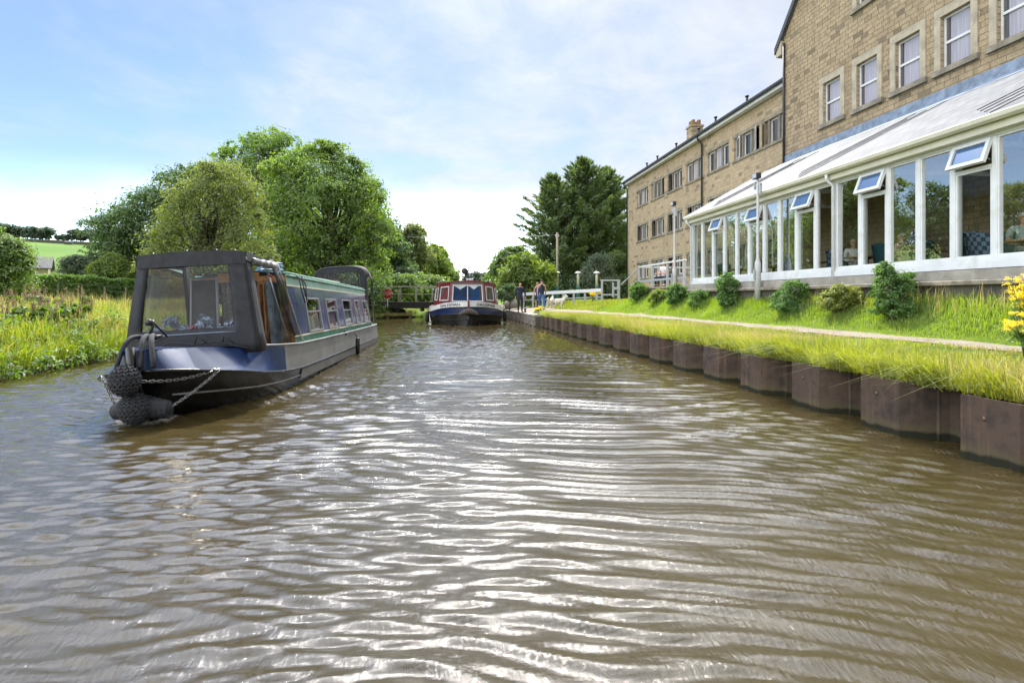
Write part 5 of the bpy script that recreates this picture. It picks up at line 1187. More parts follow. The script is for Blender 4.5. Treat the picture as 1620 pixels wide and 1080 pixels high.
# dry grass in front of the wall and ragwort
P = np.stack([rng.uniform(9.5, 9.85, 110), rng.uniform(6.5, 16, 110), np.zeros(110)], 1); P = clump(P, 5, .06, rng); P[:, 2] = h_right(P[:, 0], P[:, 1]) - .01
g1 = link('dry_wall_weeds', blades('dry_wall_weeds', P, .45, .008, .35, M['blade_dry'], rng)); tag(g1, 'dry weeds along the foot of the dark stone wall', 'weeds', kind='stuff')
def ragwort(label, x, y, h, seed, n=9, s=1.0):
    rg = np.random.default_rng(seed); z = float(h_right(x, y)) if x > 0 else 0; t = thing('ragwort', label, 'plant', (x, y, z), 0, 'yellow flowering weeds')
    b = MB(); hd_ = []
    for k in range(n):
        a = rg.uniform(0, 6.28); l = rg.uniform(.05, .42) * h * s; hh = h * rg.uniform(.62, 1.05)
        b.tube([(0, 0, -.05), (l * .35 * math.cos(a), l * .35 * math.sin(a), hh * .5), (l * math.cos(a), l * math.sin(a), hh)], [.009, .007, .004], 5); hd_.append((l * math.cos(a), l * math.sin(a), hh))
        for j in range(4):
            a2 = rg.uniform(0, 6.28); q = (l * .8 * math.cos(a) + .09 * math.cos(a2) * s, l * .8 * math.sin(a) + .09 * math.sin(a2) * s, hh * rg.uniform(.8, 1.0)); b.tube([(l * .6 * math.cos(a), l * .6 * math.sin(a), hh * .7), q], [.004, .003], 4); hd_.append(q)
    b.build('stem', M['leaf_box'], t)
    link('flowers', leaf_mesh('ragwort_flowers', [(q[0], q[1], q[2], .05 * s, .05 * s, .022) for q in hd_], len(hd_) * 70, .009 * s, M['yellow'], seed, up=1.2, nclump=90, shell=.1, spread=.5), t)
    link('leaves', leaf_mesh('ragwort_leaves', [(q[0] * .6, q[1] * .6, q[2] * .6, .09, .09, .12) for q in hd_[::3]], 60 * n, .03, M['leaf_weed'], seed + 1, nclump=60), t)
x, y, _ = place(1632, 0, 7.4); ragwort('tall clump of yellow ragwort at the right edge of the photo', x, y, 1.0, 201, 16)
x, y, _ = place(1668, 0, 7.2); ragwort('tall clump of yellow ragwort cut off by the right edge, behind the nearer one', x, y, 1.15, 202, 14)
x, y, _ = place(1622, 0, 6.9); ragwort('shorter ragwort in front of the tall yellow clump', x, y, .55, 203, 7)
# ------------------------------------------------------------------ narrowboat
def glosspaint(name, col, rough=.18, spec=.6, dirt=None, amt=0.0, var=.12):
    return pm(name, col, rough, var, 1.5, bump=.05, bs=3, coat=.2, dirt=dirt, dirt_amt=amt, dscale=3, spec=spec)
M['hullblack'] = pm('hull_blacking', (.007, .0068, .0068), .26, .3, 3, bump=.15, bs=14, dirt=(.06, .05, .04), dirt_amt=.3, dscale=2.5)
M['hullgrey'] = pm('weathered_hull_painted_sheen', (.22, .22, .225), .38, .2, 2.5, bump=.12, bs=10, dirt=(.05, .045, .04), dirt_amt=.55, dscale=2.2)  # black paint; reflected sky put into the colour as grey, plus real weathering
M['deckblue'] = glosspaint('deck_blue', (.008, .025, .09), .3, .25, dirt=(.12, .14, .2), amt=.15)
M['cabinblue'] = glosspaint('cabin_blue_grey', (.042, .055, .145), .14, dirt=(.16, .16, .2), amt=.3)
M['cabingreen'] = glosspaint('cabin_green', (.02, .12, .075), .25, dirt=(.12, .2, .16), amt=.35)
M['roofgreen'] = pm('faded_roof_green', (.20, .36, .30), .45, .15, 3, dirt=(.10, .24, .17), dirt_amt=.7, dscale=5)
M['creamline'] = pm('cream_coachline', (.66, .62, .46), .45, .1, 5)
M['canvas'] = pm('navy_grey_canvas', (.010, .012, .019), .7, .25, 3, bump=.6, bs=3)
M['canvasgrey'] = pm('grey_brown_canvas', (.085, .078, .085), .8, .15, 5, bump=.3, bs=6)
M['rope'] = pm('black_rope', (.028, .030, .036), .85, .35, 30, bump=.4, bs=90)
nb = thing('narrowboat', 'long blue and green narrowboat with a dark canvas bow canopy heading towards the viewer', 'boat', (BX + .04, 6.85, 0), R(-.9))
nb.rotation_euler.x = R(-.75); nb.rotation_euler.y = R(-3.4)
ST = [(0.0, .04, .62, .86), (.05, .17, .615, .86), (.15, .33, .60, .855), (.32, .50, .57, .845), (.6, .69, .52, .83), (1.0, .85, .455, .80), (1.5, .93, .375, .76), (2.1, .965, .315, .72), (2.7, .975, .275, .69), (3.4, .975, .25, .66), (5, .98, .245, .65), (9, .98, .245, .65), (12.4, .98, .245, .66), (13.4, .93, .25, .67), (13.8, .80, .26, .68), (14.0, .55, .27, .69)]
def inset(y): return .30 * (1 - float(sst(1.2, 2.3, y))) * float(sst(-.01, .35, y)) + .015
for_b = {}
lower = MB(); rings = []
for (y, hw, zg, zt_) in ST:
    wl = hw * lerp(.55, .93, float(sst(0, 2.2, y))); wb = hw * lerp(.25, .85, float(sst(0, 2.6, y))); yo = .38 * (1 - float(sst(0, 1.6, y)))
    half = [(hw, y, zg), (lerp(hw, wl, .5), y + yo * .45, zg * .5), (wl, y + yo, .0), (wb, y + yo * 1.4, -.45)]
    rings.append([(-p[0], p[1], p[2]) for p in half] + [p for p in half[::-1]])
# rings run port gunwale -> keel -> starboard gunwale
lower.loft(rings); hull = lower.build('hull', M['hullblack'], nb)
# weathered side aft of the bow, paled by sky sheen put into its colour
def sweep_side(name, mat, y0, y1, f0, f1, off, parent, sides=(-1, 1), n=24):
    b = MB()
    for s in sides:
        rg_ = []
        for i in range(n + 1):
            y = lerp(y0, y1, i / n); hw = float(np.interp(y, [q[0] for q in ST], [q[1] for q in ST])); zg = float(np.interp(y, [q[0] for q in ST], [q[2] for q in ST])); zt_ = float(np.interp(y, [q[0] for q in ST], [q[3] for q in ST]))
            a = f0(y, hw, zg, zt_); c = f1(y, hw, zg, zt_); rg_.append([(s * (a[0] + off), y, a[1]), (s * (c[0] + off), y, c[1])])
        b.loft(rg_)
    return b.build(name, mat, parent)
deck_x = lambda y, hw: max(.02, hw - inset(y))
b = sweep_side('bow_flash', M['deckblue'], .0, 2.45, lambda y, hw, zg, zt: (hw, zg + .015), lambda y, hw, zg, zt: (deck_x(y, hw), zt), .0, nb)
b = sweep_side('topside', M['hullgrey'], 2.45, 13.95, lambda y, hw, zg, zt: (hw, zg + .015), lambda y, hw, zg, zt: (hw - .012, zt), .0, nb, n=40)
b = sweep_side('lower_side', M['hullgrey'], 3.3, 13.9, lambda y, hw, zg, zt: (hw * .955 + .012, .05), lambda y, hw, zg, zt: (hw + .003, zg - .03), .004, nb, n=40)
# rubbing strake and gunwale
b = MB()
for s in (-1, 1):
    b.tube([(s * (q[1] + .012), q[0], q[2]) for q in ST], .022, 6); 
b.build('rubbing_strake', M['hullblack'], nb)
b = MB()
for s in (-1, 1):
    b.tube([(s * (deck_x(q[0], q[1]) + .0), q[0], q[3]) for q in ST if q[0] > 1.0], .022, 6)
    b.tube([(s * (lerp(q[1], q[1] * lerp(.55, .93, float(sst(0, 2.2, q[0]))), .5) + .006), q[0] + .38 * (1 - float(sst(0, 1.6, q[0]))) * .45, q[2] * .5) for q in ST[2:10]], .014, 6)
b.build('gunwale', M['hullgrey'], nb)
b = MB(); b.tube([(0, -.01, .9), (0, -.01, .62), (0, .17, .31), (0, .37, .0), (0, .6, -.5)], [.05, .05, .045, .045, .04], 8); b.build('stem_post', M['hullblack'], nb)
# deck
b = MB(); b.loft([[(-deck_x(q[0], q[1]), q[0], q[3] - .001), (0, q[0], q[3] + .035), (deck_x(q[0], q[1]), q[0], q[3] - .001)] for q in ST[:7]], smooth=True); b.build('foredeck', M['deckblue'], nb)
b = MB(); b.quad((-.9, 1.6, .40), (.9, 1.6, .40), (.9, 4.2, .40), (-.9, 4.2, .40)); b.build('well_deck', M['hullblack'], nb)
b = MB(); b.loft([[(-q[1] + .02, q[0], q[3] - .01), (q[1] - .02, q[0], q[3] - .01)] for q in ST[9:]], smooth=False); b.build('side_deck', M['hullgrey'], nb)
b = MB(); b.tube([(0, .42, .85), (0, .42, 1.02)], .03, 8); b.tube([(-.13, .42, .99), (.13, .42, .99)], .025, 8); b.tube([(0, .42, 1.02), (.03, .45, 1.17), (.0, .5, 1.19)], .018, 6); b.lathe([(.015, 0), (.042, .015), (.042, .05), (.015, .065)], (.0, .44, 1.17), 10, Matrix.Rotation(R(90), 3, 'X')); b.build('mooring_stud', M['blackiron'], nb)
# rope loops from fender to stud
b = MB()
for (x0, x1, r_) in ((-.16, -.05, .026), (.10, .02, .03), (.24, .06, .03)):
    P0 = Vector((x0, -.02, .66)); P3 = Vector((x1, .42, .98)); b.tube([P0.lerp(P3, t) + Vector((0, -.05, .16)) * math.sin(math.pi * t) for t in [i / 8 for i in range(9)]], r_, 8)
b.build('fender_rope', M['rope'], nb)
# knotted rope bow fender: two ball knots and a tail, wrapped by turns of rope
def rope_ball(b, c, r, turns=9):
    c = Vector(c); b.ball(c, r * .93, 16, 12)
    for k in range(turns):
        lat = lerp(-75, 75, k / (turns - 1)) * math.pi / 180; rr = r * math.cos(lat); z = r * math.sin(lat); m = max(6, int(2 * math.pi * rr / .052)); 
        for j in range(m):
            for dr in (0, 1):
                a0 = 2 * math.pi * (j + .5 * (k % 2)) / m; a1 = a0 + 2 * math.pi / m * .95; dz = .028 * (1 if dr else -1)
                p = [c + Vector((math.cos(a) * rr_, math.sin(a) * rr_, z + zz_)) for a, rr_, zz_ in ((a0, rr * .97, -dz * .7), ((a0 + a1) / 2, rr * 1.045, 0), (a1, rr * .97, dz * .7))]
                b.tube(p, .0135, 5, False)
b = MB(); rope_ball(b, (0.0, -.15, .545), .150, 10); rope_ball(b, (.02, -.02, .215), .160, 11); 
ax = Matrix.Rotation(R(100), 3, 'Y')
b.lathe([(.12, .0), (.115, .13), (.10, .24), (.06, .28)], (.08, .07, .21), 14, ax); b.lathe([(.12, .0), (.11, .12), (.08, .2), (.05, .22)], (-.06, .07, .21), 14, Matrix.Rotation(R(-100), 3, 'Y'))
for k in range(5): b.tube([(Vector((.13 + .05 * k, .07, .205 - .01 * k)) + Vector((0, math.cos(a) * (.122 - .008 * k), math.sin(a) * (.122 - .008 * k)))) for a in np.linspace(0, 6.283, 15)], .016, 5, False)
b.build('bow_fender', M['rope'], nb)
# chains
def chain(b, p, q, sag, n):
    p, q = Vector(p), Vector(q)
    for i in range(n):
        t0, t1 = i / n, (i + 1.25) / n
        f = lambda t: p.lerp(q, t) - Vector((0, 0, sag * math.sin(math.pi * min(t, 1)))); a, c = f(t0), f(t1); d = (c - a); l = d.length; d.normalize()
        s = d.cross(Vector((0, 0, 1))).normalized() if abs(d.z) < .9 else Vector((1, 0, 0)); s2 = d.cross(s)
        w_ = (s if i % 2 else s2) * .013
        b.tube([a + w_, c + w_, c + d * .006, c - w_, a - w_, a - d * .006, a + w_], .0052, 5, False)
b = MB()
for p_, q_, sg_, n_ in (((.14, -.10, .52), (.70, .56, .55), .05, 20), ((.34, .07, .18), (.70, .56, .52), .02, 20), ((-.14, -.10, .54), (-.44, .22, .58), .04, 12), ((-.2, .05, .2), (-.44, .22, .55), .02, 14)):
    b = MB(); chain(b, p_, q_, sg_, n_); b.build('chain', M['steel'], nb)
# canvas canopy over the well deck
ca = bpy.data.objects.new('canopy', None)
def can(y0, y1, side): pass
YB, YT = 1.50, 1.66           # front panel foot / head
YR, YRb = 3.05, 3.75          # rear edge of the roof, of the side at the foot
wB, wT, zB, zT = .90, .715, .67, 2.10
def fp(u, v): # front panel, u -1..1, v 0..1
    return Vector((u * lerp(wB, wT, v), lerp(YB, YT, v) + .06 * (u * u - 1) * .5, lerp(zB, zT, v)))
b = MB()
def patch(b, f, us, vs, skip=None):
    m = len(vs); fs = []
    for i in range(len(us) - 1):
        for j in range(m - 1):
            if skip and skip((us[i] + us[i + 1]) / 2, (vs[j] + vs[j + 1]) / 2): continue
            fs.append((i * m + j, (i + 1) * m + j, (i + 1) * m + j + 1, i * m + j + 1))
    used = sorted(set(k for q in fs for k in q)); ix = {k: n for n, k in enumerate(used)}
    b.add([f(us[k // m], vs[k % m]) for k in used], [tuple(ix[k] for k in q) for q in fs], True)
us = [-1, -.88] + list(np.linspace(-.80, .66, 11)) + [.74, .82, .86, .92, 1]; vs = [0, .1, .20] + list(np.linspace(.26, .84, 8)) + [.88, .9, 1]
rw = random.Random(4)
def fpw(u, v):
    p = fp(u, v); return p + Vector((0, .005 * math.sin(5 * u + 7 * v) + .003 * math.sin(11 * u - 9 * v), 0))
can_o = None
patch(b, fpw, us, vs, lambda u, v: -.80 < u < .66 and .23 < v < .87)
fr_ = b.build('canopy', M['canvas'], nb); sm = fr_.modifiers.new('Solid', 'SOLIDIFY'); sm.thickness = .012
b = MB(); patch(b, lambda u, v: fp(u, v) + Vector((0, .012, 0)), list(np.linspace(-.84, .70, 9)), list(np.linspace(.19, .89, 6))); b.build('window_panel', M['pvc'], fr_)
b = MB(); e = [fp(u, .215) + Vector((0, -.012, 0)) for u in np.linspace(-.82, .68, 9)]; b.tube(e, .010, 5); b.build('window_welt', pm('pale_welt', (.16, .20, .28), .6), fr_)
# roof
def rfp(u, v): # v 0 front -> 1 rear
    y = lerp(YT - .03, YR, v); w_ = lerp(wT + .015, wT - .02, v); z = zT + .04 * (1 - abs(u) ** 2.6) + .01 * math.sin(v * 9) * (1 - u * u) - .05 * v
    return Vector((u * w_, y, z))
b = MB(); patch(b, lambda u, v: rfp(u, v) + Vector((0, 0, .004 * math.sin(9 * u + 7 * v))), list(np.linspace(-1, 1, 15)), list(np.linspace(0, 1, 7)))
# valance round the head
patch(b, lambda u, v: Vector((u * (wT + .018), YT - .03 - .03 * (1 - u * u) - v * .012, zT + .04 * (1 - abs(u) ** 2.6) - v * (.17 + .04 * (1 - abs(u) ** 2.6)))), list(np.linspace(-1, 1, 13)), [0, .5, 1])
for s in (-1, 1):
    patch(b, lambda u, v, s=s: Vector((s * (lerp(wT + .015, wT - .02, u) + .012 + .01 * v), lerp(YT - .03, YR, u), zT - .05 * u - v * .13)), list(np.linspace(0, 1, 6)), [0, .5, 1])
o = b.build('canopy_roof', M['canvas'], fr_)
# sides
def sp_(u, v, s): # u 0 front ->1 rear, v 0 foot ->1 head
    yF = lerp(YB, YT, v); yR = lerp(YRb, YR, v); w_ = lerp(wB, wT, v); wr = lerp(.88, wT - .02, v)
    return Vector((s * lerp(w_, wr, u), lerp(yF, yR, u), lerp(lerp(zB, .68, u), zT, v)))
b = MB(); patch(b, lambda u, v: sp_(u, v, 1), [0, .05, .10, .15], list(np.linspace(0, 1, 6))); o = b.build('canopy_side', M['canvas'], fr_); sm = o.modifiers.new('Solid', 'SOLIDIFY'); sm.thickness = .012
b = MB(); patch(b, lambda u, v: sp_(u, v, 1) + Vector((.012 * math.sin(v * 11), .012 * math.sin(v * 7), 0)), [.84, .88, .92, .96, 1.0], list(np.linspace(0, 1, 12))); o = b.build('canopy_side', M['canvas'], fr_); sm = o.modifiers.new('Solid', 'SOLIDIFY'); sm.thickness = .012
b = MB(); patch(b, lambda u, v: sp_(u, v, -1), [0, .08, .16, .5, .86, .93, 1], [0, .1, .2, .5, .8, .9, 1], lambda u, v: .16 < u < .86 and v > .2)
o = b.build('canopy_side', M['canvas'], fr_); sm = o.modifiers.new('Solid', 'SOLIDIFY'); sm.thickness = .012
b = MB(); patch(b, lambda u, v: sp_(u, v, -1) + Vector((.01, 0, 0)), [.14, .5, .88], [.2, .5, .92]); b.build('window_panel', M['pvc'], fr_)
b = MB(); b.tube([sp_(t, .93, 1) + Vector((.02, 0, -.015 + .012 * math.sin(t * 30))) for t in np.linspace(.14, .86, 14)], [.05 + .012 * math.sin(i * 2.1) for i in range(14)], 8); b.build('rolled_flap', pm('rolled_clear_sheet', (.23, .23, .235), .4, .4, 12), fr_)
b = MB(); b.tube([sp_(.98, t, 1) + Vector((.035, .02, 0)) for t in np.linspace(.02, .97, 6)], .012, 6); b.tube([sp_(.75, t, 1) + Vector((-.06, 0, 0)) for t in np.linspace(.0, .86, 4)], .013, 6); b.build('canopy_pole', M['alu'], fr_)
b = MB(); b.ball(sp_(.72, .80, 1) + Vector((-.02, 0, 0)), .026, 8, 6); b.build('toggle', pm('red_plastic', (.5, .02, .015), .4), fr_)
b = MB(); b.tube([(-.45, 1.38, .80), (-.2, 1.33, .88), (.1, 1.34, .83), (.35, 1.36, .86), (.6, 1.42, .78), (.86, 1.5, .70)], .012, 6); b.tube([(.1, 1.34, .84), (.16, 1.3, .95), (.26, 1.33, .85)], .009, 5); b.tube([(.45, 1.38, .84), (.5, 1.32, .93), (.6, 1.38, .82)], .009, 5); b.tube([(-.5, 1.3, .86), (-.2, 1.24, .97), (0, .5, 1.17)], .012, 6); b.build('lashing', M['rope'], nb)
b = MB()
for u in (-.72, -.1, .45, .8):
    p = rfp(u, .03); b.ball(p + Vector((0, 0, .012)), .014, 6, 4)
b.build('stud_button', M['steel'], fr_)
# cabin
YA, YZ = 3.35, 12.4
def cab(z): return lerp(.885, .765, (z - .65) / 1.2)
def zr(y): return 1.86 - .03 * (y - YA) / (YZ - YA)
holes = [(4.42, 5.50, .83, 1.47), (6.15, 7.22, .83, 1.47), (8.02, 9.10, .83, 1.47), (9.75, 10.42, .83, 1.47), (11.15, 12.1, .83, 1.47)]
wl = MB(); ysc = sorted(set([YA, YZ] + [h[i] for h in holes for i in (0, 1)])); zsc = [.655, .83, 1.47, 1.86]
for s in (-1, 1):
    for i in range(len(ysc) - 1):
        for j in range(3):
            cy_ = (ysc[i] + ysc[i + 1]) / 2; cz_ = (zsc[j] + zsc[j + 1]) / 2
            if any(h[0] < cy_ < h[1] and h[2] < cz_ < h[3] for h in holes): continue
            wl.quad((s * cab(zsc[j]), ysc[i], zsc[j]), (s * cab(zsc[j]), ysc[i + 1], zsc[j]), (s * cab(zsc[j + 1]), ysc[i + 1], zsc[j + 1]), (s * cab(zsc[j + 1]), ysc[i], zsc[j + 1]))
wl.quad((-cab(.655), YZ, .655), (cab(.655), YZ, .655), (cab(1.86), YZ, 1.86), (-cab(1.86), YZ, 1.86))
cabin = wl.build('cabin', M['cabinblue'], nb)
def band(name, mat, z0, z1, off, y0=YA, y1=YZ, parent=cabin):
    b = MB()
    for s in (-1, 1): b.quad((s * (cab(z0) + off), y0, z0), (s * (cab(z0) + off), y1, z0), (s * (cab(z1) + off), y1, z1), (s * (cab(z1) + off), y0, z1))
    return b.build(name, mat, parent)
band('lower_green_panel', M['cabingreen'], .662, .775, .004); band('lower_coachline', M['creamline'], .775, .80, .006)
band('upper_green_panel', M['roofgreen'], 1.70, 1.856, .004); band('upper_coachline', M['creamline'], 1.668, 1.70, .007)
b = MB(); b.loft([[(u * (cab(1.86) + .02), y, zr(y) + .10 * (1 - abs(u) ** 2)) for u in np.linspace(-1, 1, 13)] for y in np.linspace(YA, YZ, 8)]); b.build('roof', M['roofgreen'], cabin)
b = MB()
for s in (-1, 1):
    b.tube([(s * (cab(1.86) - .03), y, zr(y) + .05) for y in np.linspace(YA + .1, YZ - .1, 10)], .02, 6); b.tube([(s * (cab(1.86) + .022), y, zr(y) - .005) for y in np.linspace(YA, YZ, 8)], .016, 6)
b.build('handrail', M['roofgreen'], cabin)
M['dullalu'] = pm('dull_aluminium', (.30, .31, .33), .4, .1, 8, metallic=.5)
def cwin(h, k):
    y0, y1, z0, z1 = h
    for s in (1, -1):
        P = lambda y, z, o: (s * (cab(z) + o), y, z)
        f = MB(); t = .05
        for (a, c, d, e) in ((y0 - .03, y0 + .03, z0 - .02, z1 + .02), (y1 - .03, y1 + .03, z0 - .02, z1 + .02), (y0 + .03, y1 - .03, z0 - .02, z0 + .018), (y0 + .03, y1 - .03, z1 - .018, z1 + .02), (y0 + .03, y1 - .03, lerp(z0, z1, .60) - .014, lerp(z0, z1, .60) + .014)):
            vs = [P(y, z, o) for o in (-.02, .018) for y, z in ((a, d), (c, d), (c, e), (a, e))]; f.add(vs, [(3, 2, 1, 0), (4, 5, 6, 7), (0, 1, 5, 4), (1, 2, 6, 5), (2, 3, 7, 6), (3, 0, 4, 7)], False)
        fo = f.build('window', M['dullalu'], cabin)
        zm = lerp(z0, z1, .60); g = MB()
        g.quad(P(y0, z0, -.004), P(y1, z0, -.004), P(y1, zm, -.004), P(y0, zm, -.004))
        if k == 2: g.quad(P(y0, zm, -.0), P(y1, zm, -.0), P(y1, z1 - .05, -.16), P(y0, z1 - .05, -.16))
        else: g.quad(P(y0, zm, -.004), P(y1, zm, -.004), P(y1, z1, -.004), P(y0, z1, -.004))
        g.build('pane', M['glass'], fo)
        c = MB(); rg_ = [[(s * (cab(z0) - .06 - .015 * math.sin(y * 60)), y, z0 + .01), (s * (cab(zm) - .06 - .015 * math.sin(y * 60)), y, zm)] for y in np.linspace(y0 + .02, y1 - .02, 40)]; c.loft(rg_); c.build('curtain', M['curtain_lace'] if k != 1 else M['curtain_red'], fo)
M['curtain_lace'] = pm('lace_curtain', (.40, .37, .36), .9, .3, 30); M['curtain_red'] = pm('faded_red_curtain', (.36, .22, .20), .9, .3, 20)
for k, h in enumerate(holes): cwin(h, k)
b = MB(); b.quad((-.6, YA + .3, .7), (.6, YA + .3, .7), (.6, YZ - .1, .7), (-.6, YZ - .1, .7)); b.build('cabin_floor', M['wood'], cabin)
# front bulkhead with open wooden doors
b = MB(); b.quad((-cab(.66), YA, .655), (-.34, YA, .655), (-.34, YA, 1.86), (-cab(1.86), YA, 1.86)); b.quad((.34, YA, .655), (cab(.66), YA, .655), (cab(1.86), YA, 1.86), (.34, YA, 1.86)); b.quad((-.34, YA, 1.78), (.34, YA, 1.78), (.34, YA, 1.93), (-.34, YA, 1.93)); b.build('front_bulkhead', M['wood'], cabin)
def door(x, rz, lb):
    f = MB(); f.bx(0, .07, -.02, .02, .45, 1.78); f.bx(.31, .38, -.02, .02, .45, 1.78); f.bx(.07, .31, -.02, .02, .45, .82); f.bx(.07, .31, -.02, .02, 1.70, 1.78)
    o = f.build('door', M['wood'], cabin, .004, loc=(x, YA - .03, 0), rz=rz); g = MB(); g.quad((.07, 0, .82), (.31, 0, .82), (.31, 0, 1.7), (.07, 0, 1.7)); g.build('pane', M['glass'], o)
    g = MB(); g.bx(.27, .37, -.05, .05, .78, .86); g.tube([(.32, -.05, .82), (.32, -.09, .82), (.25, -.09, .82)], .012, 6); g.build('handle', M['steel'], o)
door(.34, R(-58), ''); door(-.34, R(-118), '')
b = MB(); b.loft([[(x, YA + .06 + .02 * math.sin(x * 70), .7), (x, YA + .06 + .02 * math.sin(x * 70), 1.78)] for x in np.linspace(-.33, .33, 40)]); b.build('door_curtain', M['curtain_lace'], cabin)
b = MB(); b.loft([[(.86 - .02, y, .72 + 0 * y), (.80, y, 1.75)] for y in np.linspace(2.75, 3.3, 4)]); b.build('side_curtain', M['pvc'], fr_)
b = MB(); b.loft([[(.70 + .025 * math.sin(y * 55), y, .72), (.66 + .025 * math.sin(y * 55 + .5), y, 1.72)] for y in np.linspace(2.7, 3.3, 40)]); b.build('side_drape', pm('blue_grey_sheet', (.13, .165, .21), .6, .4, 8), fr_)
b = MB(); b.bar((-.50, 2.6, .8), (-.44, 2.6, 1.82), .035, .03); b.bar((-.14, 2.75, .8), (-.12, 2.75, 1.84), .05, .03); b.bar((-.44, 2.6, 1.82), (-.12, 2.75, 1.84), .04, .03); b.build('folded_screen', M['greymetal'], nb, .006)
b = MB(); b.quad((-.49, 2.61, .8), (-.15, 2.76, .8), (-.13, 2.76, 1.8), (-.44, 2.61, 1.8)); b.build('screen_sheet', pm('grey_sheet', (.12, .12, .115), .6, .3, 4), nb)
b = MB()
rgf = np.random.default_rng(5)
pc = thing('cloth_pile', 'crumpled pale blue and white cloths heaped behind the clear front sheet of the canopy', 'cloth', (BX + .03, 8.68, .97))
bl = [(-.55 + .12 * i + rgf.normal() * .03, .0 + rgf.normal() * .06, .0 + .07 * math.sin(i * 1.7), .09, .08, .10 + .05 * (i % 3)) for i in range(11)]
link('cloth', leaf_mesh('cloth', bl, 700, .05, pm('pale_blue_cloth', (.42, .50, .62), .8, .3, 15), 8, nclump=60), pc)
link('pink_cloth', leaf_mesh('pink_cloth', [(-.1, -.05, .02, .06, .05, .06), (.32, -.05, .0, .05, .05, .07)], 80, .04, pm('pink_cloth', (.55, .10, .16), .8), 9, nclump=60), pc)
q = MB(); q.bx(-.75, .7, -.12, .25, -.17, -.07); q.build('shelf', M['wood'], pc)
# roof furniture
rb = thing('roof_box', 'low navy box with cream edges on the roof of the blue narrowboat', 'box', (BX + .019 * 8 - .1, 6.85 + 8.4, 1.72), R(-1.1))
q = MB(); q.prism([(-.42, .02), (-.40, .20), (0, .29), (.40, .20), (.42, .02)], 1, -1.4, 1.5); q.build('box', M['deckblue'], rb, .012); q = MB(); q.bar((-.41, -1.42, .20), (0, -1.42, .295), .04, .03); q.bar((0, -1.42, .295), (.41, -1.42, .20), .04, .03); q.bar((.415, -1.42, .20), (.415, 1.52, .20), .03, .03); q.build('edging', M['creamline'], rb)
hc = thing('water_hose', 'coiled blue water hose on the roof behind the bow canopy', 'hose', (BX + .45, 10.4, 1.88)); q = MB(); q.tube([(.20 * (1 + .12 * math.sin(t * 2.3)) * math.cos(t), .24 * math.sin(t), .03 + .012 * t / 2) for t in np.linspace(0, 25, 120)], .015, 5); q.build('coil', pm('blue_hose', (.06, .16, .34), .4), hc)
hl = thing('looped_cable', 'dark cable loop hanging down the cabin side by the first window', 'cable', (BX + .019 * 4 + .75, 6.85 + 4.1, 1.8)); q = MB(); q.tube([(-.05, -.1, .08), (.03, -.18, .02), (.085, -.2, -.25), (.12, -.1, -.42), (.12, .05, -.40), (.07, .14, -.1), (-.02, .16, .08)], .013, 6); q.tube([(-.05, .0, .08), (.05, -.05, -.02), (.10, .02, -.3), (.125, .1, -.5)], .012, 6); q.build('loop', M['rope'], hl)
mv = thing('roof_vent', 'small cream mushroom vent on the roof just before the stern hood', 'vent', (BX + .42, 17.4, 1.70)); q = MB(); q.lathe([(.06, 0), (.06, .06), (.12, .07), (.11, .11), (.03, .14)], (0, 0, 0), 12); q.build('cap', M['cream'], mv)
# stern hood
Y0, Y1 = 12.15, 13.75; hh = []
def arch(y, w_, z0, z1, n=18):
    out = [(-w_, y, z0)]
    for a in np.linspace(math.pi, 0, n):
        out.append((w_ * np.sign(math.cos(a)) * abs(math.cos(a)) ** .55, y, lerp(z1 - .42, z1, abs(math.sin(a)) ** .6)))
    return out + [(w_, y, z0)]
hd = MB(); A0, A1, A2 = arch(Y0, .80, 1.95, 2.66), arch(lerp(Y0, Y1, .5), .83, 1.95, 2.72), arch(Y1, .80, 1.95, 2.62)
hd.loft([A0[1:-1], A1[1:-1], A2[1:-1]]); hood = hd.build('stern_hood', M['canvasgrey'], nb); sm = hood.modifiers.new('Solid', 'SOLIDIFY'); sm.thickness = .015
b = MB()
for y in (Y0, Y1):
    b.tube([(p[0] * .985, p[1], p[2] - .01) for p in arch(y, .80, .75, 2.64 if y == Y0 else 2.60)], .026, 6)
b.bar((-.76, Y0 - .01, 2.46), (.76, Y0 - .01, 2.46), .02, .05); b.bar((-.56, Y0, 1.9), (-.56, Y0, 2.5), .10, .02); b.bar((.58, Y0, 1.9), (.58, Y0, 2.5), .12, .02); b.build('hood_frame', M['canvas'], hood)
b = MB()
for s in (-1, 1): b.quad((s * .80, Y0 + .02, .75), (s * .82, Y0 + .40, .75), (s * .83, Y0 + .18, 2.3), (s * .80, Y0 + .02, 2.3)); b.quad((s * .81, Y1 - .4, .75), (s * .80, Y1, .75), (s * .80, Y1, 2.3), (s * .83, Y1 - .2, 2.3))
b.build('hood_side', M['canvas'], hood)
b = MB(); inn = [(p[0] * .80, p[1] - .012, min(p[2], 2.46)) for p in A0]; b.loft([[(p[0] * .995, p[1] - .012, p[2] - .012) for p in A0], inn], smooth=False); b.build('hood_front', M['canvas'], hood)
b = MB(); patch(b, lambda u, v: Vector((u * .66, Y0 + .01, lerp(1.93, 2.47, v))), [-1, 0, 1], [0, 1]); patch(b, lambda u, v: Vector((lerp(-.78, -.6, u), Y0, lerp(1.9, 2.4, v))), [0, 1], [0, 1]); patch(b, lambda u, v: Vector((lerp(.62, .78, u), Y0, lerp(1.9, 2.4, v))), [0, 1], [0, 1]); b.build('window_panel', M['pvc'], hood)
b = MB(); b.loft([[(q[1] * .97 * s, q[0], q[3] - .02) for s in (-1, 1)] for q in ST[12:]], smooth=False); b.build('stern_deck', M['hullblack'], nb)
b = MB(); b.tube([(0, 13.6, .7), (0, 13.55, 1.25), (.03, 12.9, 1.35)], .022, 8); b.build('tiller', M['steel'], nb)
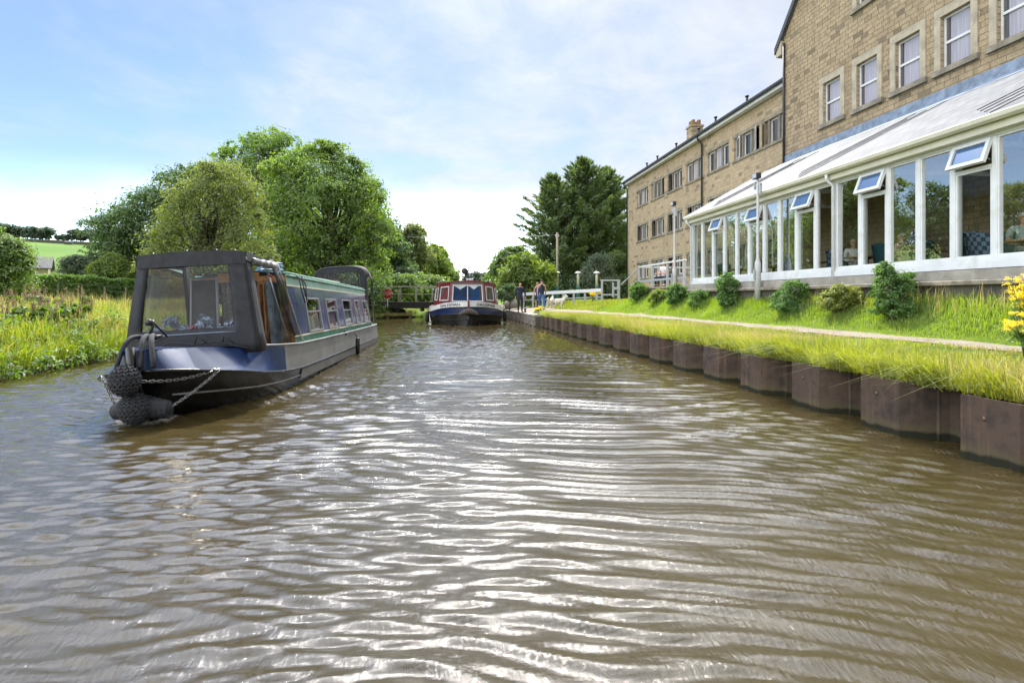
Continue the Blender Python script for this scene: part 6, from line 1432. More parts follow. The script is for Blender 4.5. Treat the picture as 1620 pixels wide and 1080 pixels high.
fd = thing('tube_fender', 'black tube fender hanging on a cord along the grey side of the narrowboat', 'fender', (BX + .019 * 8.3 + 1.03, 6.85 + 8.3, .0)); q = MB(); q.tube([(-.02, 0, .55), (.02, 0, .50), (.05, .03, .42)], .010, 5); q.build('cord', M['rope'], fd); q = MB(); q.lathe([(.03, 0), (.055, .03), (.055, .40), (.03, .43)], (.05, .05, .0), 10); q.build('tube', M['black'], fd)
fd = thing('side_clip', 'small dark mooring clip on the gunwale above the tube fender', 'clip', (BX + .019 * 7.4 + .92, 6.85 + 7.4, .56)); q = MB(); q.bx(-.04, .06, -.08, .08, .0, .05); q.tube([(.0, -.06, .05), (.02, -.03, .12), (.02, .03, .12), (.0, .06, .05)], .014, 6); q.build('hook', M['blackiron'], fd)

# ------------------------------------------------------------------ trip boat
M['maroon'] = glosspaint('maroon_paint', (.135, .012, .022), .22, dirt=(.2, .05, .05), amt=.2)
M['hullwhite'] = glosspaint('white_hull_band', (.68, .69, .70), .3); M['hullnavy'] = glosspaint('navy_hull', (.010, .020, .085), .2)
tbx, tby = 1.27, 31.0
tb = thing('trip_boat', 'wide maroon trip boat with a white and navy bow coming up the canal', 'boat', (tbx, tby, 0), R(.4))
TW = 2.16
def tsec(y):
    """half width at the sheer, sheer height, chine data"""
    t = float(np.clip(y / 2.6, 0, 1)); hw = TW * (1 - (1 - t) ** 2.0) ** .62 if t < 1 else TW
    hw = max(hw, .04); zs = lerp(1.26, .99, float(sst(0, 2.0, y))); return hw, zs
tys = [0, .04, .12, .25, .45, .7, 1.0, 1.4, 1.9, 2.6, 5, 9, 14, 15.5]
def tring(y, a, c, off=0.0, wa=1.0, wc=1.0):
    hw, zs = tsec(y); return hw * wa + off, hw * wc + off, zs * a, zs * c
def tband(name, mat, za, zc, wa, wc, off, parent=tb, f0=0.0):
    """za/zc: height as function(y)"""
    b = MB()
    for s in (-1, 1):
        r = []
        for y in tys:
            hw, zs = tsec(y); r.append([(s * (hw * wa(y) + off), y + f0 * 0, za(y)), (s * (hw * wc(y) + off), y, zc(y))])
        b.loft(r)
    return b.build(name, mat, parent)
zS = lambda y: tsec(y)[1]; zW = lambda y: lerp(.97, .68, float(sst(0, 2.2, y))); zN = lambda y: lerp(.60, .40, float(sst(0, 2.2, y))); zN2 = lambda y: lerp(.30, .16, float(sst(0, 2.2, y)))
one = lambda y: 1.0
tband('white_band', M['hullwhite'], zW, zS, one, one, 0); tband('navy_band', M['hullnavy'], zN, zW, lambda y: .985, one, 0)
hb_ = tband('hull', M['hullblack'], lambda y: -.5, zN, lambda y: lerp(.5, .9, float(sst(0, 2, y))), lambda y: .985, 0)
b = MB()
for s in (-1, 1):
    for zf, r_ in ((zW, .03), (zN, .03), (zN2, .022)): b.tube([(s * (tsec(y)[0] * (1 if zf is zW else .985 if zf is zN else .95) + .01), y, zf(y)) for y in tys], r_, 6)
b.build('rubbing_strake', M['hullblack'], tb)
b = MB(); b.loft([[(-tsec(y)[0], y, zS(y)), (tsec(y)[0], y, zS(y))] for y in tys], smooth=False); b.build('deck', M['maroon'], tb)
b = MB(); b.tube([(0, .0, .7), (0, .03, .3), (0, .1, -.5)], .075, 8); b.build('stem_bar', M['hullblack'], tb)
b = MB(); b.bx(-.05, .05, -.06, .06, .62, 1.36); b.build('stem_post', pm('dark_red_post', (.10, .018, .015), .5), tb, .01)
b = MB(); b.loft([[(x, -.16 + .10 * (abs(x) / .5) ** 2 - .12 * math.cos(a) * (1 - (abs(x) / .56) ** 2) ** .5 if abs(x) < .56 else 0, .76 - .16 * (abs(x) / .5) ** 1.6 + .16 * math.sin(a) * (1 - (abs(x) / .56) ** 2) ** .5) for a in np.linspace(0, 6.283, 13)] for x in np.linspace(-.55, .55, 17)]); b.build('bow_fender', pm('worn_brown_rope', (.09, .075, .06), .9, .3, 15, bump=.6, bs=60), tb)
# cabin: plan polygon with angled corners
CP = [(-1.92, 15), (-1.92, 2.7), (-1.70, 2.0), (-1.0, 1.05), (1.0, 1.05), (1.70, 2.0), (1.92, 2.7), (1.92, 15)]
def top_in(p): return (p[0] * .90, p[1] + (.10 if p[1] < 14 else 0))
def cz(p): return lerp(zS(max(p[1], 0)), .96, .2) - .02
zc_t = lambda x: 2.42 - .16 * (abs(x) / 1.8) ** 2.2
b = MB(); wpan = []
for i in range(len(CP) - 1):
    a, c = CP[i], CP[i + 1]; at_, ct_ = top_in(a), top_in(c)
    A, C_, Ct, At = Vector((a[0], a[1], .95)), Vector((c[0], c[1], .95)), Vector((ct_[0], ct_[1], zc_t(ct_[0]))), Vector((at_[0], at_[1], zc_t(at_[0])))
    wpan.append((A, C_, Ct, At)); b.add([A, C_, Ct, At], [(0, 1, 2, 3)], False)
tc_ = b.build('cabin', M['maroon'], tb)
b = MB(); pts_r = [top_in(p) for p in CP]; rows = []
for y in (.98, 1.6, 2.2, 2.8, 6, 10, 15):
    hw = float(np.interp(y, [.98, 1.15, 2.1, 2.8, 15], [.85, .95, 1.58, 1.78, 1.78])); rows.append([(u * hw, y, zc_t(u * hw) + .03) for u in np.linspace(-1, 1, 11)])
b.loft(rows); rows2 = [[(p[0], p[1], p[2] - .06) for p in r] for r in rows]; b.loft(rows2); b.loft([rows[0], rows2[0]], smooth=False)
for e in (0, -1): b.loft([[r[e] for r in rows], [r[e] for r in rows2]], smooth=False)
tr_ = b.build('roof', pm('maroon_roof', (.16, .03, .04), .4, .2, 3), tc_)
def pane_on(quad, u0, u1, v0, v1, glass, t=.05, split=False, nm='window'):
    A, B_, Ct, At = quad; P = lambda u, v, o: (A.lerp(B_, u)).lerp(At.lerp(Ct, u), v) + nrm * o
    nrm = (B_ - A).cross(At - A).normalized(); 
    if nrm.y > 0 and abs(nrm.y) > .3: nrm = -nrm
    if abs(nrm.y) <= .3 and nrm.x * A.x < 0: nrm = -nrm
    du = t / (B_ - A).length; dv = t / (At - A).length; f = MB()
    segs = [(u0, u0 + du, v0, v1), (u1 - du, u1, v0, v1), (u0 + du, u1 - du, v0, v0 + dv), (u0 + du, u1 - du, v1 - dv, v1)]
    if split: segs.append(((u0 + u1) / 2 - du / 2, (u0 + u1) / 2 + du / 2, v0 + dv, v1 - dv))
    for (a, c, d, e) in segs:
        vs = [P(u, v, o) for o in (.002, .03) for u, v in ((a, d), (c, d), (c, e), (a, e))]; f.add(vs, [(3, 2, 1, 0), (4, 5, 6, 7), (0, 1, 5, 4), (1, 2, 6, 5), (2, 3, 7, 6), (3, 0, 4, 7)], False)
    fo = f.build(nm, M['white'], tc_, .006); g = MB(); g.quad(P(u0 + du, v0 + dv, .008), P(u1 - du, v0 + dv, .008), P(u1 - du, v1 - dv, .008), P(u0 + du, v1 - dv, .008)); g.build('pane', glass, fo); return P, fo
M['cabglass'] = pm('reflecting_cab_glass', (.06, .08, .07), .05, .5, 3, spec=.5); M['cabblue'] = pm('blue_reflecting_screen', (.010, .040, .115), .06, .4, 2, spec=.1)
P, fo = pane_on(wpan[3], .05, .95, .22, .88, M['cabblue'], .055, True, 'windscreen')
g = MB()
for (ua, ub) in ((.10, .46), (.54, .84)):
    um = (ua + ub) / 2; g.add([P(ua, .84, .013), P(ub, .84, .013), P(um, .70, .013)], [(0, 1, 2)])
g.build('pennant', pm('white_cloth', (.55, .58, .62), .8), fo)
g = MB(); g.quad(P(.86, .26, .014), P(.92, .26, .014), P(.92, .84, .014), P(.86, .84, .014)); g.build('dark_gap', M['black'], fo)
for i in (2, 4): pane_on(wpan[i], .14, .86, .26, .84, M['cabglass'], .05)
for i in (1, 5): pane_on(wpan[i], .18, .82, .28, .82, M['darkglass'], .045)
for i in (0, 6):
    for k in range(6): pane_on(wpan[i], .03 + k * .16, .15 + k * .16, .30, .82, M['darkglass'], .05)
# lamp, horn and mast on the roof
q = MB(); q.tube([(0, 1.9, 2.42), (0, 1.9, 2.62), (.02, 1.9, 2.95)], [.20, .15, .10], 10); q.tube([(.06, 1.9, 2.7), (.10, 1.9, 3.3)], .035, 6); q.lathe([(.08, -.14), (.18, -.08), (.19, .10), (.14, .14)], (-.14, 1.85, 3.02), 12, Matrix.Rotation(R(90), 3, 'X')); q.tube([(-.16, 1.9, 2.95), (-.1, 1.9, 2.7)], .03, 6); q.build('headlamp', M['blackiron'], tc_)
q = MB(); q.tube([(-.05, 1.6, 2.5), (.25, 1.6, 2.5)], .06, 8); q.ball((.0, 1.45, 2.52), .07, 8, 6); q.ball((.28, 1.45, 2.52), .07, 8, 6); q.build('horn', M['greymetal'], tc_)
q = MB()
for s in (-1, 1):
    q.tube([(s * 1.3, 1.9, 2.42), (s * 1.35, 2.1, 2.52), (s * 1.62, 4, 2.45), (s * 1.66, 13, 2.45)], .02, 6)
q.build('handrail', M['greymetal'], tc_)
# name on both bows
def letters(body, size, mat, parent, nm='lettering', extr=.004):
    cu = bpy.data.curves.new(nm, 'FONT'); cu.body = body; cu.size = size; cu.align_x = 'CENTER'; cu.align_y = 'CENTER'; cu.extrude = extr; cu.offset = .0
    o = bpy.data.objects.new(nm, cu); COL.objects.link(o); dg = bpy.context.evaluated_depsgraph_get(); me = bpy.data.meshes.new_from_object(o.evaluated_get(dg)); bpy.data.objects.remove(o); bpy.data.curves.remove(cu)
    me.materials.clear(); me.materials.append(mat); return me
txt = letters('DALESMAN', .27, M['black'], tb)
for s in (-1, 1):
    me = txt.copy()
    for v in me.vertices:
        # wrap each letter on the flared bow: arc length along the band, read left to right as seen from ahead
        l = 1.12 + s * v.co.x * .98 if s > 0 else 1.12 - v.co.x * .98
        ysamp = np.linspace(0, 2.6, 200); hws = np.array([tsec(yy)[0] for yy in ysamp]); arc = np.concatenate([[0], np.cumsum(np.hypot(np.diff(ysamp), np.diff(hws)))]) + .04
        yy = float(np.interp(l, arc, ysamp)); hw, zs = tsec(yy); zmid = (zW(yy) + zs) / 2
        v.co = Vector((s * (hw + .012 + v.co.z), yy - .012, zmid + v.co.y * .82))
    link('name_lettering', me, tb)
for s, y, lb in ((-1, 2.6, 'black fender hanging at the left side of the maroon trip boat'), (1, 2.9, 'black fender squeezed between the maroon trip boat and the landing stage')):
    f = thing('boat_fender', lb, 'fender', (tbx + s * (TW + .13), tby + y, 0)); q = MB(); q.lathe([(.05, .05), (.11, .12), (.12, .55), (.08, .68), (.03, .72)], (0, 0, 0), 12); q.build('fender', M['black'], f); q = MB(); q.tube([(0, 0, .7), (-s * .1, 0, 1.0)], .015, 5); q.build('cord', M['rope'], f)

# ------------------------------------------------------------------ swing bridge
M['railcream'] = pm('dull_cream_rail', (.36, .35, .27), .6, .15, 4, dirt=(.2, .19, .12), dirt_amt=.5)
M['bridgedark'] = pm('dark_bridge_timber', (.022, .02, .018), .8, .3, 5)
sb = thing('swing_bridge', 'low dark timber swing bridge with cream railings across the left of the canal', 'bridge', (-9.6, 43.2, 0))
q = MB(); q.bx(0, 8.9, -.9, .9, .95, 1.12); q.bx(0, 8.9, -.98, -.905, .72, 1.20); q.bx(0, 8.9, .905, .98, .72, 1.20); q.build('deck', M['bridgedark'], sb, .01)
q = MB()
for k in range(5): q.bx(.6 + 1.8 * k, .85 + 1.8 * k, -.8, .8, .5, .94)
q.bx(3.4, 5.0, -.6, .6, -.3, .5); q.build('bearer', M['bridgedark'], sb)
for sy in (-.94, .94):
    for k in range(8):
        q = MB(); x = .25 + k * 1.2; q.bx(x - .03, x + .03, sy - .03, sy + .03, 1.20, 2.30); q.build('rail_post', M['railcream'], sb)
    q = MB(); q.bar((.0, sy, 2.33), (8.9, sy, 2.33), .07, .07); q.bar((.0, sy, 1.78), (8.9, sy, 1.78), .04, .05); q.build('railing', M['railcream'], sb)
q = MB(); q.bx(3.9, 4.7, -.995, -.985, .92, 1.02); q.build('plate', M['cream'], sb)
ss = thing('stop_sign', 'round red STOP sign fixed to the cream bridge railing', 'sign', (-4.15, 42.12, 1.80))
ry = Matrix.Rotation(R(90), 3, 'X')
q = MB(); q.lathe([(.0, 0), (.36, 0), (.36, .03), (.0, .03)], (0, 0, 0), 28, ry); q.build('disc', pm('sign_red', (.55, .02, .025), .4, .06, 4), ss)
q = MB(); q.lathe([(.345, .031), (.36, .031), (.36, .034), (.345, .034)], (0, 0, 0), 28, ry, False); q.build('rim', M['white'], ss)
me = letters('STOP', .26, M['white'], ss); o = link('lettering', me, ss, loc=(0, -.036, 0)); o.rotation_euler = (R(90), 0, 0)
q = MB(); q.bx(-.04, .04, .01, .06, -.95, .4); q.build('bracket', M['greymetal'], ss)
fb = thing('bridge_fender', 'yellowish timber fender rail low on the water below the swing bridge', 'timber', (-6.5, 41.6, 0)); q = MB(); q.bar((-1.2, 0, .30), (4.2, 0, .30), .2, .18)
for k in range(4): q.bx(-.9 + 1.6 * k, -.7 + 1.6 * k, .10, .3, -1, .55)
q.build('rail', pm('algae_timber', (.20, .17, .05), .9, .35, 4), fb)
# ------------------------------------------------------------------ white rail, gate, bollards, pole
def at(u, d): x, y, _ = place(u, 0, d); return x, y, float(h_right(x, y))
p0, p1 = at(952, 38), at(806, 45)
rl = thing('white_rail', 'long white rail on short posts running along the far lawn behind the walkers', 'fence', (0, 0, 0)); q = MB(); q.bar((p0[0], p0[1], 2.00), (p1[0], p1[1], 1.72), .14, .22); q.build('rail', M['white'], rl, .01)
for k in range(9):
    t = (k + .4) / 9; x, y = lerp(p0[0], p1[0], t), lerp(p0[1], p1[1], t); z = float(h_right(x, y)); q = MB(); q.bx(x - .06, x + .06, y + .03, y + .15, z - .3, lerp(1.92, 1.66, t)); q.build('post', M['greymetal'], rl)
q = MB(); q.bar((p0[0], p0[1] + .2, 1.55), (p1[0], p1[1] + .2, 1.25), .05, .08); q.build('lower_rail', M['greymetal'], rl)
g0, g1 = at(951, 37.6), at(976, 37.9)
gt = thing('grey_gate_frame', 'grey square gate frame at the right end of the white rail', 'gate', (g0[0], g0[1], g0[2])); wd = g1[0] - g0[0]; zt_ = 2.60 - g0[2]
for nm, (x0, x1, z0, z1) in (('post', (0, .12, -.3, zt_)), ('post', (wd - .02, wd + .14, -.3, zt_)), ('post', (wd - .36, wd - .26, .3, zt_ - .1))):
    q = MB(); q.bx(x0, x1, -.06, .06, z0, z1); q.build(nm, M['greymetal'], gt, .01)
q = MB(); q.bx(-.04, wd + .16, -.061, .061, zt_, zt_ + .09); q.bx(.12, wd - .02, -.05, .05, .42, .52); q.bx(wd - .3, wd + .16, -.07, .07, .80, .98); q.build('rail', M['greymetal'], gt, .01)
for u, d, lb in ((881.5, 46, 'green and cream lamp bollard at the foot of the wooden pole'), (914.5, 46, 'middle green and cream lamp bollard, left of the willow'), (944, 45, 'green and cream lamp bollard in front of the willow')):
    x, y, z = at(u, d); t = thing('lamp_bollard', lb, 'bollard', (x, y, z), 0, 'green and cream lamp bollards'); hb2 = 1.45 + (472 - 431) / 900 * d - z
    q = MB(); q.lathe([(.22, -.2), (.20, .0), (.15, hb2 * .45), (.13, hb2 * .55)], (0, 0, 0), 12); q.build('base', pm('bollard_green', (.02, .11, .07), .5), t)
    q = MB(); q.lathe([(.11, hb2 * .55), (.10, hb2 - .12), (.10, hb2 - .1)], (0, 0, 0), 12); q.build('post', M['cream'], t); q = MB(); q.lathe([(.12, hb2 - .10), (.27, hb2 - .06), (.25, hb2), (.08, hb2 + .08)], (0, 0, 0), 14); q.build('cap', M['white'], t)
x, y, z = at(881.5, 47.5); pl = thing('utility_pole', 'bare wooden utility pole standing before the dark conifers', 'pole', (x, y, z)); hp = 1.45 + (472 - 368) / 900 * 47.5 - z
q = MB(); q.tube([(0, 0, -.5), (0, 0, hp)], [.11, .08], 10); q.build('pole', pm('pale_pole_wood', (.27, .25, .18), .85, .2, 5), pl); q = MB(); q.bx(-.16, .16, -.05, .05, hp - .35, hp - .28); q.lathe([(.04, 0), (.05, .05), (.02, .12)], (-.12, 0, hp - .28), 8); q.lathe([(.04, 0), (.05, .05), (.02, .12)], (.12, 0, hp - .28), 8); q.build('insulator', M['greymetal'], pl)
xx, yy, zz_ = place(600, 372, 62); wr = thing('overhead_wire', 'thin overhead wire crossing the white sky from the utility pole to the left trees', 'wire', (0, 0, 0)); q = MB(); q.tube([(lerp(x, xx, t), lerp(y, yy, t), lerp(z + hp - .2, zz_, t) - 1.0 * t * (1 - t)) for t in np.linspace(0, 1, 14)], .016, 4); q.build('wire', M['blackiron'], wr)
x, y, z = at(876, 42); t = thing('marker_post', 'slim dark post with a small blue sign beside the dogs', 'post', (x, y, z)); q = MB(); q.bx(-.06, .06, -.06, .06, -.3, 1.05); q.build('post', M['black'], t); q = MB(); q.bx(-.12, .12, -.075, -.062, .85, 1.2); q.build('sign', pm('sign_blue', (.02, .08, .30), .5), t)
x, y, z = at(938, 39); ragwort('yellow flowers in the grass left of the grey gate frame', x, y, .72, 210, 10, 1.7); 
x, y, _ = place(852, 0, 29.2); ragwort('small yellow and pale flowers at the corner where the piling meets the landing stage', x, y, .45, 211, 7, 1.2)
x, y, z = at(809, 43); t = thing('boulder', 'grey boulder in the grass behind the landing stage, left of the man in navy', 'boulder', (x, y, z)); q = MB(); q.ball((0, 0, .25), (.55, .5, .5), 14, 9); q.build('stone', M['concrete'], t)
x, y, z = at(806, 43.6); t = thing('mooring_post', 'short pale post with a rope sagging towards the red boat', 'post', (x + .3, y, z)); q = MB(); q.bx(-.06, .06, -.06, .06, -.3, 1.35); q.build('post', M['oldwood'], t, .01); q = MB(); q.tube([(0, -.07, 1.3), (-.5, -.1, 1.0), (-1.2, -.3, .78), (-2.0, -.5, .75)], .03, 6); q.build('rope', pm('cream_rope', (.35, .33, .24), .9), t)
# ------------------------------------------------------------------ people and dogs
def skin(name, J, E, mat, parent, root, sub=2):
    """J: {joint: (pos, rx, ry)}; E: joint pairs -> one smooth skinned surface"""
    bm = bmesh.new(); ly = bm.verts.layers.skin.verify(); vs = {}
    for k, (p, rx, ry) in J.items():
        v = bm.verts.new(p); v[ly].radius = (rx, ry); v[ly].use_root = (k == root); vs[k] = v
    for a, c in E: bm.edges.new((vs[a], vs[c]))
    me = bpy.data.meshes.new(name); bm.to_mesh(me); bm.free(); me.materials.append(mat)
    o = link(name, me, parent); m = o.modifiers.new('Skin', 'SKIN'); m.use_smooth_shade = True
    s = o.modifiers.new('Sub', 'SUBSURF'); s.levels = s.render_levels = sub
    return o
M['skin'] = pm('skin', (.48, .27, .19), .55, .1, 10); M['skin_red'] = pm('sunburnt_skin', (.52, .25, .17), .55, .1, 10)
def cloth(n, c, r=.85, var=.2): return pm(n, c, r, var, 6, bump=.3, bs=14)
def person(label, loc, rz, h=1.75, pose='stand', top=None, legs=None, hair=None, shoe=None, sleeve='long', leglen='long', slim=1.0, arms=None, skinm=None, cap=None, hairlen='short', group=None, headturn=0.0):
    k = h / 1.75; sk = skinm or M['skin']
    t = thing('person', label, 'person', loc, rz, group)
    def S(p): return (p[0] * k, p[1] * k, p[2] * k)
    sit = pose == 'sit'; dz = -.42 if sit else 0
    j = {}
    def put(n, p, rx, ry=None): j[n] = (S(p), rx * k, (ry or rx) * k)
    w = slim
    put('pelvis', (0, .0, .95 + dz), .135 * w, .10); put('waist', (0, 0, 1.10 + dz), .125 * w, .095); put('chest', (0, .0, 1.30 + dz), .145 * w, .105); put('yoke', (0, .01, 1.44 + dz), .10 * w, .08)
    put('neck', (0, .01, 1.52 + dz), .052); put('jaw', (0, -.015, 1.58 + dz), .066, .062); put('head', (0, .0, 1.65 + dz), .078, .088); put('crown', (0, .01, 1.715 + dz), .058, .066)
    c_, s_ = math.cos(headturn), math.sin(headturn)
    def HT(p): return (p[0] * c_ - p[1] * s_, p[0] * s_ + p[1] * c_, p[2])
    put('nose', HT((0, -.098, 1.635 + dz)), .013); put('ear_r', HT((.082, .005, 1.64 + dz)), .014); put('ear_l', HT((-.082, .005, 1.64 + dz)), .014); put('chin', HT((0, -.075, 1.575 + dz)), .026)
    E = [('pelvis', 'waist'), ('waist', 'chest'), ('chest', 'yoke'), ('yoke', 'neck'), ('neck', 'jaw'), ('jaw', 'head'), ('head', 'crown'), ('head', 'nose'), ('head', 'ear_r'), ('head', 'ear_l'), ('jaw', 'chin')]
    AR = {'stand': ((.25, .02, 1.16), (.265, -.05, .91)), 'walk': ((.25, .0, 1.16), (.25, -.1, .92)), 'sit': ((.24, -.08, 1.16), (.15, -.32, 1.12)), 'helm': ((.25, .05, 1.17), (.2, .22, 1.0))}[arms or pose]
    for s, n in ((1, 'r'), (-1, 'l')):
        e, wr = AR
        if (arms or pose) == 'walk': e = (e[0], s * .06, e[2]); wr = (wr[0], s * .14 - .05, wr[2])
        put('shoulder_' + n, (s * .175 * w, .01, 1.43 + dz), .062); put('elbow_' + n, (s * e[0] * w, e[1], e[2] + dz), .043); put('wrist_' + n, (s * wr[0] * w, wr[1], wr[2] + dz), .029)
        d = (Vector(wr) - Vector(e)).normalized(); d = Vector((s * d.x * .5, d.y, d.z)).normalized(); pw = Vector((s * wr[0] * w, wr[1], wr[2] + dz))
        pa = pw + d * .07; put('palm_' + n, tuple(pa), .032, .022)
        side = Vector((0, 1, 0)) if abs(d.z) > .6 else Vector((1, 0, 0)); curl = Vector((-s, 0, 0)) if abs(d.z) > .6 else Vector((0, 0, -1))
        E += [('yoke', 'shoulder_' + n), ('shoulder_' + n, 'elbow_' + n), ('elbow_' + n, 'wrist_' + n), ('wrist_' + n, 'palm_' + n)]
        for f, (o_, l_) in enumerate(((-.030, .072), (-.010, .082), (.010, .078), (.029, .062))):
            b0 = pa + side * o_ * .9 + d * .035; b1 = b0 + d * l_ * .5 + curl * .008; b2 = b1 + d * l_ * .38 + curl * .024
            for q, p_ in enumerate((b0, b1, b2)): put('f%d%d%s' % (f, q, n), tuple(p_), .0095 - .001 * q)
            E += [('palm_' + n, 'f%d0%s' % (f, n)), ('f%d0%s' % (f, n), 'f%d1%s' % (f, n)), ('f%d1%s' % (f, n), 'f%d2%s' % (f, n))]
        t0 = pa - side * .036 - d * .03; t1 = t0 - side * .018 + d * .035 + curl * .012; put('th0' + n, tuple(t0), .012); put('th1' + n, tuple(t1), .0095); E += [('palm_' + n, 'th0' + n), ('th0' + n, 'th1' + n)]
        put('hip_' + n, (s * .095 * w, 0, .90 + dz), .098)
        if sit: kn, an, toe = (s * .13, -.44, .50), (s * .13, -.40, .09), (s * .14, -.58, .04)
        elif pose == 'walk': kn, an, toe = (s * .10, -.02 - s * .14, .50), (s * .10, .03 - s * .20, .09 + (.05 if s < 0 else 0)), (s * .105, -.13 - s * .20, .045)
        else: kn, an, toe = (s * .105, -.01, .50), (s * .115, .02, .085), (s * .14, -.15, .04)
        put('knee_' + n, kn, .062); put('ankle_' + n, an, .040); put('toe_' + n, toe, .036)
        E += [('pelvis', 'hip_' + n), ('hip_' + n, 'knee_' + n), ('knee_' + n, 'ankle_' + n), ('ankle_' + n, 'toe_' + n)]
    jb = {n: ((p, rx * .74, ry * .74) if n in ('pelvis', 'waist', 'chest', 'yoke', 'hip_r', 'hip_l', 'shoulder_r', 'shoulder_l') else (p, rx, ry)) for n, (p, rx, ry) in j.items()}
    skin('body', jb, E, sk, t, 'pelvis', 1)
    def grow(names, edges, name, mat, root, g=.016, ends=None):
        J2 = {n: (j[n][0], j[n][1] + g * k, j[n][2] + g * k) for n in names}
        for n, (a, c, f) in (ends or {}).items():
            p = Vector(j[a][0]).lerp(Vector(j[c][0]), f); J2[n] = (tuple(p), lerp(j[a][1], j[c][1], f) + g * k, lerp(j[a][2], j[c][2], f) + g * k)
        return skin(name, J2, edges, mat, t, root, 1)
    if top:
        nm = ['pelvis', 'waist', 'chest', 'yoke', 'shoulder_r', 'shoulder_l']; ed = [('pelvis', 'waist'), ('waist', 'chest'), ('chest', 'yoke'), ('yoke', 'shoulder_r'), ('yoke', 'shoulder_l')]; en = {}
        if sleeve == 'long':
            nm += ['elbow_r', 'elbow_l']; en = {'cuff_r': ('elbow_r', 'wrist_r', .92), 'cuff_l': ('elbow_l', 'wrist_l', .92)}
            for n in 'rl': ed += [('shoulder_' + n, 'elbow_' + n), ('elbow_' + n, 'cuff_' + n)]
        elif sleeve == 'short':
            en = {'cuff_r': ('shoulder_r', 'elbow_r', .75), 'cuff_l': ('shoulder_l', 'elbow_l', .75)}
            for n in 'rl': ed += [('shoulder_' + n, 'cuff_' + n)]
        elif sleeve == 'none':
            nm = nm[:4]; ed = ed[:3]; en = {'strap_r': ('yoke', 'shoulder_r', .62), 'strap_l': ('yoke', 'shoulder_l', .62)}; ed += [('yoke', 'strap_r'), ('yoke', 'strap_l')]
        put('tail', (0, 0, .87 + dz), .150 * w, .115); nm = nm + ['tail']; ed = ed + [('pelvis', 'tail')]
        grow(nm, ed, 'jacket' if sleeve == 'long' else 'shirt', top, 'waist', .016, en)
    if legs:
        nm = ['pelvis', 'hip_r', 'hip_l']; ed = [('pelvis', 'hip_r'), ('pelvis', 'hip_l'), ('pelvis', 'belt')]
        if leglen == 'long':
            nm += ['knee_r', 'knee_l']; en = {'belt': ('pelvis', 'waist', .55), 'hem_r': ('knee_r', 'ankle_r', .98), 'hem_l': ('knee_l', 'ankle_l', .98)}
            for n in 'rl': ed += [('hip_' + n, 'knee_' + n), ('knee_' + n, 'hem_' + n)]
        else:
            en = {'belt': ('pelvis', 'waist', .55), 'hem_r': ('hip_r', 'knee_r', .8), 'hem_l': ('hip_l', 'knee_l', .8)}
            for n in 'rl': ed += [('hip_' + n, 'hem_' + n)]
        grow(nm, ed, 'trousers' if leglen == 'long' else 'shorts', legs, 'pelvis', .011, en)
    for n in 'rl':
        a, tt = Vector(j['ankle_' + n][0]), Vector(j['toe_' + n][0])
        skin('shoe', {'heel': (tuple(a + Vector((0, .03, -.035)) * k), .056 * k, .05 * k), 'mid': (tuple(a.lerp(tt, .5) + Vector((0, 0, -.012)) * k), .060 * k, .046 * k), 'tip': (tuple(tt), .054 * k, .042 * k)}, [('heel', 'mid'), ('mid', 'tip')], shoe or M['black'], t, 'mid', 1)
    q = MB(); hc = Vector(S((0, .012, 1.665 + dz)))
    if hair is not None:
        prof = [(.001, .078)] + [(.088 * math.sin(a), .085 * math.cos(a)) for a in np.linspace(.25, 1.55 if hairlen == 'short' else 1.9, 7)]
        q.lathe([(r * k, z * k) for r, z in prof][::-1], hc + Vector((0, .016 * k, 0)), 14)
        if hairlen == 'long': q.tube([hc + Vector((0, .06, -.02)) * k, hc + Vector((0, .085, -.12)) * k, hc + Vector((0, .075, -.2)) * k], [.06 * k, .055 * k, .02 * k], 8)
        q.build('hair', hair, t)
    if cap is not None:
        q = MB(); q.lathe([(.094 * k, -.005), (.094 * k, .03 * k), (.08 * k, .075 * k), (.03 * k, .098 * k), (.001, .1 * k)], hc, 14); q.loft([[hc + Vector((.075 * math.cos(a), -.085 - .075 * math.sin(a) * e, .004)) * k for a in np.linspace(0, math.pi, 9)] for e in (0, 1)]); q.build('cap', cap, t)
    q = MB()
    for s in (-1, 1):
        p = HT((s * .032, -.083, 1.652 + dz)); q.ball(S(p), .011 * k, 8, 6)
    q.build('eyes', M['black'], t)
    q = MB(); p0, p1 = HT((-.024, -.086, 1.597 + dz)), HT((.024, -.086, 1.597 + dz)); pm_ = HT((0, -.094, 1.597 + dz)); q.tube([S(p0), S(pm_), S(p1)], .005 * k, 5); q.build('mouth', pm('lips', (.30, .10, .08), .6), t)
    return t
navy = cloth('navy_cloth', (.014, .018, .045)); dkt = cloth('charcoal_cloth', (.018, .019, .024)); denim = cloth('blue_denim', (.035, .12, .27)); blu = cloth('blue_top', (.03, .06, .16)); bl_hair = pm('blond_hair', (.30, .17, .06), .6, .3, 30); dk_hair = pm('dark_hair', (.025, .018, .014), .5, .3, 30); grey_hair = pm('grey_hair', (.42, .40, .37), .7, .2, 30); ging = pm('ginger_hair', (.34, .14, .035), .6, .3, 30)
wh = cloth('white_shirt', (.68, .66, .64)); strp = cloth('striped_shirt', (.30, .36, .34)); pink = cloth('pink_shirt', (.42, .18, .17)); brn = cloth('brown_shirt', (.10, .06, .045))
def hp(x, y): return float(h_right(x, y)) + .014
x, y, _ = place(823, 0, 34.4); person('bald man in a navy jacket and dark trousers standing on the path facing the canal', (x, y, hp(x, y)), R(12), 1.83, 'stand', navy, dkt, None, M['black'], slim=1.18, skinm=M['skin_red'], headturn=R(25), group='people on the path')
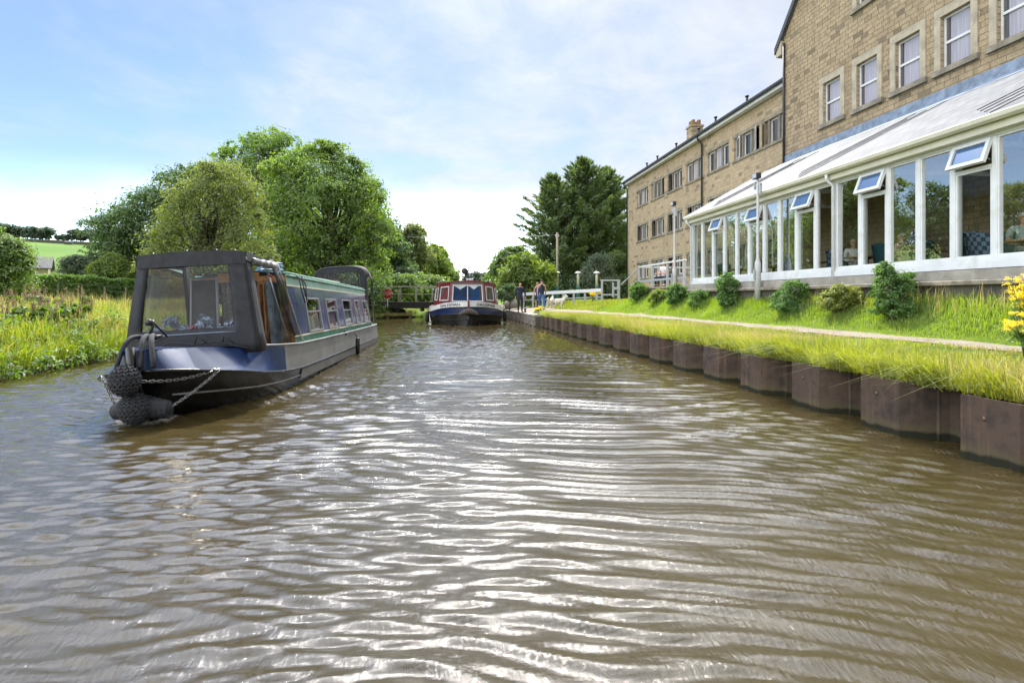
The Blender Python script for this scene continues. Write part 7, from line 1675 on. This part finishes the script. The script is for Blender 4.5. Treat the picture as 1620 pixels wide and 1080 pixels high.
x, y, _ = place(857, 0, 35.0); person('walker seen from behind in a dark sleeveless vest, blue jeans and a cap', (x, y, hp(x, y)), R(184), 1.86, 'walk', navy, denim, dk_hair, M['black'], sleeve='none', slim=1.08, cap=dkt, hairlen='short', group='people on the path')
x, y, _ = place(850.5, 0, 35.9); person('fair haired walker in a blue sleeveless top and shorts, bare legs, walking away', (x, y, hp(x, y)), R(172), 1.72, 'walk', blu, blu, bl_hair, M['black'], sleeve='none', leglen='short', slim=.92, group='people on the path')
person('person in a white shirt with dark hair sitting behind the terrace rail', (11.0, 27.7, 2.02), R(-75), 1.72, 'sit', wh, dkt, dk_hair, group='people on the terrace', sleeve='short', hairlen='long')
person('person with ginger hair sitting at the terrace rail in front of the lamp post', (10.95, 26.3, 2.02), R(-100), 1.72, 'sit', brn, dkt, ging, group='people on the terrace')
person('grey haired man in a striped shirt sitting at a table, rightmost person', (11.36, 9.98, FZ), R(-35), 1.78, 'sit', strp, dkt, grey_hair, group='people in the dining room', sleeve='short', slim=1.1, skinm=M['skin_red'])
person('grey haired diner in a white shirt, left of the pair just right of the downpipe', (11.25, 14.55, FZ), R(-25), 1.7, 'sit', wh, dkt, grey_hair, group='people in the dining room')
person('diner in a pink shirt, right of the pair near the downpipe', (11.35, 13.0, FZ), R(180 + 20), 1.7, 'sit', pink, dkt, grey_hair, group='people in the dining room')
person('person in dark clothes steering the blue narrowboat, under the stern hood', (BX + .019 * 12.9 - .40, 6.85 + 12.95, .50), R(0), 1.68, 'stand', brn, dkt, dk_hair, arms='helm', skinm=M['skin_red'])
for x, y, rz, lb, mat in ((11.4, 10.25, R(-35), 'teal chair under the man in the striped shirt', 'teal'), (11.25, 14.8, R(-20), 'teal chair under the white shirted diner of the pair', 'teal'), (11.35, 12.72, R(200), 'teal chair under the pink shirted diner of the pair', 'teal')): chair(lb, x, y, rz, M[mat])
for x, y, rz, lb in ((11.08, 27.95, R(-75), 'dark slatted terrace chair under the person in white'), (10.98, 26.55, R(-100) + R(80), 'dark slatted terrace chair under the ginger haired person')):
    t = thing('terrace_chair', lb, 'chair', (x, y, 2.02), rz, 'chairs on the terrace'); q = MB(); q.bx(-.24, .24, -.24, .24, .40, .44); q.build('seat', M['oldwood'], t, .01)
    q = MB()
    for i in range(5): q.bx(-.22 + .1 * i, -.16 + .1 * i, .22, .25, .44, .9)
    q.build('backrest', M['oldwood'], t)
    for sx in (-.22, .22):
        for sy in (-.22, .22): q = MB(); q.bar((sx, sy, 0), (sx, sy, .40), .04, .04); q.build('leg', M['oldwood'], t)
# dogs: white and fluffy
M['fur'] = pm('white_fur', (.74, .70, .60), .95, .25, 9, bump=1.0, bs=40)
def dog(label, loc, rz, k, headup):
    t = thing('dog', label, 'dog', loc, rz, 'white dogs on the grass')
    J = {}
    def put(n, p, r, r2=None): J[n] = (tuple(c * k for c in p), r * k, (r2 or r) * k)
    put('chest', (0, -.20, .44), .155, .165); put('belly', (0, .02, .45), .13, .135); put('rump', (0, .22, .45), .125, .135)
    put('neck', (0, -.34, .56), .105); put('skull', (0, -.42, .66 + headup * .5), .085); put('muzzle', (0, -.53, .62 + headup * .6), .045); put('nose', (0, -.585, .615 + headup * .62), .026)
    put('tail0', (0, .33, .52), .05); put('tail1', (0, .40, .66), .06); put('tail2', (0, .32, .74), .04)
    E = [('chest', 'belly'), ('belly', 'rump'), ('chest', 'neck'), ('neck', 'skull'), ('skull', 'muzzle'), ('muzzle', 'nose'), ('rump', 'tail0'), ('tail0', 'tail1'), ('tail1', 'tail2')]
    for s, n in ((1, 'r'), (-1, 'l')):
        put('ear' + n, (s * .065, -.40, .755 + headup * .5), .024); E.append(('skull', 'ear' + n))
        put('sho' + n, (s * .085, -.22, .36), .075); put('wri' + n, (s * .085, -.21 - s * .03, .16), .038); put('paw' + n, (s * .085, -.245 - s * .03, .035), .038); E += [('chest', 'sho' + n), ('sho' + n, 'wri' + n), ('wri' + n, 'paw' + n)]
        put('thi' + n, (s * .085, .20, .34), .085); put('kne' + n, (s * .09, .14 + s * .03, .25), .06); put('hoc' + n, (s * .09, .30 + s * .03, .16), .038); put('foo' + n, (s * .09, .27 + s * .03, .03), .036); E += [('rump', 'thi' + n), ('thi' + n, 'kne' + n), ('kne' + n, 'hoc' + n), ('hoc' + n, 'foo' + n)]
    o = skin('body', J, E, M['fur'], t, 'belly', 2)
    rg = np.random.default_rng(int(k * 1000)); bl = [(p[0][0], p[0][1], p[0][2], p[1] * 1.02, p[1] * 1.02, p[2] * 1.0) for n, p in J.items() if p[1] > .05 * k]
    link('fur', leaf_mesh('fur', bl, 6000, .016 * k, M['fur'], 5, up=.3, jit=.2, nclump=400, shell=.92, spread=.10), t)
    q = MB(); q.ball(J['nose'][0], .03 * k, 8, 6)
    for s in (-1, 1): q.ball((s * .04 * k, -.49 * k, (.675 + headup * .55) * k), .014 * k, 6, 5)
    q.build('nose_and_eyes', M['black'], t)
x, y, _ = place(870, 0, 36.4); dog('fluffy white dog next to the jeans of the walker in the cap', (x, y, float(h_right(x, y)) + .05), R(150), 1.0, 0)
x, y, _ = place(884, 0, 37.2); dog('fluffy white dog with its head raised, the right one of the two', (x, y, float(h_right(x, y)) + .05), R(62), 1.08, .16)
